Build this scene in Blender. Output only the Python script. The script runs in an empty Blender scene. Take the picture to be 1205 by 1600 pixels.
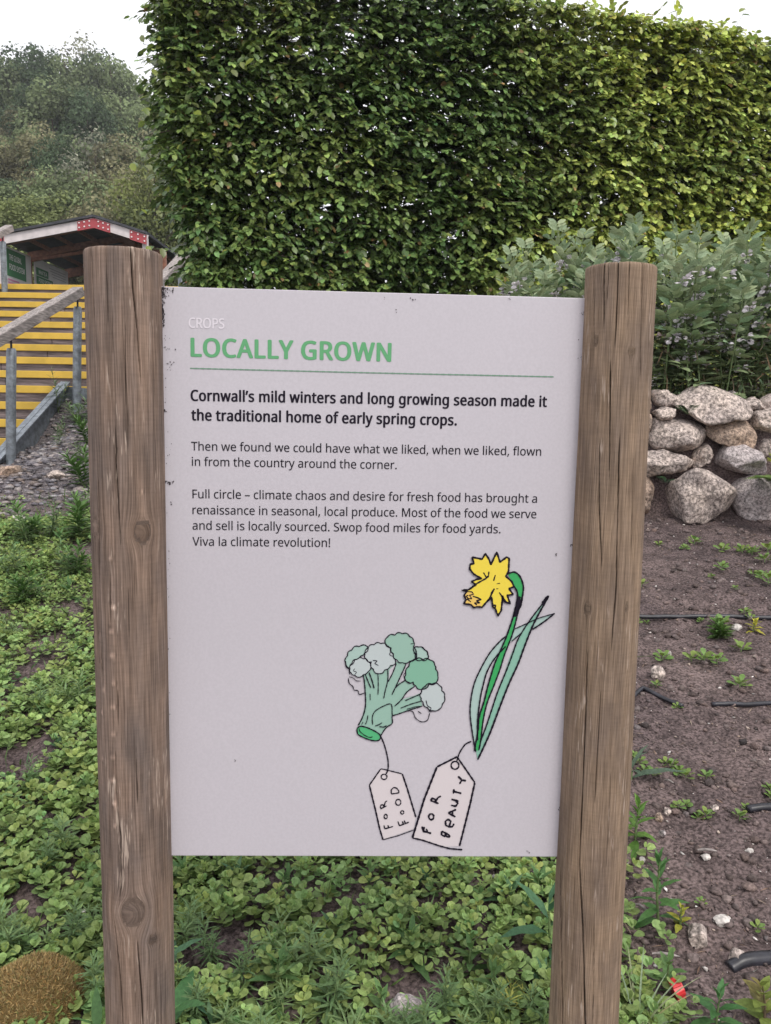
import bpy, bmesh, math, random
import numpy as np
from mathutils import Vector, Matrix
from mathutils.geometry import tessellate_polygon

S = bpy.context.scene
C = S.collection
rng = np.random.default_rng(7)
random.seed(7)

# ------------------------------------------------------------------ camera, sky, sun, exposure
CZ = 1.5                                   # camera height above the datum
F = 1250.0                                 # focal length in photo pixels (photo 1205 x 1600)
PITCH, ROLL = math.radians(7.0), math.radians(0.93)
fwd = Vector((0, math.cos(PITCH), -math.sin(PITCH)))
r0 = Vector((1, 0, 0)); u0 = r0.cross(fwd)
rt = r0 * math.cos(ROLL) + u0 * math.sin(ROLL)
up = -r0 * math.sin(ROLL) + u0 * math.cos(ROLL)
cam = bpy.data.cameras.new('camera'); co = bpy.data.objects.new('camera', cam); C.objects.link(co)
co.matrix_world = Matrix(((rt.x, up.x, -fwd.x, 0), (rt.y, up.y, -fwd.y, 0), (rt.z, up.z, -fwd.z, CZ), (0, 0, 0, 1)))
cam.sensor_fit = 'VERTICAL'; cam.sensor_height = 36; cam.sensor_width = 27.1
cam.lens = 36 * F / 1600; cam.clip_start = 0.05; cam.clip_end = 1500
S.camera = co

SUN_EL, SUN_AZ = math.radians(52), math.radians(150)   # soft light from behind the viewer's right shoulder, high
w = bpy.data.worlds.new('World'); S.world = w; w.use_nodes = True
nt = w.node_tree; bg = nt.nodes['Background']
sky = nt.nodes.new('ShaderNodeTexSky'); sky.sky_type = 'NISHITA'; sky.sun_disc = False
sky.sun_elevation = SUN_EL; sky.sun_rotation = SUN_AZ; sky.dust_density = 3
mx = nt.nodes.new('ShaderNodeMix'); mx.data_type = 'RGBA'
mx.inputs['Factor'].default_value = 0.88                # overcast: an even white cloud layer over the blue
nt.links.new(sky.outputs['Color'], mx.inputs['A'])
mx.inputs['B'].default_value = (10.6, 10.5, 10.9, 1)
nt.links.new(mx.outputs['Result'], bg.inputs['Color']); bg.inputs['Strength'].default_value = 0.10
sl = bpy.data.lights.new('sun', 'SUN'); sl.energy = 1.5; sl.angle = math.radians(18); sl.color = (1.0, 0.95, 0.88)
so = bpy.data.objects.new('sun', sl); C.objects.link(so)
sd = Vector((math.sin(SUN_AZ) * math.cos(SUN_EL), math.cos(SUN_AZ) * math.cos(SUN_EL), math.sin(SUN_EL)))
so.rotation_euler = sd.to_track_quat('Z', 'Y').to_euler(); so.location = (0, -5, 30)
S.view_settings.view_transform = 'Standard'; S.view_settings.look = 'None'
S.view_settings.exposure = 0.45; S.view_settings.gamma = 1; S.view_settings.use_curve_mapping = False
S.cycles.max_bounces = 6; S.cycles.diffuse_bounces = 3; S.cycles.glossy_bounces = 2
S.cycles.transmission_bounces = 4; S.cycles.transparent_max_bounces = 6; S.cycles.volume_bounces = 0
S.cycles.use_denoising = True; S.cycles.caustics_reflective = False; S.cycles.caustics_refractive = False

# ------------------------------------------------------------------ survey helpers: a photo pixel read as a sight line from the viewpoint
def ray(px, py):
    return rt * ((px - 602.5) / F) - up * ((py - 800) / F) + fwd
def at(px, py, Y):
    d = ray(px, py); t = Y / d.y
    return Vector((d.x * t, Y, CZ + d.z * t))
def sm(a, b, x):
    t = np.clip((x - a) / (b - a), 0, 1); return t * t * (3 - 2 * t)

# ------------------------------------------------------------------ value noise
_tab = rng.random((64, 64, 64)).astype(np.float32)
def vnoise(x, y, z=0.0):
    x, y, z = np.broadcast_arrays(np.asarray(x, float), np.asarray(y, float), np.asarray(z, float))
    xi, yi, zi = np.floor(x).astype(int), np.floor(y).astype(int), np.floor(z).astype(int)
    fx, fy, fz = x - xi, y - yi, z - zi
    fx, fy, fz = fx * fx * (3 - 2 * fx), fy * fy * (3 - 2 * fy), fz * fz * (3 - 2 * fz)
    r = 0
    for a in (0, 1):
        for b in (0, 1):
            for c in (0, 1):
                wgt = (fx if a else 1 - fx) * (fy if b else 1 - fy) * (fz if c else 1 - fz)
                r = r + wgt * _tab[(xi + a) % 64, (yi + b) % 64, (zi + c) % 64]
    return r * 2 - 1
def fbm(x, y, z=0.0, o=4):
    r, a = 0, 1.0
    for k in range(o):
        r = r + a * vnoise(x * 2 ** k + 11 * k, y * 2 ** k + 5 * k, np.asarray(z) * 2 ** k); a *= 0.5
    return r

# ------------------------------------------------------------------ terrain
PY = [-60, 0, 1.4, 4.5, 6.2, 7.6, 11, 12, 18, 28, 40, 80, 110, 500]
PZ = [-3.0, -1.33, -1.1, -0.575, -0.27, 0.02, 1.42, 1.6, 2.4, 2.9, 7, 24.5, 30, 36]
WALL_Y = 4.62
def stair_line(y):
    return -0.264 + (y - 6.87) * 0.457
def gz(x, y):
    """ground height, world z"""
    x = np.asarray(x, float); y = np.asarray(y, float)
    z = np.interp(y, PY, PZ)
    hill = 1 - 0.92 * sm(-27, -6, x + (y - 75) * 0.1)
    z = np.where(y > 28, 2.9 + (z - 2.9) * hill, z)
    z = z - 0.24 * sm(-2.35, -3.1, x) * sm(4.9, 5.8, y) * (1 - sm(7.0, 7.7, y))
    t = sm(WALL_Y - 0.04, WALL_Y + 0.10, y) * sm(0.1, 0.35, x)
    z = np.where((t > 0) & (y < 10.5), z * (1 - t) + t * np.maximum(z, 0.08 + 0.03 * (y - 4.6)), z)
    pit = (sm(-3.12, -3.2, x) * sm(5.9, 6.1, y) + sm(-2.42, -2.5, x) * sm(7.75, 7.9, y)) > 0.5
    pit &= (y < 12) & (x > -7)
    z = np.where(pit, np.minimum(z, stair_line(y) - 0.30), z)
    return z + CZ
def gzs(x, y): return float(gz(x, y))
def on_ground(px, py, lift=0.0):
    d = ray(px, py); t = 0.8
    while t < 60:
        p = Vector((0, 0, CZ)) + d * t
        if p.z <= gzs(p.x, p.y) + lift: return p
        t += 0.004 if t < 8 else 0.05
    return p

# ------------------------------------------------------------------ object helpers
def link(name, me, m=None, parent=None, loc=None):
    o = bpy.data.objects.new(name, me); C.objects.link(o)
    if m and me is not None: me.materials.append(m)
    if parent: o.parent = parent
    if loc is not None: o.location = loc
    return o
def tag(o, label=None, cat=None, group=None, kind=None):
    if label: o['label'] = label
    if cat: o['category'] = cat
    if group: o['group'] = group
    if kind: o['kind'] = kind
    return o
def empty(name, loc, label, cat, group=None, rz=0):
    o = bpy.data.objects.new(name, None); C.objects.link(o); o.location = loc; o.rotation_euler = (0, 0, rz)
    o.empty_display_size = 0.1
    return tag(o, label, cat, group)
def copy_tree(o, parent=None):
    c = o.copy(); C.objects.link(c)
    if parent: c.parent = parent
    for ch in o.children: copy_tree(ch, c)
    return c
def npmesh(name, V, faces, cols=None, smooth=False, uvw=None):
    """V (n,3); faces: list of (m,k) int arrays; cols (n,3) kept as point attribute 'col'"""
    me = bpy.data.meshes.new(name)
    V = np.asarray(V, np.float32)
    me.vertices.add(len(V)); me.vertices.foreach_set('co', V.ravel())
    faces = [np.asarray(f, np.int32) for f in faces if len(f)]
    nl = sum(f.size for f in faces); npo = sum(len(f) for f in faces)
    me.loops.add(nl); me.polygons.add(npo)
    me.loops.foreach_set('vertex_index', np.concatenate([f.ravel() for f in faces]))
    tot = np.concatenate([np.full(len(f), f.shape[1], np.int32) for f in faces])
    me.polygons.foreach_set('loop_start', np.concatenate([[0], np.cumsum(tot)[:-1]]).astype(np.int32))
    me.polygons.foreach_set('loop_total', tot)
    if smooth: me.polygons.foreach_set('use_smooth', np.ones(npo, bool))
    if cols is not None:
        a = me.attributes.new('col', 'FLOAT_COLOR', 'POINT')
        c4 = np.ones((len(V), 4), np.float32); c4[:, :3] = cols; a.data.foreach_set('color', c4.ravel())
    if uvw is not None:
        a = me.attributes.new('grain', 'FLOAT_VECTOR', 'POINT'); a.data.foreach_set('vector', np.asarray(uvw, np.float32).ravel())
    me.update(calc_edges=True); me.validate()
    return me
def inst(name, tv, tf, R, T, cols=None, smooth=True, extra=None):
    """one mesh made of N placed copies of a small template"""
    N = len(T); n = len(tv)
    V = (np.einsum('nij,vj->nvi', R, tv) + T[:, None, :]).reshape(-1, 3)
    fs = [(np.asarray(f)[None] + (np.arange(N) * n)[:, None, None]).reshape(-1, np.asarray(f).shape[1]) for f in tf]
    c = np.repeat(cols, n, axis=0) if cols is not None else None
    return npmesh(name, V, fs, c, smooth)
def frames(d, nrm, scale):
    """rotation matrices with columns (side, d, normal) times scale"""
    d = d / np.linalg.norm(d, axis=1, keepdims=True)
    x = np.cross(d, nrm); x /= np.linalg.norm(x, axis=1, keepdims=True) + 1e-9
    n = np.cross(x, d)
    s = np.asarray(scale)
    if s.ndim == 1: s = np.stack([s, s, s], 1)
    return np.stack([x * s[:, :1], d * s[:, 1:2], n * s[:, 2:3]], axis=2)
def leaf_t(w=0.6, st=(0.25, 0.5, 0.78), ws=(0.78, 1.0, 0.6), fold=0.18, droop=0.15, wavy=0.0):
    """leaf of length 1 along +Y, normal +Z: base, stations of left/mid/right, tip"""
    v = [(0, 0, 0)]
    for k, (s, q) in enumerate(zip(st, ws)):
        z = -droop * s * s
        e = q * w / 2; zz = z + fold * e + (wavy if k % 2 else -wavy)
        v += [(-e, s, zz), (0, s, z), (e, s, zz)]
    v.append((0, 1, -droop)); n = len(st)
    tri = [(0, 2, 1), (0, 3, 2)]; q4 = []
    for k in range(n - 1):
        a = 1 + 3 * k; b = a + 3
        q4 += [(a, a + 1, b + 1, b), (a + 1, a + 2, b + 2, b + 1)]
    a = 1 + 3 * (n - 1); t = len(v) - 1
    tri += [(a, a + 1, t), (a + 1, a + 2, t)]
    return np.array(v, float), [np.array(tri)] + ([np.array(q4)] if q4 else [])
def box(bm, x0, x1, y0, y1, z0, z1, M=None):
    vs = [bm.verts.new(Vector(p) if M is None else M @ Vector(p)) for p in
          ((x0, y0, z0), (x1, y0, z0), (x1, y1, z0), (x0, y1, z0), (x0, y0, z1), (x1, y0, z1), (x1, y1, z1), (x0, y1, z1))]
    for f in ((3, 2, 1, 0), (4, 5, 6, 7), (0, 1, 5, 4), (1, 2, 6, 5), (2, 3, 7, 6), (3, 0, 4, 7)): bm.faces.new([vs[i] for i in f])
def bm_obj(name, bm, m, parent=None, loc=(0, 0, 0), bevel=0.0, smooth=False):
    if bevel: bmesh.ops.bevel(bm, geom=bm.edges[:], offset=bevel, segments=2, affect='EDGES', profile=0.6)
    bmesh.ops.recalc_face_normals(bm, faces=bm.faces[:])
    me = bpy.data.meshes.new(name); bm.to_mesh(me); bm.free()
    if smooth: me.shade_smooth()
    return link(name, me, m, parent, loc)
def beam(bm, a, b, wd, ht, upv=(0, 0, 1)):
    a, b = Vector(a), Vector(b); d = (b - a); L = d.length; d.normalize()
    s = d.cross(Vector(upv)).normalized(); u = s.cross(d)
    M = Matrix(((s.x, d.x, u.x, a.x), (s.y, d.y, u.y, a.y), (s.z, d.z, u.z, a.z), (0, 0, 0, 1)))
    box(bm, -wd / 2, wd / 2, 0, L, -ht / 2, ht / 2, M)
def tube(pts, rad, seg=8, cols=None, cap=True):
    """tube along pts; rad scalar or list; returns verts, quads"""
    P = np.array(pts, float); n = len(P); r = np.broadcast_to(np.asarray(rad, float), (n,))
    T = np.gradient(P, axis=0); T /= np.linalg.norm(T, axis=1, keepdims=True) + 1e-12
    ref = np.array([0, 0, 1.0]) if abs(T[0, 2]) < 0.9 else np.array([1.0, 0, 0])
    V = []
    for i in range(n):
        s = np.cross(T[i], ref); s /= np.linalg.norm(s) + 1e-12; u = np.cross(s, T[i])
        a = np.linspace(0, 2 * math.pi, seg, endpoint=False)
        V.append(P[i] + r[i] * (np.cos(a)[:, None] * s + np.sin(a)[:, None] * u))
    V = np.concatenate(V); q = []
    for i in range(n - 1):
        for k in range(seg):
            k2 = (k + 1) % seg
            q.append((i * seg + k, i * seg + k2, (i + 1) * seg + k2, (i + 1) * seg + k))
    return V, np.array(q)
def join_parts(parts):
    Vs, Fs, o = [], [], 0
    for V, fs in parts:
        Vs.append(V); Fs += [np.asarray(f) + o for f in fs]; o += len(V)
    return np.concatenate(Vs), Fs
def rot_rand(n, scale):
    """random rotations times scale"""
    q = rng.normal(size=(n, 4)); q /= np.linalg.norm(q, axis=1, keepdims=True)
    a, b, c, d = q.T
    R = np.stack([1 - 2 * (c * c + d * d), 2 * (b * c - a * d), 2 * (b * d + a * c), 2 * (b * c + a * d), 1 - 2 * (b * b + d * d), 2 * (c * d - a * b),
                  2 * (b * d - a * c), 2 * (c * d + a * b), 1 - 2 * (b * b + c * c)], 1).reshape(n, 3, 3)
    return R * np.asarray(scale)[:, None, None]

# ------------------------------------------------------------------ materials
def mat(name, rgb=(0.5, 0.5, 0.5), rough=0.7, metal=0.0, spec=0.5, attr=None, n1=None, n2=None, bump=None, vec='Object', trans=0.0, stretch=(1, 1, 1), mottled=None):
    """n1/n2: (scale, detail, dark_rgb or multiplier lo, hi) noise colour variation; bump: (scale, strength, distance)"""
    m = bpy.data.materials.new(name); m.use_nodes = True; t = m.node_tree; N, L = t.nodes, t.links
    b = N['Principled BSDF']; b.inputs['Roughness'].default_value = rough; b.inputs['Metallic'].default_value = metal
    b.inputs['Specular IOR Level'].default_value = spec
    tc = N.new('ShaderNodeTexCoord'); mp = N.new('ShaderNodeMapping'); mp.inputs['Scale'].default_value = stretch
    if vec == 'grain':
        an = N.new('ShaderNodeAttribute'); an.attribute_name = 'grain'; L.new(an.outputs['Vector'], mp.inputs['Vector'])
    elif vec == 'world':
        gn = N.new('ShaderNodeNewGeometry'); L.new(gn.outputs['Position'], mp.inputs['Vector'])
    else: L.new(tc.outputs['Object'], mp.inputs['Vector'])
    V = mp.outputs['Vector']
    if attr:
        a = N.new('ShaderNodeAttribute'); a.attribute_name = attr; cur = a.outputs['Color']
    else:
        a = N.new('ShaderNodeRGB'); a.outputs[0].default_value = (*rgb, 1); cur = a.outputs[0]
    for nn in (n1, n2, *(mottled or [])):
        if not nn: continue
        sc, det, lo, hi = nn[:4]
        no = N.new('ShaderNodeTexNoise'); no.inputs['Scale'].default_value = sc; no.inputs['Detail'].default_value = det; L.new(V, no.inputs['Vector'])
        rp = N.new('ShaderNodeValToRGB'); p0, p1 = (nn[4], nn[5]) if len(nn) > 5 else (0.35, 0.65)
        rp.color_ramp.elements[0].position = p0; rp.color_ramp.elements[1].position = p1
        rp.color_ramp.elements[0].color = (*(lo if isinstance(lo, tuple) else (lo,) * 3), 1); rp.color_ramp.elements[1].color = (*(hi if isinstance(hi, tuple) else (hi,) * 3), 1)
        L.new(no.outputs['Fac'], rp.inputs['Fac'])
        mm = N.new('ShaderNodeMix'); mm.data_type = 'RGBA'; mm.blend_type = 'MULTIPLY'; mm.inputs['Factor'].default_value = 1
        L.new(cur, mm.inputs['A']); L.new(rp.outputs['Color'], mm.inputs['B']); cur = mm.outputs['Result']
    L.new(cur, b.inputs['Base Color'])
    if bump:
        no = N.new('ShaderNodeTexNoise'); no.inputs['Scale'].default_value = bump[0]; no.inputs['Detail'].default_value = 6; L.new(V, no.inputs['Vector'])
        bp = N.new('ShaderNodeBump'); bp.inputs['Strength'].default_value = bump[1]; bp.inputs['Distance'].default_value = bump[2]
        L.new(no.outputs['Fac'], bp.inputs['Height']); L.new(bp.outputs['Normal'], b.inputs['Normal'])
    if trans:
        tr = N.new('ShaderNodeBsdfTranslucent'); ms = N.new('ShaderNodeMixShader'); ms.inputs[0].default_value = trans
        L.new(cur, tr.inputs['Color']); L.new(b.outputs[0], ms.inputs[1]); L.new(tr.outputs[0], ms.inputs[2])
        L.new(ms.outputs[0], N['Material Output'].inputs['Surface'])
    return m
M = {}
M['leaf'] = mat('leaf', attr='col', rough=0.38, spec=0.5, trans=0.22, n1=(60, 2, 0.8, 1.15))
M['soft_leaf'] = mat('soft_leaf', attr='col', rough=0.6, spec=0.3, trans=0.22, n1=(150, 2, 0.82, 1.15))
M['far_leaf'] = mat('far_leaf', attr='col', rough=0.8, spec=0.15, trans=0.35)
M['bark'] = mat('bark', (0.13, 0.10, 0.075), 0.9, n1=(8, 4, 0.6, 1.3), stretch=(1, 1, 0.2), bump=(14, 0.6, 0.02))
M['stem'] = mat('stem', (0.13, 0.19, 0.07), 0.6)
M['brown_stem'] = mat('brown_stem', (0.11, 0.075, 0.045), 0.8)
M['stone'] = mat('granite', (0.46, 0.40, 0.37), 0.85, n1=(60, 6, 0.45, 1.35, 0.38, 0.62), n2=(5, 3, (0.72, 0.7, 0.7), (1.12, 1.08, 1.02)), mottled=[(150, 2, 0.5, 1.15, 0.36, 0.5)], bump=(45, 0.8, 0.012))
M['stone_brown'] = mat('brown_granite', (0.36, 0.285, 0.235), 0.85, n1=(60, 6, 0.55, 1.3, 0.38, 0.62), n2=(6, 3, (0.7, 0.7, 0.7), (1.15, 1.05, 0.95)), mottled=[(150, 2, 0.5, 1.15, 0.36, 0.5)], bump=(45, 0.8, 0.012))
M['white_bit'] = mat('white_shell', (0.60, 0.56, 0.52), 0.7, n1=(90, 4, 0.55, 1.15))
M['pipe'] = mat('black_plastic', (0.018, 0.018, 0.024), 0.38, n1=(30, 3, 0.7, 1.6))
M['red'] = mat('red_plastic', (0.62, 0.035, 0.04), 0.4)
M['galv'] = mat('galvanised_steel', (0.20, 0.225, 0.25), 0.5, metal=0.35, n1=(18, 4, 0.7, 1.25), n2=(60, 2, 0.85, 1.1))
M['yellow'] = mat('yellow_paint', (0.66, 0.44, 0.06), 0.55, n1=(6, 4, 0.82, 1.05))
M['sleeper'] = mat('weathered_sleeper', (0.17, 0.135, 0.13), 0.85, n1=(12, 5, 0.5, 1.35), n2=(40, 3, 0.7, 1.2), stretch=(0.25, 1, 3), bump=(20, 0.5, 0.01))
M['rail_wood'] = mat('grey_rail_timber', (0.31, 0.275, 0.26), 0.85, n1=(30, 5, 0.55, 1.25), n2=(7, 3, 0.8, 1.15), stretch=(3, 0.3, 3), bump=(60, 0.15, 0.002))
M['fascia'] = mat('pale_fascia', (0.66, 0.60, 0.60), 0.7, n1=(4, 3, 0.85, 1.05))
M['plate'] = mat('red_gusset', (0.36, 0.05, 0.06), 0.6)
M['bolt'] = mat('white_bolt', (0.8, 0.78, 0.78), 0.5)
M['roof'] = mat('dark_roofing', (0.045, 0.047, 0.055), 0.8, n1=(6, 3, 0.7, 1.3))
M['redwood'] = mat('stained_timber', (0.27, 0.115, 0.07), 0.75, n1=(10, 4, 0.7, 1.25))
M['panel'] = mat('display_panel', (0.62, 0.60, 0.60), 0.6, n1=(3, 2, 0.93, 1.03))
M['panel_green'] = mat('panel_green', (0.035, 0.17, 0.06), 0.6)
M['panel_bright'] = mat('panel_bright_green', (0.02, 0.24, 0.09), 0.6, n1=(14, 3, 0.4, 1.4))
M['panel_brown'] = mat('panel_brown', (0.12, 0.09, 0.06), 0.6, n1=(14, 3, 0.4, 1.8))
M['panel_pink'] = mat('panel_pink', (0.5, 0.2, 0.32), 0.6)
M['panel_text'] = mat('panel_text', (0.25, 0.24, 0.25), 0.6)
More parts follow.
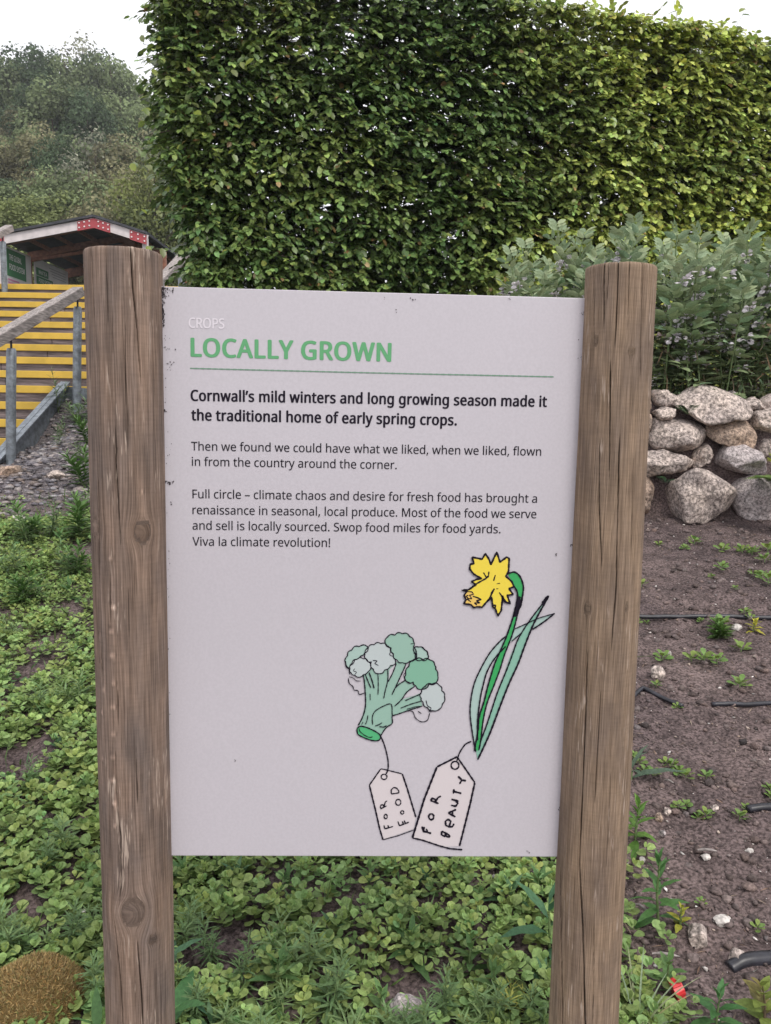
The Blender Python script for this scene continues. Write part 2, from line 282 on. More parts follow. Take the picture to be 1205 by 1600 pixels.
GLYPHS = '''
 	209	
!	216	137 298 131 161 115 161 100 161 85 161 78 298 72 435 65 573 94 573 122 573 151 573 144 435|58 24 58 43 58 63 63 77 72 85 82 93 94 97 107 97 121 97 132 93 142 85 152 77 157 63 157 43 157 24 152 10 142 2 132 -7 121 -11 107 -11 94 -11 82 -7 72 2 63 10
,	215	152 87 154 84 149 65 143 45 136 23 128 1 120 -20 111 -42 102 -64 94 -84 85 -103 68 -103 50 -103 33 -103 38 -83 43 -61 49 -38 54 -15 58 8 63 31 67 54 70 74 73 93 98 93 123 93 148 93 150 90
.	215	58 24 58 43 58 63 63 77 72 85 82 93 93 97 107 97 121 97 132 93 142 85 152 77 157 63 157 43 157 24 152 10 142 2 132 -7 121 -11 107 -11 93 -11 82 -7 72 2 63 10
?	348	112 176 112 183 112 203 114 221 118 235 122 250 129 264 139 277 149 291 163 305 180 319 200 337 217 352 228 363 240 375 248 387 253 398 257 409 260 423 260 439 260 464 252 484 235 498 218 512 194 519 163 519 137 519 113 516 93 509 73 502 53 494 34 485 26 504 18 523 10 541 31 553 55 562 81 569 107 577 136 581 168 581 218 581 258 568 285 543 313 518 327 484 327 440 327 416 323 396 316 379 308 362 297 347 283 332 269 318 252 303 233 287 215 272 201 259 192 248 183 237 176 225 173 215 170 204 168 190 168 175 168 170 168 166 168 161 150 161 131 161 112 161 112 168|94 24 94 43 94 63 99 77 108 85 117 93 129 97 144 97 157 97 168 93 178 85 188 77 192 63 192 43 192 24 188 10 178 2 168 -7 157 -11 144 -11 129 -11 117 -7 108 2 99 10
A	512	462 0 437 0 414 59 391 118 368 177 292 177 217 177 141 177 118 118 96 59 73 0 49 0 24 0 0 0 75 192 149 383 224 575 245 575 267 575 289 575 363 383 437 192 512 0 487 0|304 357 282 415 281 419 278 427 274 438 271 449 267 461 263 473 260 485 257 494 255 500 252 490 250 479 247 468 244 457 241 447 238 438 235 429 232 421 230 415 209 357 187 299 165 241 226 241 286 241 346 241 325 299
B	521	187 573 241 573 313 573 367 562 404 541 440 520 459 483 459 431 459 408 455 388 446 371 438 354 426 339 409 328 393 316 373 308 350 304 350 303 350 301 350 300 374 296 395 289 415 279 435 269 450 254 461 236 472 217 478 193 478 163 478 128 470 99 454 74 438 50 415 31 385 19 356 6 320 0 279 0 212 0 145 0 78 0 78 191 78 382 78 573 132 573|221 329 256 329 305 329 339 337 357 352 375 368 384 392 384 423 384 454 373 477 351 490 329 504 293 511 245 511 213 511 182 511 150 511 150 450 150 389 150 329 185 329|187 269 150 269 150 199 150 130 150 61 188 61 227 61 265 61 316 61 352 71 371 91 391 110 401 136 401 168 401 189 397 206 388 221 379 236 364 248 344 256 323 265 295 269 260 269 223 269
C	507	349 517 323 517 293 517 265 512 241 502 216 491 195 476 178 456 161 436 148 412 139 383 130 354 125 322 125 286 125 239 132 198 147 164 162 129 184 102 213 83 242 65 279 55 322 55 348 55 371 57 394 62 416 66 438 71 460 78 460 57 460 36 460 15 438 7 416 1 393 -2 371 -6 343 -8 312 -8 254 -8 205 4 166 28 127 52 98 86 78 131 59 175 49 227 49 287 49 330 55 370 67 406 79 442 97 473 120 499 143 525 172 545 206 559 240 574 280 581 324 581 353 581 382 578 409 572 436 566 461 558 482 547 472 527 463 506 453 486 435 494 416 501 394 508 372 514
D	585	536 353 536 292 536 228 525 174 501 131 477 87 443 55 399 33 354 11 300 0 237 0 184 0 131 0 78 0 78 191 78 382 78 573 137 573 195 573 254 573 312 573 362 562 404 540 446 519 479 488 502 446 525 405|460 214 460 289 460 340 452 382 435 415 418 447 394 471 361 487 329 503 290 511 244 511 213 511 181 511 150 511 150 361 150 211 150 62 176 62 202 62 228 62 305 62 363 81 402 119 441 157
E	446	398 21 398 0 291 0 184 0 78 0 78 191 78 382 78 573 184 573 291 573 398 573 398 551 398 530 398 509 315 509 233 509 150 509 150 450 150 390 150 330 228 330 306 330 383 330 383 310 383 289 383 268 306 268 228 268 150 268 150 200 150 132 150 63 233 63 315 63 398 63 398 42
F	416	150 81 150 0 126 0 102 0 78 0 78 191 78 382 78 573 184 573 291 573 398 573 398 551 398 530 398 509 315 509 233 509 150 509 150 442 150 374 150 306 227 306 305 306 383 306 383 285 383 264 383 243 305 243 227 243 150 243 150 162
G	584	326 281 326 302 392 302 458 302 524 302 524 209 524 115 524 22 493 11 462 4 431 -1 399 -6 363 -8 323 -8 264 -8 214 4 173 28 133 51 102 85 81 130 59 174 49 226 49 286 49 346 61 398 84 442 108 486 142 520 186 544 230 568 283 581 346 581 378 581 408 578 437 572 465 566 492 558 516 547 507 526 498 505 489 484 469 493 446 501 421 508 395 514 369 517 342 517 296 517 257 508 225 489 192 470 167 444 150 409 133 375 124 334 124 286 124 241 132 201 146 166 161 131 184 103 216 84 247 64 289 55 340 55 365 55 387 56 404 59 422 61 438 64 452 68 452 125 452 182 452 238 410 238 368 238 326 238 326 260
H	594	516 191 516 0 492 0 468 0 443 0 443 89 443 178 443 267 346 267 248 267 150 267 150 178 150 89 150 0 126 0 102 0 78 0 78 191 78 382 78 573 102 573 126 573 150 573 150 492 150 411 150 330 248 330 346 330 443 330 443 411 443 492 443 573 468 573 492 573 516 573 516 382
I	272	239 14 239 0 170 0 101 0 32 0 32 14 32 28 32 42 55 47 77 52 99 57 99 210 99 362 99 515 77 520 55 526 32 531 32 545 32 559 32 573 101 573 170 573 239 573 239 559 239 545 239 531 217 526 194 520 172 515 172 362 172 210 172 57 194 52 217 47 239 42 239 28
L	420	185 0 78 0 78 191 78 382 78 573 102 573 126 573 150 573 150 403 150 234 150 64 233 64 317 64 400 64 400 43 400 21 400 0 293 0
M	727	350 0 330 0 268 167 205 335 142 502 141 502 140 502 139 502 140 491 141 478 142 461 142 445 143 426 144 407 144 387 144 368 144 347 144 231 144 116 144 0 122 0 100 0 78 0 78 191 78 382 78 573 113 573 149 573 184 573 243 416 302 260 361 103 362 103 363 103 364 103 424 260 484 416 544 573 579 573 614 573 650 573 650 382 650 191 650 0 626 0 602 0 578 0 578 117 578 235 578 352 578 371 578 389 579 408 580 426 580 444 581 460 582 476 583 490 584 501 583 501 582 501 581 501 517 334 453 167 390 0 370 0
N	609	532 191 532 0 504 0 476 0 447 0 345 159 243 317 141 476 140 476 139 476 138 476 139 463 140 449 141 432 142 415 142 397 143 378 144 359 144 340 144 320 144 213 144 107 144 0 122 0 100 0 78 0 78 191 78 382 78 573 106 573 133 573 161 573 263 415 365 257 467 99 468 99 469 99 470 99 469 107 469 120 468 137 467 154 466 173 466 193 465 214 464 232 464 249 464 357 464 465 464 573 487 573 509 573 532 573 532 382
O	626	577 346 577 287 577 243 572 202 561 166 549 130 533 99 510 73 488 47 461 27 428 13 395 -1 357 -8 314 -8 269 -8 230 -1 196 13 163 27 136 47 114 73 92 99 76 130 65 167 54 203 49 244 49 288 49 347 59 398 78 442 97 486 126 520 166 545 205 569 254 581 314 581 372 581 420 569 459 545 498 521 527 486 547 442 567 398|125 335 125 287 125 239 132 198 145 163 159 128 179 101 207 83 235 64 271 55 314 55 357 55 392 64 420 83 447 101 468 128 481 163 495 198 501 239 501 287 501 359 486 416 456 457 426 498 379 518 314 518 271 518 235 509 207 490 179 472 159 445 145 411 132 377
P	485	179 573 229 573 304 573 359 558 393 528 427 499 444 458 444 404 444 381 440 358 433 336 425 315 412 295 395 278 377 261 353 248 324 238 295 228 258 223 216 223 194 223 172 223 150 223 150 149 150 74 150 0 126 0 102 0 78 0 78 191 78 382 78 573 128 573|274 511 223 511 199 511 174 511 150 511 150 435 150 360 150 285 169 285 188 285 208 285 244 285 274 289 298 296 322 304 340 316 352 334 364 351 370 373 370 401 370 438 358 465 334 484 311 502
R	499	183 573 236 573 283 573 323 567 353 555 384 543 407 524 422 500 437 476 444 446 444 410 444 379 439 354 427 334 416 313 402 297 385 285 367 273 349 264 330 257 382 171 434 86 487 0 459 0 431 0 403 0 356 79 310 158 264 237 226 237 188 237 150 237 150 158 150 79 150 0 126 0 102 0 78 0 78 191 78 382 78 573 130 573|263 510 232 510 204 510 177 510 150 510 150 439 150 368 150 298 179 298 207 298 236 298 282 298 316 307 338 325 359 344 370 371 370 407 370 432 365 452 355 467 345 482 330 493 310 500 289 507
S	440	403 183 403 153 403 119 394 90 378 66 361 42 337 24 307 11 276 -2 240 -8 198 -8 177 -8 156 -7 137 -5 117 -3 99 0 83 4 67 8 53 13 41 19 41 42 41 65 41 88 60 80 84 72 113 65 141 58 171 55 201 55 230 55 253 58 273 66 292 73 306 84 316 98 326 112 330 128 330 147 330 165 326 181 318 194 310 207 297 219 277 230 258 241 230 252 196 265 171 274 150 283 131 294 113 304 97 316 85 330 73 343 63 358 57 375 51 392 48 412 48 435 48 465 56 491 71 513 87 534 108 551 136 563 163 575 195 581 231 581 262 581 291 578 318 572 344 566 368 558 389 549 381 528 374 507 366 487 347 495 325 503 302 508 279 514 254 517 229 517 205 517 185 514 169 507 153 500 141 490 133 478 125 465 121 450 121 434 121 415 125 399 133 386 141 373 154 361 172 351 191 341 215 330 246 318 280 306 308 293 332 279 355 265 372 248 385 228 397 208
T	446	259 170 259 0 235 0 211 0 187 0 187 170 187 339 187 509 127 509 68 509 8 509 8 530 8 551 8 573 151 573 294 573 437 573 437 551 437 530 437 509 378 509 318 509 259 509 259 339
V	481	456 573 481 573 413 382 345 191 277 0 253 0 229 0 204 0 136 191 68 382 0 573 25 573 50 573 75 573 118 450 161 328 204 205 210 190 215 175 220 160 224 146 228 132 231 119 235 106 238 93 241 80 243 93 246 106 250 119 253 133 257 147 262 161 266 176 271 191 277 207 319 329 362 451 405 573 430 573
W	746	710 573 735 573 685 382 634 191 583 0 559 0 534 0 510 0 473 125 436 250 399 375 395 387 392 398 389 410 386 422 383 433 380 443 377 454 375 463 373 471 371 479 370 485 370 488 369 485 368 479 367 471 366 463 364 454 361 443 358 433 355 421 352 409 350 397 346 385 342 373 306 249 270 124 234 0 210 0 186 0 161 0 111 191 60 382 10 573 35 573 60 573 85 573 115 456 144 339 174 223 177 211 180 198 183 186 186 174 188 163 190 151 193 140 195 129 196 118 198 107 200 97 201 87 203 97 205 108 206 119 208 131 211 142 213 154 216 166 219 179 222 191 225 203 229 215 232 227 265 342 299 457 333 573 358 573 383 573 407 573 442 457 477 341 512 225 516 212 520 200 523 187 526 175 529 163 532 151 534 139 537 128 538 117 540 106 542 96 544 87 545 100 547 114 550 129 553 143 556 159 560 175 563 191 567 207 572 224 601 340 631 456 660 573 685 573
Y	454	177 385 227 291 277 385 326 479 376 573 402 573 428 573 454 573 390 456 327 339 263 222 263 148 263 74 263 0 239 0 215 0 191 0 191 73 191 146 191 219 127 337 64 455 0 573 26 573 52 573 79 573 128 479
a	450	203 437 231 437 283 437 322 426 347 403 372 380 385 343 385 293 385 195 385 98 385 0 368 0 351 0 334 0 329 20 325 41 320 61 319 61 318 61 317 61 304 45 292 32 279 22 266 12 251 4 234 -1 217 -6 196 -8 172 -8 147 -8 124 -3 103 6 82 15 66 29 55 48 43 67 37 91 37 119 37 162 54 195 87 219 121 242 173 254 243 257 267 257 292 258 316 259 316 268 316 276 316 285 316 321 308 345 293 359 277 373 255 380 227 380 204 380 183 377 163 370 142 363 123 356 106 347 99 365 91 383 84 400 103 410 125 419 151 426 176 433|273 209 252 208 198 206 161 197 141 182 120 167 110 146 110 119 110 95 117 77 132 66 147 55 165 49 188 49 225 49 255 59 279 79 303 99 315 130 315 172 315 184 315 197 315 210 294 209
b	493	139 511 139 461 139 443 138 426 138 410 137 394 136 382 135 373 136 373 137 373 139 373 151 391 168 406 189 419 211 431 238 437 272 437 325 437 368 418 401 381 433 344 449 289 449 215 449 166 442 125 427 91 412 58 392 33 365 17 338 0 307 -8 272 -8 238 -8 211 -2 189 10 168 23 151 37 139 55 137 55 135 55 133 55 128 36 123 18 119 0 102 0 85 0 68 0 68 203 68 406 68 609 92 609 115 609 139 609 139 560|299 379 260 379 229 379 205 373 188 361 170 350 157 332 150 308 142 285 139 254 139 217 139 216 139 215 139 214 139 161 147 121 165 93 182 65 214 51 261 51 300 51 329 65 348 93 367 121 376 162 376 216 376 270 367 310 348 338 329 365
c	385	265 -8 241 -8 203 -8 169 0 139 15 109 31 86 55 69 87 53 120 44 162 44 213 44 265 53 308 71 342 88 375 112 399 142 415 173 430 207 438 245 438 267 438 288 436 309 431 329 426 346 421 358 415 351 395 344 376 337 356 324 361 309 365 292 370 275 374 259 376 244 376 215 376 191 370 172 358 154 345 140 327 131 303 122 279 117 249 117 213 117 179 122 150 131 126 140 102 153 84 172 71 190 59 213 53 240 53 263 53 284 55 302 60 320 65 336 71 351 78 351 57 351 36 351 15 337 8 321 2 304 -2 286 -6
d	493	243 -8 221 -8 167 -8 124 11 92 48 60 85 44 140 44 214 44 288 60 344 93 381 125 419 168 438 221 438 244 438 263 435 280 429 296 424 311 416 323 407 335 397 346 386 354 374 356 374 358 374 359 374 359 381 358 392 356 405 355 419 354 430 354 438 354 495 354 552 354 609 378 609 401 609 425 609 425 406 425 203 425 0 406 0 387 0 368 0 365 19 361 38 358 58 357 58 356 58 354 58 346 45 335 34 323 24 311 15 296 7 279 1 263 -5|193 51 232 51 277 51 309 63 328 88 346 113 355 150 355 200 355 205 355 209 355 213 355 267 346 308 329 336 311 365 279 379 231 379 193 379 165 364 146 334 127 304 117 263 117 213 117 161 127 121 146 93 165 65
e	452	196 438 234 438 271 438 303 430 329 414 356 398 376 375 390 346 404 317 411 283 411 244 411 230 411 215 411 201 313 201 215 201 117 201 118 153 131 116 154 90 178 65 211 52 254 52 281 52 306 55 327 60 348 65 370 72 392 82 392 61 392 41 392 20 370 10 349 3 327 -1 306 -6 280 -8 251 -8 210 -8 174 0 143 17 112 33 88 58 70 91 53 124 44 164 44 212 44 259 52 299 68 333 84 366 106 392 134 411 163 429|257 380 233 380 200 380 173 369 154 348 134 326 122 296 119 257 192 257 265 257 338 257 338 282 334 303 326 322 319 340 308 354 292 364 277 375
f	276	266 393 266 375 230 375 194 375 158 375 158 250 158 125 158 0 134 0 111 0 87 0 87 125 87 250 87 375 62 375 37 375 12 375 12 386 12 397 12 408 37 416 62 424 87 432 87 441 87 449 87 457 87 494 93 524 104 547 115 570 131 587 152 597 172 608 198 613 227 613 244 613 260 612 274 609 288 606 300 603 310 599 304 581 298 562 292 544 283 546 273 549 262 552 251 554 240 556 228 556 204 556 187 548 175 532 164 516 158 492 158 458 158 449 158 439 158 430 194 430 230 430 266 430 266 412
g	493	165 438 221 438 249 438 274 433 297 422 320 411 339 395 355 373 357 373 358 373 359 373 362 392 366 411 369 430 388 430 406 430 425 430 425 284 425 138 425 -7 425 -48 418 -82 404 -109 390 -137 369 -158 341 -172 312 -186 276 -192 233 -192 202 -192 173 -190 147 -186 121 -181 98 -174 78 -165 78 -144 78 -122 78 -100 98 -111 122 -119 149 -125 176 -131 206 -134 237 -134 273 -134 302 -123 324 -101 345 -80 355 -50 355 -13 355 -7 355 -2 355 4 355 10 356 20 356 32 357 44 357 52 358 57 357 57 356 57 354 57 339 35 321 19 299 8 277 -3 251 -8 221 -8 166 -8 122 11 91 51 60 90 44 144 44 214 44 283 60 337 91 377 122 418|259 379 230 379 206 379 186 372 169 359 152 346 139 328 130 303 121 279 117 249 117 213 117 160 127 120 146 92 166 64 194 50 232 50 254 50 272 53 288 58 303 64 316 73 326 85 337 97 344 112 349 131 354 149 356 172 356 197 356 203 356 209 356 214 356 253 352 285 343 309 334 333 320 350 302 362 283 373
h	496	139 490 139 431 139 420 138 410 138 399 137 389 136 379 135 370 136 370 138 370 140 370 149 385 160 398 174 407 188 417 203 424 221 429 238 435 255 437 273 437 308 437 337 432 360 421 384 410 401 393 413 370 425 347 431 317 431 280 431 187 431 93 431 0 407 0 384 0 361 0 361 92 361 183 361 275 361 310 353 336 338 353 322 370 298 379 265 379 233 379 207 372 189 360 171 348 158 331 150 308 143 284 139 256 139 222 139 148 139 74 139 0 115 0 92 0 68 0 68 203 68 406 68 609 92 609 115 609 139 609 139 550
i	207	115 430 139 430 139 287 139 143 139 0 115 0 92 0 68 0 68 143 68 287 68 430 92 430|92 591 104 591 115 591 124 587 133 580 141 573 145 562 145 546 145 531 141 520 133 512 124 505 115 501 104 501 92 501 83 505 75 512 67 520 63 531 63 546 63 562 67 573 75 580 83 587
k	428	138 397 138 291 138 283 138 271 137 257 136 244 135 231 135 221 136 221 137 221 138 221 141 226 146 232 152 240 159 248 165 256 172 264 179 273 184 279 189 285 235 333 281 381 326 430 354 430 381 430 409 430 351 369 293 307 235 246 297 164 359 82 421 0 393 0 364 0 336 0 286 67 237 134 187 200 171 186 154 172 138 158 138 105 138 53 138 0 115 0 91 0 68 0 68 203 68 406 68 609 91 609 115 609 138 609 138 503
l	207	139 203 139 0 115 0 92 0 68 0 68 203 68 406 68 609 92 609 115 609 139 609 139 406
m	750	512 438 540 438 588 438 625 425 649 401 673 376 685 335 685 280 685 187 685 93 685 0 662 0 638 0 615 0 615 92 615 184 615 277 615 310 608 336 594 353 580 370 558 379 528 379 486 379 456 366 438 342 420 318 411 283 411 237 411 158 411 79 411 0 388 0 365 0 342 0 342 92 342 184 342 277 342 299 338 318 332 333 326 348 316 360 303 367 290 375 274 379 253 379 225 379 202 372 185 360 169 348 157 331 150 308 142 285 139 257 139 223 139 149 139 74 139 0 115 0 92 0 68 0 68 143 68 287 68 430 87 430 106 430 125 430 129 410 132 391 136 371 137 371 138 371 140 371 149 386 160 399 173 409 186 418 200 426 217 431 233 435 249 438 266 438 299 438 327 432 349 420 371 408 388 390 398 366 399 366 400 366 402 366 416 390 436 408 461 420 486 432
n	496	257 438 275 438 326 438 365 425 391 401 418 376 431 335 431 280 431 187 431 93 431 0 407 0 384 0 361 0 361 92 361 183 361 275 361 310 353 336 338 353 322 370 298 379 265 379 217 379 184 365 166 338 148 312 139 273 139 223 139 149 139 74 139 0 115 0 92 0 68 0 68 143 68 287 68 430 87 430 106 430 125 430 129 410 132 391 136 371 137 371 138 371 140 371 149 386 161 399 175 409 189 418 205 426 222 431 239 435
o	485	442 263 442 216 442 180 437 148 428 121 418 93 405 70 388 51 370 31 349 17 324 7 300 -3 272 -8 241 -8 213 -8 187 -3 163 7 139 17 118 31 100 51 83 70 69 93 59 121 49 148 44 180 44 216 44 263 52 304 68 336 84 369 107 394 137 412 167 429 203 438 244 438 283 438 317 429 347 412 377 394 400 369 417 336 433 304|117 267 117 216 117 182 121 153 130 128 139 103 153 84 172 71 190 57 214 51 243 51 272 51 296 57 314 71 333 84 347 103 356 128 364 153 369 182 369 216 369 250 364 279 355 303 346 327 332 346 314 359 296 372 272 379 242 379 198 379 167 364 147 335 127 306
p	493	250 438 273 438 326 438 368 419 401 383 433 346 449 290 449 216 449 167 442 126 427 93 412 59 392 34 365 17 339 0 308 -8 272 -8 250 -8 230 -5 213 1 196 7 182 14 170 24 158 33 147 43 139 55 137 55 136 55 134 55 135 45 136 34 137 20 138 6 139 -6 139 -16 139 -75 139 -134 139 -192 115 -192 92 -192 68 -192 68 15 68 222 68 430 87 430 107 430 126 430 129 410 132 391 136 371 137 371 138 371 139 371 147 384 158 395 170 405 182 415 196 423 213 429 230 435|299 379 260 379 231 379 208 373 190 362 172 351 160 335 152 313 144 291 139 263 139 229 139 225 139 220 139 216 139 180 142 150 150 126 157 101 170 83 188 70 206 57 230 51 261 51 288 51 309 58 326 72 343 87 355 106 364 131 372 156 376 184 376 217 376 266 367 305 348 334 329 364
r	331	249 438 269 438 277 438 285 437 295 437 304 436 312 435 319 433 316 411 313 390 310 368 303 370 296 371 287 372 279 373 271 374 264 374 247 374 231 370 217 363 202 356 188 347 176 334 165 321 155 306 149 289 142 271 139 251 139 229 139 153 139 76 139 0 115 0 92 0 68 0 68 143 68 287 68 430 87 430 107 430 126 430 129 404 131 377 134 351 135 351 136 351 137 351 146 367 157 382 170 395 183 408 198 418 214 426 231 434
s	384	348 142 348 119 348 91 341 68 327 49 313 30 294 16 268 6 242 -3 212 -8 176 -8 146 -8 121 -6 99 -1 77 4 58 11 42 19 42 41 42 62 42 83 59 75 80 67 104 60 128 53 153 49 178 49 214 49 240 55 256 66 272 78 280 93 280 112 280 123 277 133 271 141 265 150 255 158 239 167 224 175 202 185 174 196 146 206 122 217 103 228 83 238 68 251 57 266 46 281 41 300 41 324 41 360 56 388 85 408 115 428 154 438 202 438 228 438 253 435 275 430 298 425 319 418 339 409 331 390 323 372 315 353 297 360 278 367 258 372 238 377 218 380 197 380 168 380 146 375 131 366 116 357 108 344 108 328 108 316 112 306 119 298 126 290 137 282 154 274 170 266 191 256 219 246 246 236 269 226 289 215 308 204 323 191 333 176 343 161
t	289	192 50 212 50 222 50 233 51 245 53 256 54 265 56 272 59 272 41 272 23 272 5 264 1 254 -2 240 -4 226 -7 213 -8 200 -8 177 -8 157 -4 138 4 119 11 103 25 91 44 80 63 74 90 74 125 74 209 74 292 74 375 53 375 33 375 13 375 13 387 13 398 13 409 33 418 54 428 75 437 84 468 93 498 103 528 117 528 130 528 144 528 144 496 144 463 144 430 186 430 227 430 269 430 269 412 269 393 269 375 227 375 186 375 144 375 144 292 144 210 144 127 144 101 151 81 163 69 176 56
u	496	404 430 427 430 427 287 427 143 427 0 408 0 389 0 370 0 366 19 363 38 359 57 358 57 357 57 356 57 347 42 335 30 321 20 306 10 291 3 273 -1 256 -6 238 -8 220 -8 186 -8 157 -3 134 8 110 19 93 36 81 59 69 82 63 112 63 148 63 242 63 336 63 430 87 430 111 430 135 430 135 338 135 245 135 153 135 119 142 93 158 76 173 59 198 51 230 51 262 51 287 57 306 69 324 81 337 98 345 121 353 145 357 173 357 206 357 281 357 355 357 430 380 430
v	407	190 0 163 0 109 143 54 287 0 430 25 430 50 430 75 430 106 345 136 261 167 176 171 165 176 152 180 137 185 123 190 109 193 96 197 83 200 72 201 63 202 63 203 63 204 63 207 72 210 83 214 96 218 110 222 123 227 138 232 152 237 165 241 176 271 261 302 345 332 430 357 430 382 430 407 430 353 287 298 143 244 0 217 0
w	630	370 162 346 243 342 254 339 265 336 276 333 287 330 298 328 308 325 317 323 327 321 335 319 344 317 351 316 357 315 357 314 357 313 357 312 351 310 344 308 335 306 327 304 317 302 307 300 297 297 286 294 275 291 265 288 253 284 242 258 162 233 81 207 1 180 1 153 1 127 1 87 144 48 287 9 431 33 431 57 431 82 431 102 354 121 278 141 201 145 186 149 170 153 154 157 139 160 124 163 109 166 95 168 83 169 73 170 73 171 73 172 73 174 79 176 87 178 97 180 107 182 117 185 128 187 138 190 149 193 160 196 170 199 180 201 188 227 269 252 350 277 431 303 431 329 431 354 431 379 350 404 269 428 188 432 176 436 163 440 149 444 135 447 122 451 109 454 96 456 84 457 74 458 74 459 74 460 74 461 83 463 94 466 108 469 121 473 136 477 153 481 169 485 185 489 201 509 278 529 354 549 431 573 431 597 431 621 431 582 287 542 144 502 1 474 1 447 1 419 1 395 82
y	409	59 286 1 430 26 430 51 430 76 430 107 348 138 267 169 185 175 171 179 157 184 144 189 130 193 117 196 105 200 92 203 80 205 68 206 68 207 68 209 68 212 82 217 99 224 121 231 142 238 164 245 186 275 267 304 349 333 430 358 430 384 430 409 430 347 267 285 104 224 -59 214 -86 202 -109 188 -130 174 -150 158 -165 138 -176 119 -187 95 -192 67 -192 55 -192 43 -192 34 -190 24 -189 16 -188 9 -186 9 -167 9 -149 9 -130 15 -131 22 -132 30 -133 38 -134 47 -135 56 -135 73 -135 87 -132 99 -126 111 -119 121 -111 130 -99 138 -88 146 -74 152 -59 159 -40 167 -21 174 -2 116 142
–	401	144 184 32 184 32 204 32 225 32 246 144 246 257 246 369 246 369 225 369 204 369 184 257 184
’	140	129 567 131 564 126 545 120 525 112 503 105 481 97 459 88 437 79 416 70 395 62 376 44 376 27 376 10 376 13 391 17 407 21 424 25 441 29 459 32 476 36 493 39 510 42 527 45 543 48 559 50 573 75 573 100 573 125 573 127 570
'''

# ================================================================== GROUND
xs = np.unique(np.round(np.concatenate([np.linspace(-300, -40, 20), np.linspace(-40, -7, 45), np.arange(-7, -3.2, 0.08), np.arange(-3.2, 3.3, 0.034),
                               np.arange(3.3, 7, 0.1), np.linspace(7, 40, 40), np.linspace(40, 300, 18)]), 4))
ys = np.unique(np.round(np.concatenate([np.linspace(-60, -2, 16), np.arange(-2, 1.0, 0.08), np.arange(1.0, 4.5, 0.030), np.arange(4.5, 4.85, 0.012), np.arange(4.85, 8.5, 0.04),
                               np.arange(8.5, 13, 0.1), np.linspace(13, 90, 130), np.linspace(90, 500, 24)]), 4))
GX, GY = np.meshgrid(xs, ys)
GZ = gz(GX, GY)
near = (sm(9, 6, GY)) * (sm(5, 3.4, np.abs(GX)))
bumps = 0.022 * fbm(GX * 3.2, GY * 3.2, 3.3, 3) + 0.011 * fbm(GX * 16, GY * 16, 7.7, 3)
clod = np.maximum(0, fbm(GX * 38, GY * 38, 1.1, 2)) * 0.008
GZ = GZ + near * (bumps + clod) + (1 - near) * sm(12, 30, GY) * 0.6 * fbm(GX * 0.12, GY * 0.12, 2.2, 3)
ny, nx = GX.shape
idx = np.arange(ny * nx).reshape(ny, nx)
q = np.stack([idx[:-1, :-1], idx[:-1, 1:], idx[1:, 1:], idx[1:, :-1]], -1).reshape(-1, 4)
soil = np.array([0.145, 0.112, 0.108]); hillc = np.array([0.045, 0.055, 0.022]); grav = np.array([0.16, 0.145, 0.15])
gx_, gy_ = GX.ravel(), GY.ravel()
far = sm(12, 20, gy_)[:, None]
g_is = (sm(-1.0, -1.7, gx_ + 0.3 * (6 - gy_)) * sm(4.2, 5.2, gy_ - 0.15 * vnoise(gx_ * 3, gy_ * 3)) * sm(-20, -8, gx_))[:, None]
gc = soil * (1 - g_is) + grav * g_is; gc = gc * (1 - far) + hillc * far
M['ground'] = mat('ground_soil', attr='col', rough=0.95, spec=0.2, vec='world', n1=(14, 5, 0.68, 1.18), n2=(110, 5, 0.45, 1.35, 0.38, 0.62),
                  mottled=[(2.2, 4, (0.78, 0.76, 0.78), (1.15, 1.12, 1.1))], bump=(130, 0.9, 0.012))
link('ground', npmesh('ground', np.stack([gx_, gy_, GZ.ravel()], 1), [q], gc, True), M['ground'])['kind'] = 'structure'
def gsurf(x, y):
    """ground with its small bumps"""
    x = np.asarray(x, float); y = np.asarray(y, float)
    return gz(x, y) + sm(9, 6, y) * sm(5, 3.4, np.abs(x)) * (0.022 * fbm(x * 3.2, y * 3.2, 3.3, 3) + 0.011 * fbm(x * 16, y * 16, 7.7, 3))

# ================================================================== THE SIGN: two round posts and a printed board
SY = 1.17                                                   # the left post stands this far in front of the viewpoint
YAW = math.radians(2.0)
BU = Vector((math.cos(YAW), math.sin(YAW), -math.tan(math.radians(0.35))))
BU.normalize()
PL = at(193, 900, SY)
BN = Vector((math.sin(YAW), -math.cos(YAW), 0)); BV = BN.cross(BU) * -1
if BV.z < 0: BV = -BV
BN = BU.cross(BV)                                            # faces the viewer
if BN.y > 0: BN = -BN
def uv(px, py):
    d = ray(px, py); o = Vector((0, 0, CZ))
    t = (PL - o).dot(BN) / d.dot(BN)
    p = o + d * t - PL
    return (p.dot(BU), p.dot(BV))
def onb(u, v, n=0.0): return PL + BU * u + BV * v + BN * n

sign_loc = onb(0.3, 0); sign_loc.z = gzs(sign_loc.x, sign_loc.y)
sign = empty('information_sign', sign_loc, 'grey printed information board about local crops, slotted between two round timber posts', 'sign')
SL = np.array(sign_loc)

M['board'] = mat('board_print', (0.53, 0.506, 0.542), 0.33, spec=0.45, n1=(1.6, 3, 0.97, 1.02), n2=(260, 2, 0.965, 1.02), bump=(240, 0.06, 0.001))
M['ink_black'] = mat('ink_black', (0.012, 0.009, 0.018), 0.6, spec=0.15)
M['ink_grey'] = mat('ink_dark_grey', (0.016, 0.013, 0.02), 0.6, spec=0.15)
M['ink_green'] = mat('ink_heading_green', (0.105, 0.36, 0.155), 0.5)
M['ink_rule'] = mat('ink_rule_green', (0.15, 0.27, 0.19), 0.5)
M['ink_white'] = mat('ink_white', (0.70, 0.665, 0.71), 0.5)

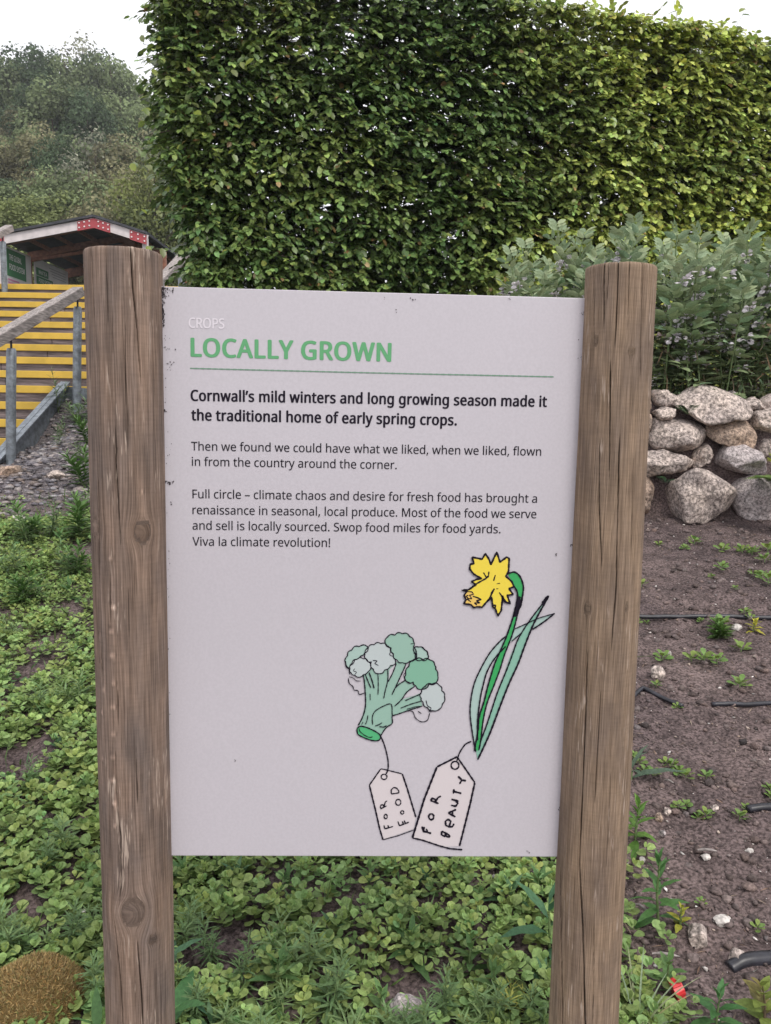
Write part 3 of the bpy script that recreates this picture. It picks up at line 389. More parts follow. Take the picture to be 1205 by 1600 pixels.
# board: corners read from the photograph, continued into the post slots
ul, ur_, ll, lr = uv(250, 447), uv(916, 466), uv(262, 1338), uv(874, 1338)
top_v = (ul[1] + ur_[1]) / 2; bot_v = (ll[1] + lr[1]) / 2
u_r = uv(972, 900)[0]
bm = bmesh.new()
TH = 0.010
pts = [(-0.005, bot_v), (u_r - 0.004, bot_v), (u_r + 0.004, top_v), (-0.005, top_v)]
vf = [bm.verts.new(onb(u, v, 0) - sign_loc) for u, v in pts]; vb = [bm.verts.new(onb(u, v, -TH) - sign_loc) for u, v in pts]
bm.faces.new(vf); bm.faces.new(vb[::-1])
for k in range(4): bm.faces.new((vf[k], vb[k], vb[(k + 1) % 4], vf[(k + 1) % 4]))
board = bm_obj('board', bm, M['board'], sign, bevel=0.0012)

# ---- lettering
GL = {}
for ln in GLYPHS.strip('\n').split('\n'):
    ch, adv, sp = ln.split('\t')
    GL[ch] = (int(adv) / 1000, [np.array([int(v) for v in s.split()], float).reshape(-1, 3, 2) / 1000 for s in sp.split('|')] if sp else [])
CAP = 0.571
def text_width(s): return sum(GL[c][0] for c in s)
def text_mesh(name, s, bold=0.0, spacing=0.0):
    """outlines filled; a bold weight is struck several times around a small circle, each strike a hair above the last"""
    cu = bpy.data.curves.new(name, 'CURVE'); cu.dimensions = '2D'; cu.fill_mode = 'FRONT'; cu.resolution_u = 3
    x = 0
    for c in s:
        adv, sps = GL[c]
        for sp in sps:
            b = cu.splines.new('BEZIER'); b.bezier_points.add(len(sp) - 1); b.use_cyclic_u = True
            for p, (hl, cc, hr) in zip(b.bezier_points, sp):
                p.handle_left_type = p.handle_right_type = 'FREE'
                p.co = (x + cc[0], cc[1], 0); p.handle_left = (x + hl[0], hl[1], 0); p.handle_right = (x + hr[0], hr[1], 0)
        x += adv + spacing
    o = bpy.data.objects.new(name, cu); C.objects.link(o)
    dg = bpy.context.evaluated_depsgraph_get()
    me = bpy.data.meshes.new_from_object(o.evaluated_get(dg)); bpy.data.objects.remove(o); bpy.data.curves.remove(cu)
    n = len(me.vertices); co_ = np.empty(n * 3, np.float32); me.vertices.foreach_get('co', co_); co_ = co_.reshape(-1, 3)
    me.calc_loop_triangles(); tr = np.empty(len(me.loop_triangles) * 3, np.int32); me.loop_triangles.foreach_get('vertices', tr); tr = tr.reshape(-1, 3)
    bpy.data.meshes.remove(me)
    offs = [(0, 0)] if bold == 0 else [(0, 0)] + [(bold * math.cos(a), bold * 0.55 * math.sin(a)) for a in np.linspace(0, 2 * math.pi, 8, endpoint=False)]
    V = np.concatenate([co_ + np.array([ox, oy, k * 0.00002]) for k, (ox, oy) in enumerate(offs)]); Fc = np.concatenate([tr + k * n for k in range(len(offs))])
    return npmesh(name, V, [Fc]), V
LAYER = 0.0004
def put_text(name, s, p0, p1, cap_px, material, bold=0.0, spacing=0.0, parent=None, frame=None, n=LAYER):
    """write s from pixel p0 to p1 along the board; frame overrides the board's (uv, onb, base) for other panels"""
    me, v = text_mesh(name, s, bold, spacing)
    fu, fo, base = frame or (uv, onb, sign_loc)
    a, b = fu(*p0), fu(*p1)
    e = np.array([b[0] - a[0], b[1] - a[1]]); L = np.linalg.norm(e); e /= L; nrm = np.array([-e[1], e[0]])
    c = fu(p0[0], p0[1] - cap_px); h = np.dot(np.array(c) - np.array(a), nrm)
    x0, x1 = v[:, 0].min(), v[:, 0].max()
    U = np.array(a)[None] + e[None] * ((v[:, 0] - x0) / (x1 - x0) * L)[:, None] + nrm[None] * (v[:, 1] / CAP * h)[:, None]
    W = np.array([fo(u_, v_, n + z_) - base for (u_, v_), z_ in zip(U, v[:, 2])], np.float32)
    me.vertices.foreach_set('co', W.ravel()); me.update()
    return link(name, me, material, parent or board)
put_text('heading_lettering', 'CROPS', (295, 512), (351, 513.5), 15.5, M['ink_white'], 0.018)
put_text('heading_lettering', 'LOCALLY GROWN', (298, 556.5), (611.5, 564.5), 28, M['ink_green'], 0.032, 0.03)
put_text('bold_lettering', 'Cornwall’s mild winters and long growing season made it', (298, 626), (854.5, 635.5), 16.6, M['ink_black'], 0.030, 0.022)
put_text('bold_lettering', 'the traditional home of early spring crops.', (299, 656.5), (714, 664.5), 16.6, M['ink_black'], 0.030, 0.022)
for s, p0, p1 in (('Then we found we could have what we liked, when we liked, flown', (299, 703.7), (845.5, 712)),
                  ('in from the country around the corner.', (300, 727.7), (620, 733)),
                  ('Full circle – climate chaos and desire for fresh food has brought a', (301, 778.3), (839, 785.5)),
                  ('renaissance in seasonal, local produce. Most of the food we serve', (301, 803.2), (838, 809.7)),
                  ('and sell is locally sourced. Swop food miles for food yards.', (301, 827.4), (782, 833.2)),
                  ('Viva la climate revolution!', (301, 852.4), (516, 854.6))):
    put_text('body_lettering', s, p0, p1, 13.4, M['ink_grey'], 0.005)

# ---- flat drawings: filled outlines and pen strokes, in photo pixels
def resample(P, step, closed=False):
    P = np.array(P, float)
    if closed: P = np.vstack([P, P[:1]])
    d = np.r_[0, np.cumsum(np.linalg.norm(np.diff(P, axis=0), axis=1))]
    n = max(2, int(d[-1] / step)); t = np.linspace(0, d[-1], n + 1)
    R = np.stack([np.interp(t, d, P[:, 0]), np.interp(t, d, P[:, 1])], 1)
    return R[:-1] if closed else R
def smooth_line(P, k=6):
    """Catmull-Rom through P"""
    P = np.array(P, float); Q = np.vstack([2 * P[0] - P[1], P, 2 * P[-1] - P[-2]]); out = []
    for i in range(1, len(Q) - 2):
        t = np.linspace(0, 1, k, endpoint=False)[:, None]; a, b, c, d = Q[i - 1], Q[i], Q[i + 1], Q[i + 2]
        out.append(0.5 * ((2 * b) + (-a + c) * t + (2 * a - 5 * b + 4 * c - d) * t ** 2 + (-a + 3 * b - 3 * c + d) * t ** 3))
    return np.vstack(out + [P[-1:]])
def cloud(P, bump=0.28):
    """scalloped closed outline through P"""
    P = np.array(P, float); c = P.mean(0); out = []
    for i in range(len(P)):
        a, b = P[i], P[(i + 1) % len(P)]; m = (a + b) / 2; nrm = np.array([(b - a)[1], -(b - a)[0]])
        if np.dot(nrm, m - c) < 0: nrm = -nrm
        for t in (0, 0.2, 0.4, 0.6, 0.8):
            out.append(a + (b - a) * t + nrm * bump * math.sin(math.pi * t) * (0.9 + 0.3 * math.sin(7 * i)))
    return np.array(out)
def fill(name, P, material, lay, parent=None):
    Q = [uv(x, y) for x, y in P]
    tris = tessellate_polygon([[Vector((u_, v_, 0)) for u_, v_ in Q]])
    me = npmesh(name, np.array([tuple(onb(u_, v_, lay) - sign_loc) for u_, v_ in Q]), [np.array(tris)])
    return link(name, me, material, parent or board)
_jit = random.Random(3)
def strokes(name, lines, material, lay, parent=None):
    """lines: (points, width px[, closed]); the whole pen drawing of one figure is one print"""
    Vs, Fs, o = [], [], 0
    for ln in lines:
        P, wd = ln[0], ln[1]; closed = len(ln) > 2 and ln[2]
        P = resample(P, 1.1, closed); n = len(P)
        if closed: P = np.vstack([P, P[:1]]); n += 1
        t = np.gradient(P, axis=0); t /= np.linalg.norm(t, axis=1, keepdims=True) + 1e-9; nr = np.stack([-t[:, 1], t[:, 0]], 1)
        ph = _jit.random() * 6; s = np.arange(n)
        ww = wd / 2 * (1 + 0.16 * np.sin(s * 0.7 + ph) + 0.10 * np.sin(s * 1.9 + ph * 2))
        if not closed: ww = ww * np.clip(np.minimum(s + 0.6, n - s - 0.4) / 1.6, 0.25, 1)
        A, B = P + nr * ww[:, None], P - nr * ww[:, None]
        for a, b in zip(A, B): Vs += [onb(*uv(*a), lay) - sign_loc, onb(*uv(*b), lay) - sign_loc]
        for k in range(n - 1): Fs.append((o + 2 * k, o + 2 * k + 1, o + 2 * k + 3, o + 2 * k + 2))
        o += 2 * n
    return link(name, npmesh(name, np.array([tuple(v) for v in Vs]), [np.array(Fs)]), material, parent or board)
strokes('rule_line', [([(297, 575.5), (580, 582.6), (865.5, 588.8)], 2.0)], M['ink_rule'], LAYER)

def cA(P): return [(520 + x / 4.325, 970 + y / 4.325) for x, y in P]          # broccoli and small tag
def cB(P): return [(620 + x / 3.265, 850 + y / 3.265) for x, y in P]          # stem, leaves and large tag
def cC(P): return [(720 + x / 7.531, 850 + y / 7.533) for x, y in P]          # the flower
pale = mat('ink_pale_sage', (0.36, 0.50, 0.45), 0.5); sage = mat('ink_sage', (0.28, 0.45, 0.37), 0.5); mid = mat('ink_mid_green', (0.20, 0.42, 0.30), 0.5)
palest = mat('ink_palest', (0.47, 0.53, 0.53), 0.5); cut = mat('ink_cut_green', (0.08, 0.42, 0.18), 0.5); flg = mat('ink_stem_green', (0.035, 0.36, 0.10), 0.5)
leafg = mat('ink_leaf_green', (0.23, 0.45, 0.35), 0.5); yel = mat('ink_yellow', (0.78, 0.62, 0.06), 0.5); ora = mat('ink_orange', (0.74, 0.50, 0.12), 0.5)
tagc = mat('ink_tag_cream', (0.62, 0.57, 0.58), 0.5)
base_l = LAYER
F_back = [(88, 290), (100, 235), (130, 195), (180, 172), (240, 178), (215, 215), (190, 235), (150, 260), (118, 300), (105, 320)]
F_white = [(118, 325), (130, 285), (165, 258), (205, 255), (240, 275), (258, 305), (240, 340), (205, 362), (185, 378), (150, 365), (125, 350)]
F_mid = [(218, 225), (240, 180), (280, 160), (325, 152), (370, 170), (390, 205), (410, 245), (425, 285), (390, 300), (350, 330), (315, 355), (275, 325), (262, 275), (225, 255)]
F_top = [(355, 150), (370, 108), (420, 95), (470, 85), (520, 105), (545, 135), (545, 175), (565, 215), (560, 255), (520, 270), (470, 280), (435, 262), (410, 220), (395, 180)]
F_tr = [(545, 185), (580, 175), (620, 195), (640, 225), (640, 255), (600, 262), (565, 262), (560, 220)]
F_dark = [(495, 360), (515, 305), (555, 262), (610, 262), (655, 262), (690, 300), (695, 325), (710, 365), (695, 420), (650, 425), (605, 460), (560, 435), (545, 410), (495, 405)]
F_right = [(600, 480), (625, 440), (670, 425), (720, 435), (735, 470), (755, 510), (740, 560), (720, 595), (675, 605), (640, 585), (610, 545), (598, 520)]
STEM = [(205, 360), (255, 320), (320, 350), (375, 325), (430, 275), (500, 285), (470, 350), (435, 420), (490, 400), (555, 435), (500, 490), (470, 530), (540, 510), (600, 485),
        (600, 545), (605, 575), (520, 600), (450, 625), (403, 640), (402, 690), (365, 715), (345, 740), (325, 775), (250, 725), (172, 705), (200, 640), (222, 560), (215, 470), (212, 400)]
bro = fill('broccoli_drawing', cA(STEM), sage, base_l)
for P, m_ in ((F_back, pale), (F_mid, palest), (F_white, palest), (F_tr, pale), (F_top, sage), (F_right, palest), (F_dark, mid)):
    fill('floret_drawing', cA(cloud(P, 0.22)), m_, base_l * (2 if m_ is not palest else 2.5) + (0.0002 if P is F_dark else 0) + (0.0003 if P is F_white else 0), bro)
gap1 = [(430, 440), (470, 400), (500, 420), (540, 440), (500, 470), (460, 515), (440, 540), (420, 560), (412, 575)]
fill('cut_face_drawing', cA([(165, 722), (190, 710), (240, 722), (300, 752), (322, 775), (315, 802), (280, 808), (230, 795), (175, 768), (165, 745)]), cut, base_l * 2, bro)
for P in ([(455, 420), (495, 300), (505, 290), (500, 370), (480, 405), (430, 440)], [(470, 520), (520, 470), (560, 440), (600, 465), (598, 485), (550, 505)],
          [(378, 400), (382, 330), (425, 290), (400, 370)]):
    fill('board_gap_drawing', cA(P), M['board'], base_l * 1.5, bro)
L = []
for P, wd in ((F_back, 1.6), (F_mid, 1.5), (F_white, 1.5), (F_tr, 1.6), (F_top, 1.6), (F_right, 1.6), (F_dark, 1.7)): L.append((cA(cloud(P, 0.22)), wd, True))
for P, wd in (([(205, 360), (215, 420), (222, 560), (205, 640), (172, 705)], 2), ([(325, 775), (345, 740), (370, 712), (402, 690), (400, 640)], 1.8),
              ([(400, 640), (450, 625), (520, 600), (605, 574)], 1.7), ([(220, 360), (240, 410), (258, 452)], 1.7), ([(245, 345), (265, 400), (280, 455)], 2),
              ([(305, 350), (308, 420), (306, 498)], 1.4), ([(372, 325), (372, 400), (355, 470), (345, 522)], 1.6), ([(430, 285), (405, 350), (375, 410)], 1.6),
              ([(495, 290), (455, 380), (400, 498)], 1.8), ([(490, 400), (450, 425), (425, 450)], 1.6), ([(555, 440), (500, 480), (465, 530), (418, 575)], 1.8),
              ([(600, 490), (540, 515), (488, 538)], 1.5), ([(600, 540), (530, 560), (458, 588)], 1.5), ([(600, 575), (560, 578), (500, 595)], 1.2),
              ([(270, 700), (268, 650), (285, 610), (340, 575), (395, 562), (402, 640)], 1.5), ([(285, 708), (310, 700), (335, 685)], 1.6), ([(315, 712), (345, 715), (365, 705)], 1.8),
              ([(252, 490), (254, 535)], 1.3), ([(238, 635), (232, 670), (220, 698)], 1.4), ([(205, 680), (195, 700)], 1.2),
              ([(178, 722), (185, 745), (215, 770), (250, 785), (270, 780)], 1.3), ([(110, 375), (140, 385), (160, 403), (190, 405)], 1.2),
              ([(105, 385), (112, 420), (135, 440), (145, 465), (170, 470), (180, 495), (215, 485)], 1.5), ([(270, 265), (300, 270), (285, 285), (310, 300)], 1.2),
              ([(150, 320), (140, 335), (160, 345), (150, 360)], 1.1), ([(375, 165), (395, 195), (385, 225), (410, 240)], 1.1), ([(525, 155), (548, 150)], 1.2),
              ([(545, 215), (565, 225), (560, 250), (540, 262)], 1.3), ([(600, 175), (635, 205), (645, 235), (642, 258)], 1.5),
              ([(495, 345), (480, 365), (492, 400), (520, 415)], 1.1), ([(630, 535), (640, 570), (665, 590), (650, 610), (680, 608)], 1.3),
              ([(500, 605), (540, 612), (560, 655), (600, 680), (640, 668), (655, 620)], 1.4), ([(575, 608), (600, 625)], 1.3), ([(545, 620), (555, 645)], 1.1), ([(88, 270), (92, 300), (110, 320), (115, 360)], 1.5)):
    L.append((cA(smooth_line(P)), wd))
L.append((cA(smooth_line([(165, 722), (190, 710), (240, 722), (300, 752), (322, 775), (315, 802), (280, 808), (230, 795), (175, 768), (165, 745), (165, 722)])), 2))
strokes('pen_outline', L, M['ink_black'], base_l * 4, bro)
# tags
T1 = [(325, 998), (470, 1032), (500, 1110), (560, 1320), (548, 1405), (340, 1477), (318, 1400), (295, 1280), (248, 1108)]
T2b = [(308, 1085), (398, 1215), (385, 1290), (355, 1400), (322, 1540), (240, 1545), (80, 1497), (130, 1320), (205, 1135)]
tag1 = fill('food_tag_drawing', cA(T1), tagc, base_l)
tag2 = fill('beauty_tag_drawing', cB(T2b), tagc, base_l * 1.6)
strokes('pen_outline', [(cA(smooth_line([(325, 778), (350, 840), (372, 930), (374, 1000), (358, 1036)])), 2.1), (cA([(325, 998), (350, 1002), (470, 1032)]), 1.7),
         (cA([(470, 1032), (500, 1120), (562, 1325)]), 2.5), (cA([(325, 998), (248, 1108)]), 2.1), (cA([(248, 1108), (290, 1280), (318, 1405), (340, 1477)]), 2.5),
         (cA([(340, 1477), (440, 1450), (545, 1412)]), 1.4), (cA([(347 + 20 * math.cos(a), 1052 + 18 * math.sin(a)) for a in np.linspace(0, 6.28, 16)[:-1]]), 1.8, True)], M['ink_black'], base_l * 3, tag1)
W1 = [([(348, 1372), (358, 1402)], 0), ([(350, 1402), (405, 1386)], 0), ([(372, 1372), (380, 1393)], 0)]
def letters(rows, conv, wd): return [(conv(P), wd) for P in rows]
food = [[(346, 1378), (352, 1405)], [(350, 1404), (408, 1387)], [(372, 1378), (380, 1396)],
        [(358 + 11 * math.cos(a), 1320 + 15 * math.sin(a)) for a in np.linspace(0, 6.3, 14)],
        [(320, 1250), (328, 1272)], [(322, 1268), (365, 1248)], [(322, 1250), (330, 1240), (342, 1242), (346, 1258)], [(346, 1256), (355, 1222), (368, 1214)],
        [(440, 1352), (452, 1385)], [(448, 1384), (515, 1358)], [(470, 1352), (480, 1376)], [(482, 1345), (492, 1368)],
        [(470 + 11 * math.cos(a), 1292 + 12 * math.sin(a)) for a in np.linspace(0, 6.3, 14)], [(443 + 18 * math.cos(a), 1224 + 20 * math.sin(a)) for a in np.linspace(0, 6.3, 16)],
        [(396, 1168), (448, 1160)], [(396, 1168), (395, 1140), (412, 1124), (432, 1128), (446, 1145), (448, 1160)]]
strokes('tag_lettering', letters(food, cA, 1.9), M['ink_black'], base_l * 3, tag1)
strokes('pen_outline', [(cB(smooth_line([(380, 1005), (350, 1020), (325, 1055), (312, 1085), (305, 1110)])), 2.2), (cB([(308, 1083), (205, 1135)]), 2.8), (cB([(205, 1135), (140, 1300), (80, 1497)]), 3.2),
         (cB([(80, 1497), (130, 1508), (210, 1535), (270, 1552), (335, 1557)]), 2.4), (cB([(308, 1085), (350, 1145), (398, 1215)]), 2.6), (cB([(398, 1215), (375, 1320), (345, 1440), (320, 1538)]), 3.0),
         (cB([(297 + 20 * math.cos(a), 1127 + 20 * math.sin(a)) for a in np.linspace(0, 6.28, 18)[:-1]]), 2.3, True)], M['ink_black'], base_l * 3.6, tag2)
beauty = [[(128, 1438), (140, 1470)], [(134, 1462), (176, 1474)], [(150, 1450), (158, 1466)], [(140, 1440), (134, 1468)],
          [(176 + 13 * math.cos(a), 1389 + 15 * math.sin(a)) for a in np.linspace(0, 6.3, 14)],
          [(172, 1306), (214, 1322)], [(172, 1308), (180, 1295), (196, 1300), (198, 1316)], [(196, 1312), (212, 1290), (226, 1284)],
          [(230, 1462), (270, 1484)], [(230, 1462), (228, 1480), (244, 1490), (250, 1474)], [(250, 1474), (252, 1490), (268, 1492), (270, 1482)],
          [(268, 1436), (276, 1412), (262, 1402), (248, 1412), (250, 1432), (266, 1440), (284, 1440), (292, 1424)],
          [(262, 1370), (300, 1390)], [(262, 1370), (303, 1352)], [(282, 1384), (286, 1360)],
          [(278, 1300), (300, 1306), (312, 1320), (300, 1336), (276, 1330)], [(278, 1300), (316, 1310)],
          [(292, 1248), (288, 1272)], [(290, 1260), (330, 1270)],
          [(312, 1182), (332, 1202)], [(320, 1222), (332, 1202)], [(332, 1202), (354, 1206)]]
strokes('tag_lettering', letters(beauty, cB, 2.9), M['ink_black'], base_l * 3.6, tag2)
# daffodil
daf_leaf = [(402, 1058), (388, 980), (374, 870), (378, 790), (395, 710), (425, 640), (470, 560), (520, 500), (560, 462), (610, 430), (660, 405), (720, 378), (805, 352), (760, 385), (690, 435), (640, 450),
            (585, 495), (560, 510), (530, 545), (490, 590), (460, 640), (440, 700), (425, 770), (420, 850), (412, 940), (415, 1040)]
pl_ = mat('ink_leaf_pale', (0.37, 0.51, 0.47), 0.5)
daf = fill('daffodil_drawing', cB(daf_leaf), pl_, base_l)
leaf2 = [(412, 1098), (405, 1060), (430, 1000), (455, 930), (480, 850), (510, 760), (545, 670), (580, 570), (610, 500), (650, 430), (700, 355), (775, 260), (740, 330), (690, 430), (650, 520), (620, 600), (570, 710), (520, 830), (475, 950), (440, 1050)]
fill('leaf_drawing', cB(leaf2), leafg, base_l * 2, daf)
stem2 = [(395, 1055), (405, 1000), (415, 940), (420, 880), (445, 800), (465, 720), (495, 620), (520, 560), (555, 480), (590, 380), (600, 330), (615, 290), (612, 250), (600, 215), (565, 150), (600, 142), (630, 165),
         (645, 215), (640, 270), (622, 330), (605, 400), (585, 470), (550, 560), (525, 640), (495, 720), (460, 810), (440, 900), (425, 1000), (418, 1050)]
fill('stem_drawing', cB(stem2), flg, base_l * 3, daf)
petal = [(130, 152), (250, 175), (290, 110), (330, 175), (355, 240), (385, 170), (423, 92), (460, 210), (540, 150), (568, 170), (560, 320), (528, 375), (600, 440), (625, 500), (565, 520), (615, 590), (545, 600), (580, 700), (530, 680),
         (490, 620), (475, 780), (435, 840), (405, 760), (378, 740), (360, 620), (300, 680), (250, 740), (190, 735), (150, 745), (120, 710), (35, 700), (60, 650), (38, 600), (70, 555), (20, 540), (90, 535), (180, 475), (125, 440), (190, 410), (245, 405), (150, 350), (105, 290), (110, 235), (155, 228)]
fill('petal_drawing', cC(petal), yel, base_l * 4, daf)
fill('trumpet_edge_drawing', cC([(45, 600), (75, 560), (140, 560), (160, 600), (140, 625), (200, 640), (235, 655), (215, 685), (250, 700), (230, 730), (185, 735), (150, 742), (120, 708), (40, 698), (65, 650)]), ora, base_l * 4.5, daf)
L = [(cC(petal), 2.9, True)]
for P, wd in (([(265, 330), (300, 390), (325, 370), (330, 320)], 2.0), ([(330, 375), (290, 405), (190, 460), (90, 535)], 2.4), ([(405, 360), (385, 430)], 2.0), ([(420, 465), (462, 458)], 1.3), ([(415, 522), (442, 524)], 1.3),
              ([(395, 520), (365, 570), (340, 640), (300, 680)], 3.0), ([(450, 565), (475, 600), (510, 670), (530, 690)], 2.2), ([(490, 600), (495, 680)], 3.0),
              ([(70, 555), (130, 560), (150, 590), (100, 600), (130, 640), (70, 640), (120, 680)], 1.7), ([(140, 610), (200, 630), (240, 650), (180, 665), (220, 690), (160, 690), (190, 715)], 2.2), ([(5, 540), (60, 545), (90, 540)], 2.0),
              ([(90, 600), (60, 610), (90, 640), (60, 660)], 1.8), ([(375, 720), (410, 715), (400, 760)], 2.4)): L.append((cC(P), wd))
for P, wd in (([(402, 1058), (388, 980), (374, 870), (378, 790), (395, 710), (425, 640), (470, 560), (520, 500), (560, 465)], 2.2), ([(600, 432), (660, 405), (720, 378), (805, 352)], 1.6), ([(805, 352), (750, 395), (690, 435)], 2.4),
              ([(638, 450), (585, 495)], 1.8), ([(555, 520), (500, 580), (460, 650), (440, 720), (425, 790), (412, 900), (412, 1000)], 2.3),
              ([(412, 1098), (440, 1040), (480, 950), (525, 830), (570, 715), (620, 605), (655, 510), (700, 400), (775, 262)], 2.9), ([(425, 1010), (455, 930), (485, 840), (515, 750), (560, 640), (590, 560), (620, 480), (680, 385), (770, 268)], 2.2),
              ([(395, 1055), (405, 1000), (415, 940), (420, 880), (445, 800), (465, 720), (495, 620), (520, 560), (555, 480), (590, 380), (605, 320)], 2.5),
              ([(418, 1050), (428, 1000), (440, 900), (460, 810), (495, 720), (525, 640), (550, 560), (585, 470), (605, 400), (622, 330), (640, 270)], 2.3),
              ([(565, 150), (600, 142), (628, 165), (645, 215), (640, 270)], 2.6), ([(600, 215), (615, 250), (612, 290), (600, 350), (590, 375)], 2.6), ([(625, 265), (615, 330), (600, 370)], 5.0), ([(640, 262), (632, 310), (612, 350)], 3.0), ([(740, 300), (772, 262)], 3.6)):
    L.append((cB(smooth_line(P)), wd))
strokes('pen_outline', L, M['ink_black'], base_l * 5, daf)

# dirt specks and chewed print along the board's edges
L = []
def speck(x, y, r):
    a0 = rng.random() * 6; k = 5 + int(rng.random() * 3)
    return [(x + r * (0.5 + rng.random()) * math.cos(a0 + 6.283 * i / k), y + r * 1.3 * (0.5 + rng.random()) * math.sin(a0 + 6.283 * i / k)) for i in range(k)]
sp = []
for k in range(150):                                        # the left edge below its top corner
    t = rng.random() ** 1.4; sp.append((252 + t * 3 + abs(rng.normal()) * (4.5 if t < 0.4 else 1.5), 449 + t * 62, 0.4 + rng.random() * 0.8))
for k in range(20): sp.append((258 + rng.random() * 14, 450 + rng.random() * 8, 0.4 + rng.random() * 0.5))
for cx, cy, n, dx in ((262, 545, 8, 7), (270, 566, 6, 3), (262, 754, 26, 5), (267, 787, 4, 2), (911, 490, 9, 3), (908, 561, 8, 3), (877, 1263, 24, 2), (258, 642, 10, 2), (894, 852, 6, 2), (602, 466, 2, 1), (645, 468, 3, 2), (795, 467, 3, 2),
                      (619, 487, 2, 1), (870, 868, 3, 1), (367, 1188, 3, 2), (825, 1330, 5, 2), (904, 530, 2, 1)):
    for k in range(n): sp.append((cx + rng.normal() * dx, cy + rng.normal() * 1.6, 0.35 + rng.random() * 0.7))
for k in range(70): sp.append((257 + (rng.random() * 870 / 891) * 9 + abs(rng.normal()) * 1.2, 520 + rng.random() * 800, 0.3 + rng.random() * 0.4))
bm = bmesh.new()
for x, y, r in sp:
    bm.faces.new([bm.verts.new(onb(*uv(*p), 0.0009) - sign_loc) for p in speck(x, y, r)])
me = bpy.data.meshes.new('dirt_specks'); bm.to_mesh(me); bm.free()
link('dirt_specks', me, mat('board_dirt', (0.05, 0.04, 0.045), 0.9), board)['kind'] = 'stuff'

# ---- posts
def pmat(name, base, warm):
    m = bpy.data.materials.new(name); m.use_nodes = True; t = m.node_tree; N, Lk = t.nodes, t.links; b = N['Principled BSDF']
    b.inputs['Roughness'].default_value = 0.85; b.inputs['Specular IOR Level'].default_value = 0.25
    an = N.new('ShaderNodeAttribute'); an.attribute_name = 'grain'
    ac = N.new('ShaderNodeAttribute'); ac.attribute_name = 'col'
    def noise(sx, sz, det, p0, p1, c0, c1, dist=0.0):
        mp = N.new('ShaderNodeMapping'); mp.inputs['Scale'].default_value = (sx, sx, sz); Lk.new(an.outputs['Vector'], mp.inputs['Vector'])
        no = N.new('ShaderNodeTexNoise'); no.inputs['Scale'].default_value = 1; no.inputs['Detail'].default_value = det; no.inputs['Distortion'].default_value = dist; Lk.new(mp.outputs[0], no.inputs['Vector'])
        rp = N.new('ShaderNodeValToRGB'); rp.color_ramp.elements[0].position = p0; rp.color_ramp.elements[1].position = p1
        rp.color_ramp.elements[0].color = (*c0, 1); rp.color_ramp.elements[1].color = (*c1, 1); Lk.new(no.outputs['Fac'], rp.inputs['Fac']); return rp.outputs['Color'], no.outputs['Fac']
    def mul(a, c, typ='MULTIPLY', f=1.0):
        mm = N.new('ShaderNodeMix'); mm.data_type = 'RGBA'; mm.blend_type = typ
        if isinstance(f, float): mm.inputs['Factor'].default_value = f
        else: Lk.new(f, mm.inputs['Factor'])
        Lk.new(a, mm.inputs['A']); Lk.new(c, mm.inputs['B']); return mm.outputs['Result']
    big, _ = noise(26, 7, 5, 0.33, 0.67, base, warm)                       # broad weathering: grey to warm brown
    fine, ff = noise(650, 16, 5, 0.34, 0.66, (0.62, 0.60, 0.58), (1.28, 1.28, 1.28))
    rings, rf = noise(150, 5.0, 5, 0.33, 0.66, (0.80, 0.78, 0.76), (1.10, 1.10, 1.10), 0.4)
    cross, _ = noise(40, 300, 2, 0.3, 0.6, (0.93, 0.93, 0.93), (1.03, 1.03, 1.03))
    c = mul(mul(mul(big, fine), rings), cross)
    _, fl = noise(300, 22, 3, 0, 1, (0, 0, 0), (1, 1, 1))
    _, fl2 = noise(26, 5, 2, 0, 1, (0, 0, 0), (1, 1, 1))
    mu = N.new('ShaderNodeMath'); mu.operation = 'MULTIPLY'; Lk.new(fl, mu.inputs[0]); Lk.new(fl2, mu.inputs[1])
    rr = N.new('ShaderNodeValToRGB'); rr.color_ramp.elements[0].position = 0.345; rr.color_ramp.elements[1].position = 0.40; Lk.new(mu.outputs[0], rr.inputs['Fac'])
    fleck = N.new('ShaderNodeRGB'); fleck.outputs[0].default_value = (0.40, 0.32, 0.26, 1)
    c = mul(c, fleck.outputs[0], 'MIX', rr.outputs['Color'])                 # pale splintered flecks
    c = mul(c, ac.outputs['Color'])
    Lk.new(c, b.inputs['Base Color'])
    bp = N.new('ShaderNodeBump'); bp.inputs['Strength'].default_value = 0.55; bp.inputs['Distance'].default_value = 0.0012; Lk.new(ff, bp.inputs['Height'])
    b2 = N.new('ShaderNodeBump'); b2.inputs['Strength'].default_value = 0.5; b2.inputs['Distance'].default_value = 0.002; Lk.new(rf, b2.inputs['Height']); Lk.new(bp.outputs[0], b2.inputs['Normal'])
    Lk.new(b2.outputs[0], b.inputs['Normal'])
    return m
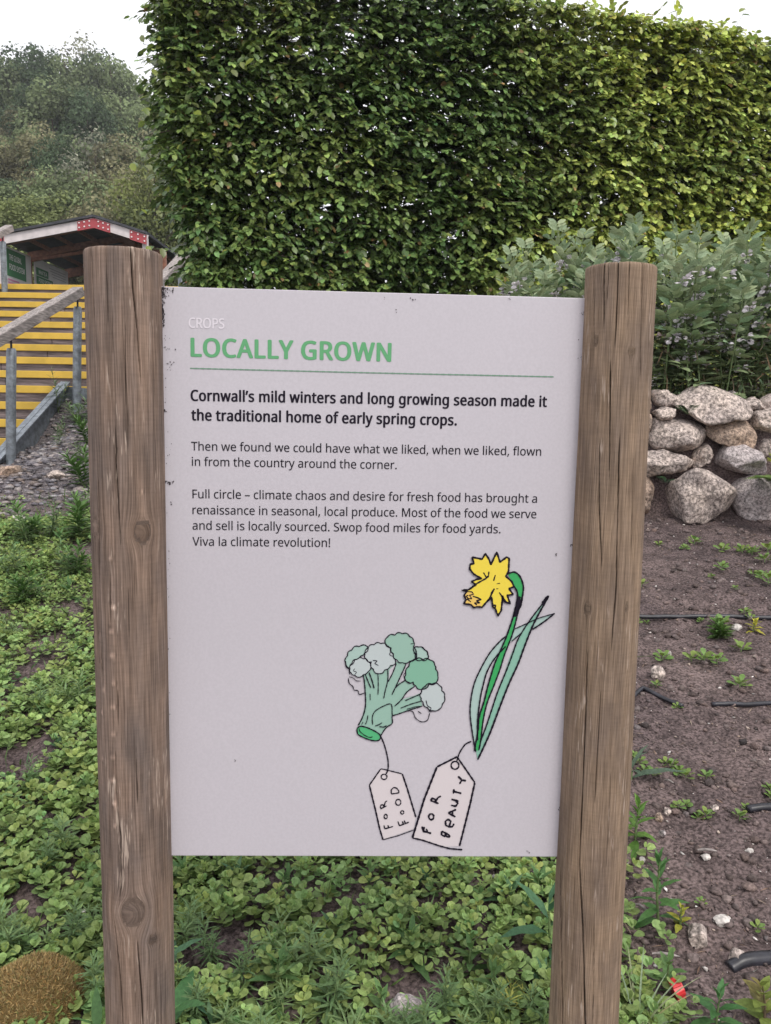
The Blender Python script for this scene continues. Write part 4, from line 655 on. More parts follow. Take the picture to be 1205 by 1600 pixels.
def make_post(axis_top, axis_bot, top_px, Y, w_top, w_bot, cracks, knots, chips, material, seed, slot_side):
    """round timber post; axis and widths read at two photo heights, cracks and knots given where the photo shows them"""
    a, b = at(*axis_top, Y), at(*axis_bot, Y)
    dv = (a - b).normalized(); ztop = at(top_px[0], top_px[1], Y - 0.05).z
    A = b + dv * ((ztop - b.z) / dv.z); zb = gzs(b.x, Y) - 0.12; B = b + dv * ((zb - b.z) / dv.z)
    Lh = (A - B).length
    dep = lambda p: (p - Vector((0, 0, CZ))).dot(fwd)
    rT, rB = w_top / F * dep(a) / 2, w_bot / F * dep(b) / 2
    def rad(z): return rT + (rB - rT) * (a.z - z) / (a.z - b.z)
    view = math.atan2(-B.y, -B.x)                                  # heading of the viewer from the post
    # columns: dense on the side the photograph shows
    th = np.concatenate([np.linspace(-1.7, 1.7, 250, endpoint=False), np.linspace(1.7, 2 * math.pi - 1.7, 34, endpoint=False)]); nth = len(th)
    zz = np.concatenate([np.linspace(0, Lh - 0.004, 250), Lh - 0.004 + 0.004 * np.array([0.35, 0.7, 0.92, 1.0])]); nz = len(zz)
    TH_, ZZ = np.meshgrid(th, zz)
    Rm = rad(B.z + ZZ)
    Rm = Rm * (1 + 0.012 * vnoise(np.cos(TH_) * 1.5 + seed, np.sin(TH_) * 1.5, ZZ * 2.2) + 0.008 * vnoise(np.cos(TH_) * 5 + seed, np.sin(TH_) * 5, ZZ * 6))
    Rm = Rm + 0.0005 * vnoise(TH_ * 32 + seed, ZZ * 4, 0.5) + 0.0003 * vnoise(TH_ * 80 + seed, ZZ * 7, 4.5)
    S_ = TH_ * Rm; Zw = ZZ.copy()
    psi = S_ + 0.004 * vnoise(S_ * 9 + seed, ZZ * 1.6, 9.1); col = np.ones(TH_.shape + (3,))
    def loc(px, py):
        """pixel on the bark -> (theta, z along post)"""
        d = ray(px, py); o = Vector((0, 0, CZ)); c = B
        # nearest approach to the axis, then lateral offset as fraction of the radius
        n_ = d.cross(dv); w_ = o - c; s_ = w_.dot(n_.normalized()); cr = dv.cross(n_)
        t = (c - o).dot(cr) / d.dot(cr); P = o + d * t; z = (P - c).dot(dv); r = rad(B.z + z)
        side = (P - (c + dv * z)).dot(Vector((1, 0, 0))) if False else -s_
        sg = 1 if (o + d * (t)).x > (c + dv * z).x else -1
        off = max(-0.97, min(0.97, (s_) / r))
        return off, z
    # sign of lateral offset: calibrate so that larger px -> towards the right silhouette
    o1, _ = loc(axis_top[0] - 20, axis_top[1] + 200); o2, _ = loc(axis_top[0] + 20, axis_top[1] + 200)
    sgn = 1 if o2 > o1 else -1
    def thz(px, py):
        o, z = loc(px, py); return math.asin(max(-0.97, min(0.97, o * sgn))), z
    for kx, ky, rx, ry, shade, kind in knots:
        t0, z0 = thz(kx, ky); r = rad(B.z + z0); sa = rx / F * dep(B + dv * z0) / max(0.4, math.cos(t0)); sb = ry / F * dep(B + dv * z0)
        ds = (TH_ - t0) * r; dz = ZZ - z0; rr = np.sqrt((ds / sa) ** 2 + (dz / sb) ** 2)
        outside = rr > 1
        flow = ds * (1 - 1 / np.maximum(rr, 1) ** 2 * np.exp(-(np.maximum(rr, 1) - 1) * 0.35))
        near_ = np.exp(-np.maximum(rr - 1, 0) * 0.8)
        psi = np.where(outside, psi + (flow - ds), rr * sa * 0.35 + 0.10 * dz + 0.35 * ds + 3.0 + t0)
        col *= np.where(rr < 1, shade, 1 - (1 - shade) * 0.35 * np.exp(-((rr - 1) / 0.6) ** 2))[..., None]
        col *= (1 - 0.32 * np.exp(-((rr - 1) / 0.09) ** 2) * (0.6 + 0.4 * np.sin(np.arctan2(dz, ds) * 1.5 + 1)))[..., None]
        Rm = Rm - 0.0012 * np.exp(-((rr - 1) / 0.13) ** 2) + 0.0010 * np.exp(-(rr / 1.4) ** 2)
    for P, wd in cracks:
        tz = [thz(*p) for p in P]; zc = np.array([p[1] for p in tz]); tc = np.array([p[0] for p in tz]); o_ = np.argsort(zc); zc, tc = zc[o_], tc[o_]
        tcen = np.interp(zz, zc, tc) + 0.012 * vnoise(zz * 22 + seed * 3 + tc[0] * 9, 0.5, 0.5) + 0.006 * vnoise(zz * 70 + tc[0] * 9, 1.5, 0.5)
        ends = np.clip(np.minimum(zz - zc[0], zc[-1] - zz) / 0.03, 0, 1)
        ends = np.where((zc[-1] > Lh - 0.03) & (zz > Lh - 0.05), 1, ends)
        wth = wd / F * 1.35 / 2 * ends * (0.75 + 0.35 * vnoise(zz * 14 + tc[0] * 5, 3.3, 0.1))
        dd = np.abs(TH_ - tcen[:, None]) * Rm; wv = np.maximum(wth[:, None], 1e-6)
        prof = np.clip(1.25 - dd / wv, 0, 1) * (wth[:, None] > 1e-5)
        # at least one column wide
        Rm = Rm - prof * np.minimum(0.009, 9 * wv); 
        col *= (1 - 0.68 * prof)[..., None]
    for cx, cy, r_, br in chips:
        t0, z0 = thz(cx, cy); r = rad(B.z + z0); s_ = r_ / F * 1.2
        ds = (TH_ - t0) * r; dz = ZZ - z0 + 0.3 * ds; rr = np.sqrt((ds / s_) ** 2 + (dz / (s_ * 0.8)) ** 2)
        Rm = Rm + 0.0014 * np.clip(1.3 - rr, 0, 1) - 0.0012 * np.exp(-((rr - 1.2) / 0.3) ** 2) * (dz > 0)
        col *= (1 + (br - 0.6) * np.clip(1.4 - rr, 0, 1))[..., None] * (1 - 0.4 * np.exp(-((rr - 1.35) / 0.25) ** 2) * (dz > 0))[..., None]
    # rounded arris at the top, slot for the board
    Rm[-4:] -= np.array([0.0002, 0.0007, 0.0014, 0.0027])[:, None] + 0.0009 * np.abs(vnoise(th * 9, seed, 0.5))[None]
    Zw[-1] += 0.0006 * vnoise(th * 5, seed, 0.2)
    ax = np.array(dv); e1 = np.array([math.cos(view), math.sin(view), 0]); e1 -= ax * e1.dot(ax); e1 /= np.linalg.norm(e1)
    e2 = np.cross(ax, e1)
    if e2[0] < 0: e2 = -e2                                        # positive theta towards the right in the picture
    V = np.array(B) + ax * Zw[..., None] + Rm[..., None] * (np.cos(TH_)[..., None] * e1 + np.sin(TH_)[..., None] * e2)
    V = V.reshape(-1, 3) - SL
    idx = np.arange(nz * nth).reshape(nz, nth); nxt = np.roll(idx, -1, axis=1)
    flip = np.dot(np.cross(e1, e2), ax) < 0
    q = np.stack([idx[:-1], nxt[:-1], nxt[1:], idx[1:]], -1).reshape(-1, 4)
    if flip: q = q[:, ::-1]
    cen = len(V); V = np.vstack([V, (np.array(A) - SL)[None] + ax * 0.002])
    t3 = np.stack([idx[-1], nxt[-1], np.full(nth, cen)], 1)
    if flip: t3 = t3[:, ::-1]
    g = np.stack([psi + seed, np.full_like(psi, seed * 0.37), ZZ + 0 * psi], -1).reshape(-1, 3); g = np.vstack([g, g[-1:]])
    cc = np.vstack([col.reshape(-1, 3), col.reshape(-1, 3)[-1:]])
    return link('post', npmesh('post', V, [q, t3], cc, True, g), material, sign)
LC = [([(203, 375), (207, 455), (214, 518), (220, 607)], 2.0), ([(144, 390), (149.5, 512), (154, 599), (158, 771)], 1.2), ([(180, 656), (182, 714), (183, 700), (184.7, 769), (190, 855)], 1.9),
      ([(249, 380), (249.5, 452)], 3.0), ([(182, 1195), (184, 1245), (189, 1287), (189, 1360), (186, 1392)], 1.9), ([(179, 1415), (182, 1440), (189, 1512), (196, 1640)], 2.3),
      ([(212.5, 1420), (216, 1462), (220, 1512), (227, 1640)], 2.0), ([(214, 1190), (214.5, 1246)], 1.6), ([(264, 1345), (266, 1430)], 2.0), ([(246, 1387), (250, 1525), (252, 1600)], 1.1),
      ([(155, 734), (157, 865), (158, 912)], 2.0), ([(174, 872), (174, 972)], 1.8), ([(159, 985), (160, 1020), (163, 1063)], 2.4), ([(184, 1047), (186, 1130)], 1.5), ([(181, 1147), (182, 1236)], 1.5),
      ([(212, 1147), (214, 1236)], 1.0), ([(196, 500), (197, 640)], 1.1), ([(230, 560), (232, 700)], 1.0), ([(200, 620), (200, 700)], 1.1), ([(236, 850), (238, 960)], 0.9), ([(200, 880), (202, 1000)], 0.9), ([(221, 1250), (222, 1330)], 0.9), ([(176, 480), (178, 590)], 0.9), ([(166, 390), (170, 520)], 1.0)]
LK = [(222.5, 823, 12, 16, 0.68, 0), (207, 1396, 17, 20, 0.82, 0), (238, 1438, 6, 7, 0.62, 0), (150, 820, 5, 12, 0.9, 0)]
LCh = [(178, 936, 5, 1.6), (175, 973, 4, 1.35), (177, 1012, 5, 1.6), (179, 1053, 4, 1.3), (178, 1089, 4.5, 1.35), (178, 1129, 4, 1.3), (177, 1164, 4, 1.3), (177, 1200, 4.5, 1.6), (180, 1236, 5, 1.9), (174, 864, 4, 1.2),
       (158, 985, 4, 1.4), (160, 1026, 3, 1.4), (163, 1064, 3, 1.6), (161, 1101, 2.5, 1.4), (162, 1172, 2.5, 1.4), (180, 1268, 3, 1.6), (222, 765, 3, 1.5), (199, 432, 2, 1.6)]
RC = [([(945, 400), (944, 486), (944, 530)], 1.5), ([(966, 400), (965, 454), (960.5, 549)], 1.7), ([(1003, 402), (1001, 511), (999, 600)], 1.7), ([(954, 556), (953, 677), (952.6, 750)], 1.7), ([(968, 677), (965, 804), (963, 905), (955, 1010)], 1.8),
      ([(938, 677), (937, 788), (941, 868), (940, 900)], 1.5), ([(929, 418), (929, 543)], 1.0), ([(920, 1000), (913, 1180), (907.5, 1320), (912, 1415), (915, 1509), (919, 1640)], 2.2), ([(877, 1339), (880, 1478), (883, 1640)], 2.0),
      ([(983, 410), (980, 520)], 1.0), ([(990, 700), (985, 860)], 1.0), ([(940, 1050), (930, 1240)], 1.2), ([(955, 1180), (948, 1340)], 0.9), ([(900, 880), (895, 1080)], 0.9), ([(930, 1400), (928, 1560)], 0.9), ([(952, 420), (950, 470)], 0.9)]
RK = [(932, 536, 3.5, 5, 0.7, 0), (986, 553, 4.5, 5, 0.8, 0), (919, 940, 5, 7, 0.6, 0), (978, 940, 2, 5, 0.7, 0)]
pl = make_post((193, 420), (220, 1590), (193, 384), SY, 117.5, 103.5, LC, LK, LCh, pmat('left_post_wood', (0.155, 0.123, 0.107), (0.255, 0.183, 0.140)), 3.0, 1)
RY = SY + 0.022
pr = make_post((969.5, 430), (911.5, 1590), (970, 408), RY, 108, 104.5, RC, RK, [], pmat('right_post_wood', (0.188, 0.142, 0.110), (0.295, 0.215, 0.148)), 8.0, -1)
pl['label'] = 'left round post with a large dark knot and a row of pale chips'; pr['label'] = 'right round post, browner, with long straight drying cracks'

# ================================================================== DRY STONE WALL on the right
def cS(P): return [(980 + x / 5.0, 580 + y / 5.0) for x, y in P]
wall = empty('dry_stone_wall', (1.9, WALL_Y, gzs(1.9, WALL_Y - 0.1)), 'low dry stone wall of big rounded granite boulders retaining the bean bed', 'stone wall')
WLc = np.array(wall.location)
def stone(px_poly, Y, thick, seed, m, name='stone', crease=1.0):
    """boulder whose face outline is px_poly, standing at depth Y"""
    P = np.array([(p.x, p.z) for p in (at(x, y, Y) for x, y in px_poly)]); c = P.mean(0); P = c + (P - c) * 1.13
    n1, n2 = 56, 28; ang = np.arctan2(P[:, 1] - c[1], P[:, 0] - c[0]); rad_ = np.linalg.norm(P - c, axis=1); o = np.argsort(ang); ang, rad_ = ang[o], rad_[o]
    a = np.linspace(-math.pi, math.pi, n1, endpoint=False)
    r = np.interp(a, np.r_[ang[-1] - 2 * math.pi, ang, ang[0] + 2 * math.pi], np.r_[rad_[-1], rad_, rad_[0]])
    b = np.linspace(0.02, math.pi - 0.02, n2)
    A, B_ = np.meshgrid(a, b); R_ = np.broadcast_to(r, A.shape)
    s = np.sin(B_) ** 0.42; cb = np.sign(np.cos(B_)) * np.abs(np.cos(B_)) ** 0.85
    X = c[0] + np.cos(A) * R_ * s; Z = c[1] + np.sin(A) * R_ * s; Yy = Y - cb * thick / 2
    sc = np.mean(r)
    rs = np.random.default_rng(int(seed * 10) + 5)
    for _ in range(11):
        d = rs.normal(size=3) * np.array([0.75, 1, 0.75]); d[1] = -abs(d[1]) * 1.3 if rs.random() < 0.8 else d[1]; d /= np.linalg.norm(d); h = 0.50 + 0.24 * rs.random()
        rx_, rz_ = np.ptp(P[:, 0]) / 2, np.ptp(P[:, 1]) / 2
        e = np.maximum(0, (X - c[0]) / rx_ * d[0] + (Yy - Y) / (thick / 2) * d[1] + (Z - c[1]) / rz_ * d[2] - h)
        X = X - e * d[0] * rx_ * 0.8; Yy = Yy - e * d[1] * thick / 2; Z = Z - e * d[2] * rz_ * 0.8
    for f, am in ((1.7, 0.12), (4.2, 0.07), (11, 0.035), (26, 0.016)):
        ff = f / sc * 0.5; d = vnoise(X * ff + seed, Yy * ff, Z * ff)
        if f < 5: d = np.abs(d) * 1.6 - 0.5
        Yy = Yy - np.cos(B_) * sc * am * d * 1.3; X = X + np.cos(A) * sc * am * d * 0.5 * s; Z = Z + np.sin(A) * sc * am * d * 0.5 * s
    V = np.stack([X, Yy, Z], -1).reshape(-1, 3)
    idx = np.arange(n1 * n2).reshape(n2, n1); nx_ = np.roll(idx, -1, 1)
    q = np.stack([idx[:-1], nx_[:-1], nx_[1:], idx[1:]], -1).reshape(-1, 4)
    k = len(V); V = np.vstack([V, V[:n1].mean(0), V[-n1:].mean(0)])
    t = np.vstack([np.stack([np.full(n1, k), nx_[0], idx[0]], 1), np.stack([np.full(n1, k + 1), idx[-1], nx_[-1]], 1)])
    return npmesh(name, V, [q, t], None, True)
STONES = [([(175, 165), (260, 160), (340, 180), (390, 215), (375, 265), (300, 300), (220, 290), (175, 250)], 4.66, 0),
 ([(200, 350), (265, 300), (340, 290), (380, 310), (380, 365), (300, 378), (210, 385)], 4.60, 0),
 ([(385, 240), (480, 180), (600, 130), (680, 135), (820, 190), (900, 240), (930, 320), (900, 360), (760, 365), (640, 400), (530, 390), (470, 320), (400, 270)], 4.62, 0),
 ([(760, 160), (800, 150), (850, 175), (850, 205), (790, 200)], 4.80, 2), ([(885, 230), (940, 200), (1010, 215), (1048, 255), (1040, 290), (980, 320), (920, 290)], 4.68, 0),
 ([(1040, 215), (1090, 180), (1180, 175), (1230, 220), (1220, 290), (1100, 295), (1050, 270)], 4.68, 0),
 ([(200, 420), (260, 380), (360, 375), (480, 390), (580, 430), (622, 500), (600, 570), (500, 590), (380, 630), (280, 620), (215, 560), (195, 480)], 4.58, 0),
 ([(630, 470), (660, 410), (760, 370), (860, 360), (930, 390), (970, 450), (980, 540), (950, 600), (850, 570), (740, 565), (650, 550), (632, 510)], 4.60, 1),
 ([(955, 380), (1020, 320), (1120, 295), (1230, 310), (1260, 400), (1200, 480), (1080, 480), (990, 450)], 4.62, 0),
 ([(130, 650), (240, 640), (400, 635), (510, 650), (522, 700), (510, 780), (430, 830), (280, 815), (140, 810), (60, 780), (70, 690)], 4.55, 0),
 ([(522, 720), (535, 640), (590, 580), (650, 568), (685, 600), (680, 680), (600, 710), (530, 755)], 4.60, 0),
 ([(680, 620), (750, 575), (850, 575), (950, 620), (1050, 680), (1130, 710), (1150, 790), (1060, 805), (930, 800), (830, 800), (760, 770), (700, 700)], 4.56, 2),
 ([(970, 600), (1040, 500), (1130, 510), (1230, 560), (1230, 690), (1140, 700), (1050, 660)], 4.66, 0),
 ([(215, 965), (300, 930), (420, 840), (520, 760), (640, 712), (700, 740), (780, 820), (862, 900), (865, 1000), (830, 1110), (720, 1140), (500, 1150), (330, 1120), (240, 1040)], 4.50, 0),
 ([(870, 880), (930, 850), (1040, 850), (1160, 880), (1300, 900), (1320, 1050), (1250, 1160), (1080, 1150), (930, 1140), (880, 1060), (865, 960)], 4.52, 2),
 ([(100, 820), (170, 830), (215, 890), (205, 960), (180, 1040), (185, 1120), (110, 1150), (20, 1150), (-30, 1000), (10, 860)], 4.52, 1),
 ([(130, 380), (170, 335), (190, 370), (188, 460), (150, 520), (90, 510), (80, 420)], 4.62, 1),
 ([(90, 190), (150, 150), (178, 180), (180, 260), (165, 320), (100, 330), (60, 260)], 4.64, 1)]
M['stone_grey'] = mat('blue_grey_granite', (0.41, 0.375, 0.375), 0.85, n1=(60, 6, 0.55, 1.3, 0.38, 0.62), n2=(5, 3, (0.72, 0.7, 0.7), (1.12, 1.08, 1.05)), mottled=[(150, 2, 0.5, 1.15, 0.36, 0.5)], bump=(45, 0.8, 0.012))
SM = [M['stone'], M['stone_brown'], M['stone_grey']]
for k, (P, Y, mi) in enumerate(STONES):
    wd = max(p[0] for p in P) - min(p[0] for p in P)
    me = stone(cS(P), Y + 0.03, min(0.42, 0.10 + wd / 5 * Y / F * 0.62), k * 3.7, SM[mi])
    o = link('stone', me, SM[mi], wall, None); me.transform(Matrix.Translation(-wall.location))
# courses running on behind the sign and beyond the right of the picture
k = 0
for x0, x1 in ((0.22, 1.10), (2.46, 3.3)):
    for row, (z0, hh) in enumerate(((-0.50, 0.26), (-0.24, 0.2), (-0.05, 0.17))):
        x = x0 + rng.random() * 0.1 - 0.1
        while x < x1:
            wd = 0.24 + rng.random() * 0.22; yy = WALL_Y - 0.03 + 0.03 * row
            a = np.linspace(0, 2 * math.pi, 12, endpoint=False) + 0.2
            cx, cz = x + wd / 2, z0 + hh / 2 + rng.random() * 0.02
            ppl = []
            for t in a:
                rr = 0.92 + 0.16 * rng.random(); dx_, dz_ = math.cos(t), math.sin(t); ppl.append((cx + dx_ * wd * 0.52 * rr * (1.1 - 0.1 * abs(dz_)), cz + dz_ * hh * 0.53 * rr))
            def back(xw, zw, Y):
                v = Vector((xw, Y, zw + CZ)) - Vector((0, 0, CZ)); d = v.dot(fwd); return (602.5 + F * v.dot(rt) / d, 800 - F * v.dot(up) / d)
            m_ = SM[int(rng.random() * 3)]
            me = stone([back(q0, q1, yy) for q0, q1 in ppl], yy, 0.28, k * 5.1 + 60, m_)
            me.transform(Matrix.Translation(-wall.location)); link('stone', me, m_, wall); k += 1; x += wd * 0.98

# ================================================================== STAIRS on the left
st = empty('garden_stairs', (-4.6, 6.87, gzs(-4.6, 6.9)), 'wide flight of dark sleeper steps with yellow nosings climbing behind the left post', 'stairs')
sl_ = st.location
def stp(i): return 6.87 + 0.35 * i, -0.264 + 0.16 * i + CZ
for i in range(-2, 13):
    y, z = stp(i); x1 = -3.17 if i <= 2 else -2.47; x0 = -5.55
    xm = x0 + (x1 - x0) * (0.42 + 0.2 * rng.random())
    for a, b in ((x0, xm - 0.003), (xm + 0.003, x1)):
        bm = bmesh.new(); box(bm, a, b, y + 0.01, y + 0.09, z - 0.165, z - 0.004); o = bm_obj('sleeper', bm, M['sleeper'], st, bevel=0.006)
        for v in o.data.vertices: v.co -= sl_
    bm = bmesh.new(); box(bm, x0, x1 - 0.004, y + 0.09, y + 0.40, z - 0.05, z - 0.012); o = bm_obj('tread', bm, M['sleeper'], st, bevel=0.004)
    for v in o.data.vertices: v.co -= sl_
    bm = bmesh.new(); box(bm, x0, x1 - 0.002, y - 0.006, y + 0.085, z - 0.070, z + 0.002); o = bm_obj('nosing', bm, M['yellow'], st, bevel=0.005)
    for v in o.data.vertices: v.co -= sl_
def stringer(a, b, h, parent=st, m=M['galv'], wd=0.05):
    bm = bmesh.new(); beam(bm, a, b, wd, h); beam(bm, Vector(a) + Vector((0.025, 0, h / 2)), Vector(b) + Vector((0.025, 0, h / 2)), 0.09, 0.014)
    o = bm_obj('stringer', bm, m, parent)
    for v in o.data.vertices: v.co -= sl_
    return o
def sl3(x, y, dz): return Vector((x, y, stair_line(y) + CZ + dz))
stringer(sl3(-3.12, 5.75, -0.02), sl3(-3.12, 7.78, -0.02), 0.24)
bm = bmesh.new(); beam(bm, Vector((-3.10, 7.80, stair_line(7.8) + CZ - 0.05)), Vector((-2.42, 7.80, stair_line(7.8) + CZ - 0.10)), 0.06, 0.20); o = bm_obj('stringer', bm, M['galv'], st)
for v in o.data.vertices: v.co -= sl_
stringer(sl3(-2.40, 7.80, -0.02), sl3(-2.40, 11.1, -0.02), 0.24)
stringer(sl3(-5.62, 6.5, 0.02), sl3(-5.62, 11.4, 0.05), 0.34)
# handrails: steel posts carrying a weathered timber rail
def handrail(posts, rail_pts, label, over=0.0):
    b0 = posts[0][0]
    h = empty('handrail', (b0.x, b0.y, gzs(b0.x, b0.y)), label, 'handrail', 'timber handrails on steel posts beside the stairs')
    hl = h.location
    for base, top in posts:
        base = Vector((base.x, base.y, min(base.z, gzs(base.x, base.y)) - 0.05))
        V, q = tube([base, base.lerp(top, 0.5), top - Vector((0, 0, 0.12)), top - Vector((0, 0, 0.10))], [0.038, 0.038, 0.038, 0.030], 16)
        t = 48 + np.arange(16); V2 = np.vstack([V, np.array(top - Vector((0, 0, 0.098)))]); tri = np.stack([t, np.roll(t, -1), np.full(16, 64)], 1)
        o = link('rail_post', npmesh('rail_post', V2 - np.array(hl), [q, tri], None, True), M['galv'], h)
        V, q = tube([top - Vector((0, 0, 0.11)), top], 0.009, 8); link('bracket', npmesh('bracket', V - np.array(hl), [q], None, True), M['pipe'], o)
    bm = bmesh.new(); a, b = rail_pts; beam(bm, a, b, 0.10, 0.085)
    o = bm_obj('rail', bm, M['rail_wood'], h, bevel=0.008)
    for v in o.data.vertices: v.co -= hl
    return h
p1b, p1t = at(17, 728, 6.4), at(17, 524, 6.4); p2b, p2t = at(120, 640, 7.55), at(121, 462, 7.55)
sl_dir = (p2t - p1t); 
handrail([(p1b, p1t), (p2b, p2t)], (p1t - sl_dir * 1.3 + Vector((0, 0, 0.03)), p1t + sl_dir * 1.03 + Vector((0, 0, 0.03))), 'grey timber handrail on two galvanised posts, nearest, crossing the yellow steps', 1)
q1t, q2t = at(215, 480, 8.1), at(283, 408, 9.6)
handrail([(Vector((q1t.x, q1t.y, q1t.z - 0.95)), q1t), (Vector((q2t.x, q2t.y, q2t.z - 0.95)), q2t)], (q1t, q2t + (q2t - q1t) * 0.25 + Vector((0, 0, 0.03))), 'timber handrail whose pale end shows between the left post and the hedge')
w1 = at(4, 365, 10.9)
handrail([(Vector((w1.x, w1.y, w1.z - 1.0)), w1)], (w1 + Vector((-0.02, -3.0, -1.37 + 0.03)), w1 + Vector((0.0, 0.22, 0.12))), 'timber-capped steel handrail at the far left top of the stairs')

# ================================================================== OPEN SHELTER at the top of the stairs
sh_loc = Vector((-9.9, 28.5, gzs(-9.9, 28.5)))
sh = empty('open_shelter', sh_loc, 'open timber shelter with low dark gable roof and red bolted plates above the stairs', 'shelter')
def shp(x, y, z): return Vector((x, y, z + CZ))
X0, XA, X1 = -12.35, -9.25, -7.72; ZE, ZA, ZR = 5.32, 5.93, 5.50; YF, YB = 26.0, 32.6
def sh_obj(name, bm, m, bevel=0.0, parent=sh):
    o = bm_obj(name, bm, m, parent, bevel=bevel)
    for v in o.data.vertices: v.co -= sh_loc
    return o
for a, b in (((X0 - 0.12, ZE - 0.02), (XA, ZA)), ((X1 + 0.12, ZR - 0.06), (XA, ZA))):
    bm = bmesh.new(); n = Vector((-(b[1] - a[1]), 0, b[0] - a[0])).normalized(); n = n if n.z > 0 else -n
    A, B = shp(a[0], 0, a[1]), shp(b[0], 0, b[1])
    vs = [bm.verts.new(Vector((p.x, y, p.z)) + n * t) for y in (YF - 0.18, YB + 0.1) for t in (0.012, 0.085) for p in (A, B)]
    for f in ((0, 1, 3, 2), (4, 6, 7, 5), (0, 4, 5, 1), (2, 3, 7, 6), (0, 2, 6, 4), (1, 5, 7, 3)): bm.faces.new([vs[i] for i in f])
    sh_obj('roof', bm, M['roof'])
    bm = bmesh.new(); beam(bm, Vector((A.x, YF - 0.08, A.z - 0.14)), Vector((B.x, YF - 0.08, B.z - 0.14)), 0.04, 0.27); fa = sh_obj('fascia', bm, M['fascia'])
# gusset plates with white bolts
def plate(pts):
    bm = bmesh.new(); vs = [bm.verts.new(shp(x, YF - 0.11, z)) for x, z in pts]; f = bm.faces.new(vs); r = bmesh.ops.extrude_face_region(bm, geom=[f])
    bmesh.ops.translate(bm, verts=[v for v in r['geom'] if isinstance(v, bmesh.types.BMVert)], vec=(0, -0.015, 0)); return sh_obj('gusset_plate', bm, M['plate'])
def on_slope(x):
    return (ZE - 0.02 + (ZA - ZE + 0.02) * (x - X0 + 0.12) / (XA - X0 + 0.12)) if x < XA else (ZR - 0.06 + (ZA - ZR + 0.06) * (X1 + 0.12 - x) / (X1 + 0.12 - XA))
bolt_bm = bmesh.new(); bmesh.ops.create_cone(bolt_bm, cap_ends=True, segments=8, radius1=0.028, radius2=0.022, depth=0.03, matrix=Matrix.Rotation(math.radians(90), 4, 'X'))
bolt_me = bpy.data.meshes.new('bolt'); bolt_bm.to_mesh(bolt_me); bolt_bm.free(); bolt_me.materials.append(M['bolt'])
for xs_ in ((X0 - 0.10, X0 + 0.26), (XA - 0.52, XA, XA + 0.50), (X1 - 0.42, X1 + 0.10)):
    P = [(x, on_slope(x) - 0.02) for x in xs_] + [(x, on_slope(x) - 0.31) for x in reversed(xs_)]
    pp = plate(P)
    rows = ([np.linspace(xs_[0] + 0.06, xs_[-1] - 0.06, 3)] if len(xs_) == 2 else [np.linspace(xs_[0] + 0.06, XA - 0.14, 3), np.linspace(XA + 0.14, xs_[-1] - 0.06, 3)])
    for r_ in rows:
        for x in r_:
            for dz in (-0.08, -0.22):
                o = bpy.data.objects.new('bolt', bolt_me); C.objects.link(o); o.parent = pp; o.location = shp(x, YF - 0.135, on_slope(x) + dz) - sh_loc
for yy in (YF + 0.1, 28.2, 31.4):
    for a, b in (((X0, ZE), (XA, ZA)), ((X1, ZR), (XA, ZA))):
        bm = bmesh.new(); beam(bm, shp(a[0], yy, a[1] - 0.16), shp(b[0], yy, b[1] - 0.16), 0.10, 0.22); sh_obj('rafter', bm, M['redwood'])
    if yy > 27:
        bm = bmesh.new(); beam(bm, shp(X0, yy, ZE - 0.32), shp(XA + 0.5, yy, ZA - 0.33), 0.08, 0.10); sh_obj('tie_beam', bm, M['redwood'])
    for x, zt in ((X0, ZE), (X1, ZR)):
        bm = bmesh.new(); box(bm, x - 0.08, x + 0.08, yy - 0.08, yy + 0.08, 2.3 + CZ, zt - 0.12 + CZ); sh_obj('roof_post', bm, M['redwood'] if yy > 27 else M['fascia'], 0.006)
for x in (-11.6, -10.8, -10.0, -9.3, -8.6, -8.0):
    bm = bmesh.new(); z = on_slope(x) - 0.10; beam(bm, shp(x, YF + 0.05, z), shp(x, YB, z), 0.06, 0.12); sh_obj('purlin', bm, M['redwood'])
# display panels inside, along the left wall
def panel(y0, y1, z0, z1, label):
    bm = bmesh.new(); box(bm, X0 + 0.10, X0 + 0.14, y0, y1, z0 + CZ, z1 + CZ); o = sh_obj('display_panel', bm, M['panel'], 0.004); o['label'] = label; return o
XP = X0 + 0.145
def rect(pr, name, y0, y1, z0, z1, m, d=0.0):
    me = npmesh(name, np.array([tuple(shp(XP + d, y, z) - sh_loc) for y, z in ((y0, z0), (y1, z0), (y1, z1), (y0, z1))]), [np.array([(0, 1, 2, 3)])]); return link(name, me, m, pr)
def ptext(pr, s, y0, y1, z, cap, m, bold=0.0):
    me, v = text_mesh('panel_lettering', s, bold)
    x0, x1 = v[:, 0].min(), v[:, 0].max(); yy = y0 + (v[:, 0] - x0) / (x1 - x0) * (y1 - y0)
    W = np.stack([np.full(len(v), XP + 0.012 + 0), yy, z + CZ + v[:, 1] / CAP * cap], 1) + v[:, 2:3] * np.array([[1, 0, 0]]) - np.array(sh_loc)
    me.vertices.foreach_set('co', W.astype(np.float32).ravel()); me.update(); link('panel_lettering', me, m, pr)
a_ = panel(26.2, 28.05, 3.0, 5.12, 'panel with a large green title block and a pink line')
rect(a_, 'title_block', 26.25, 27.62, 4.20, 5.05, M['panel_green'], 0.006)
ptext(a_, 'THE GLOBAL', 26.42, 27.3, 4.72, 0.17, M['bolt'], 0.02); ptext(a_, 'FOOD SYSTEM', 26.42, 27.5, 4.42, 0.17, M['bolt'], 0.02)
rect(a_, 'pink_line', 26.3, 27.1, 4.06, 4.12, M['panel_pink'], 0.006); rect(a_, 'pink_line', 26.3, 26.95, 3.96, 4.02, M['panel_pink'], 0.006)
rect(a_, 'green_picture', 27.15, 28.0, 3.1, 3.98, M['panel_bright'], 0.006)
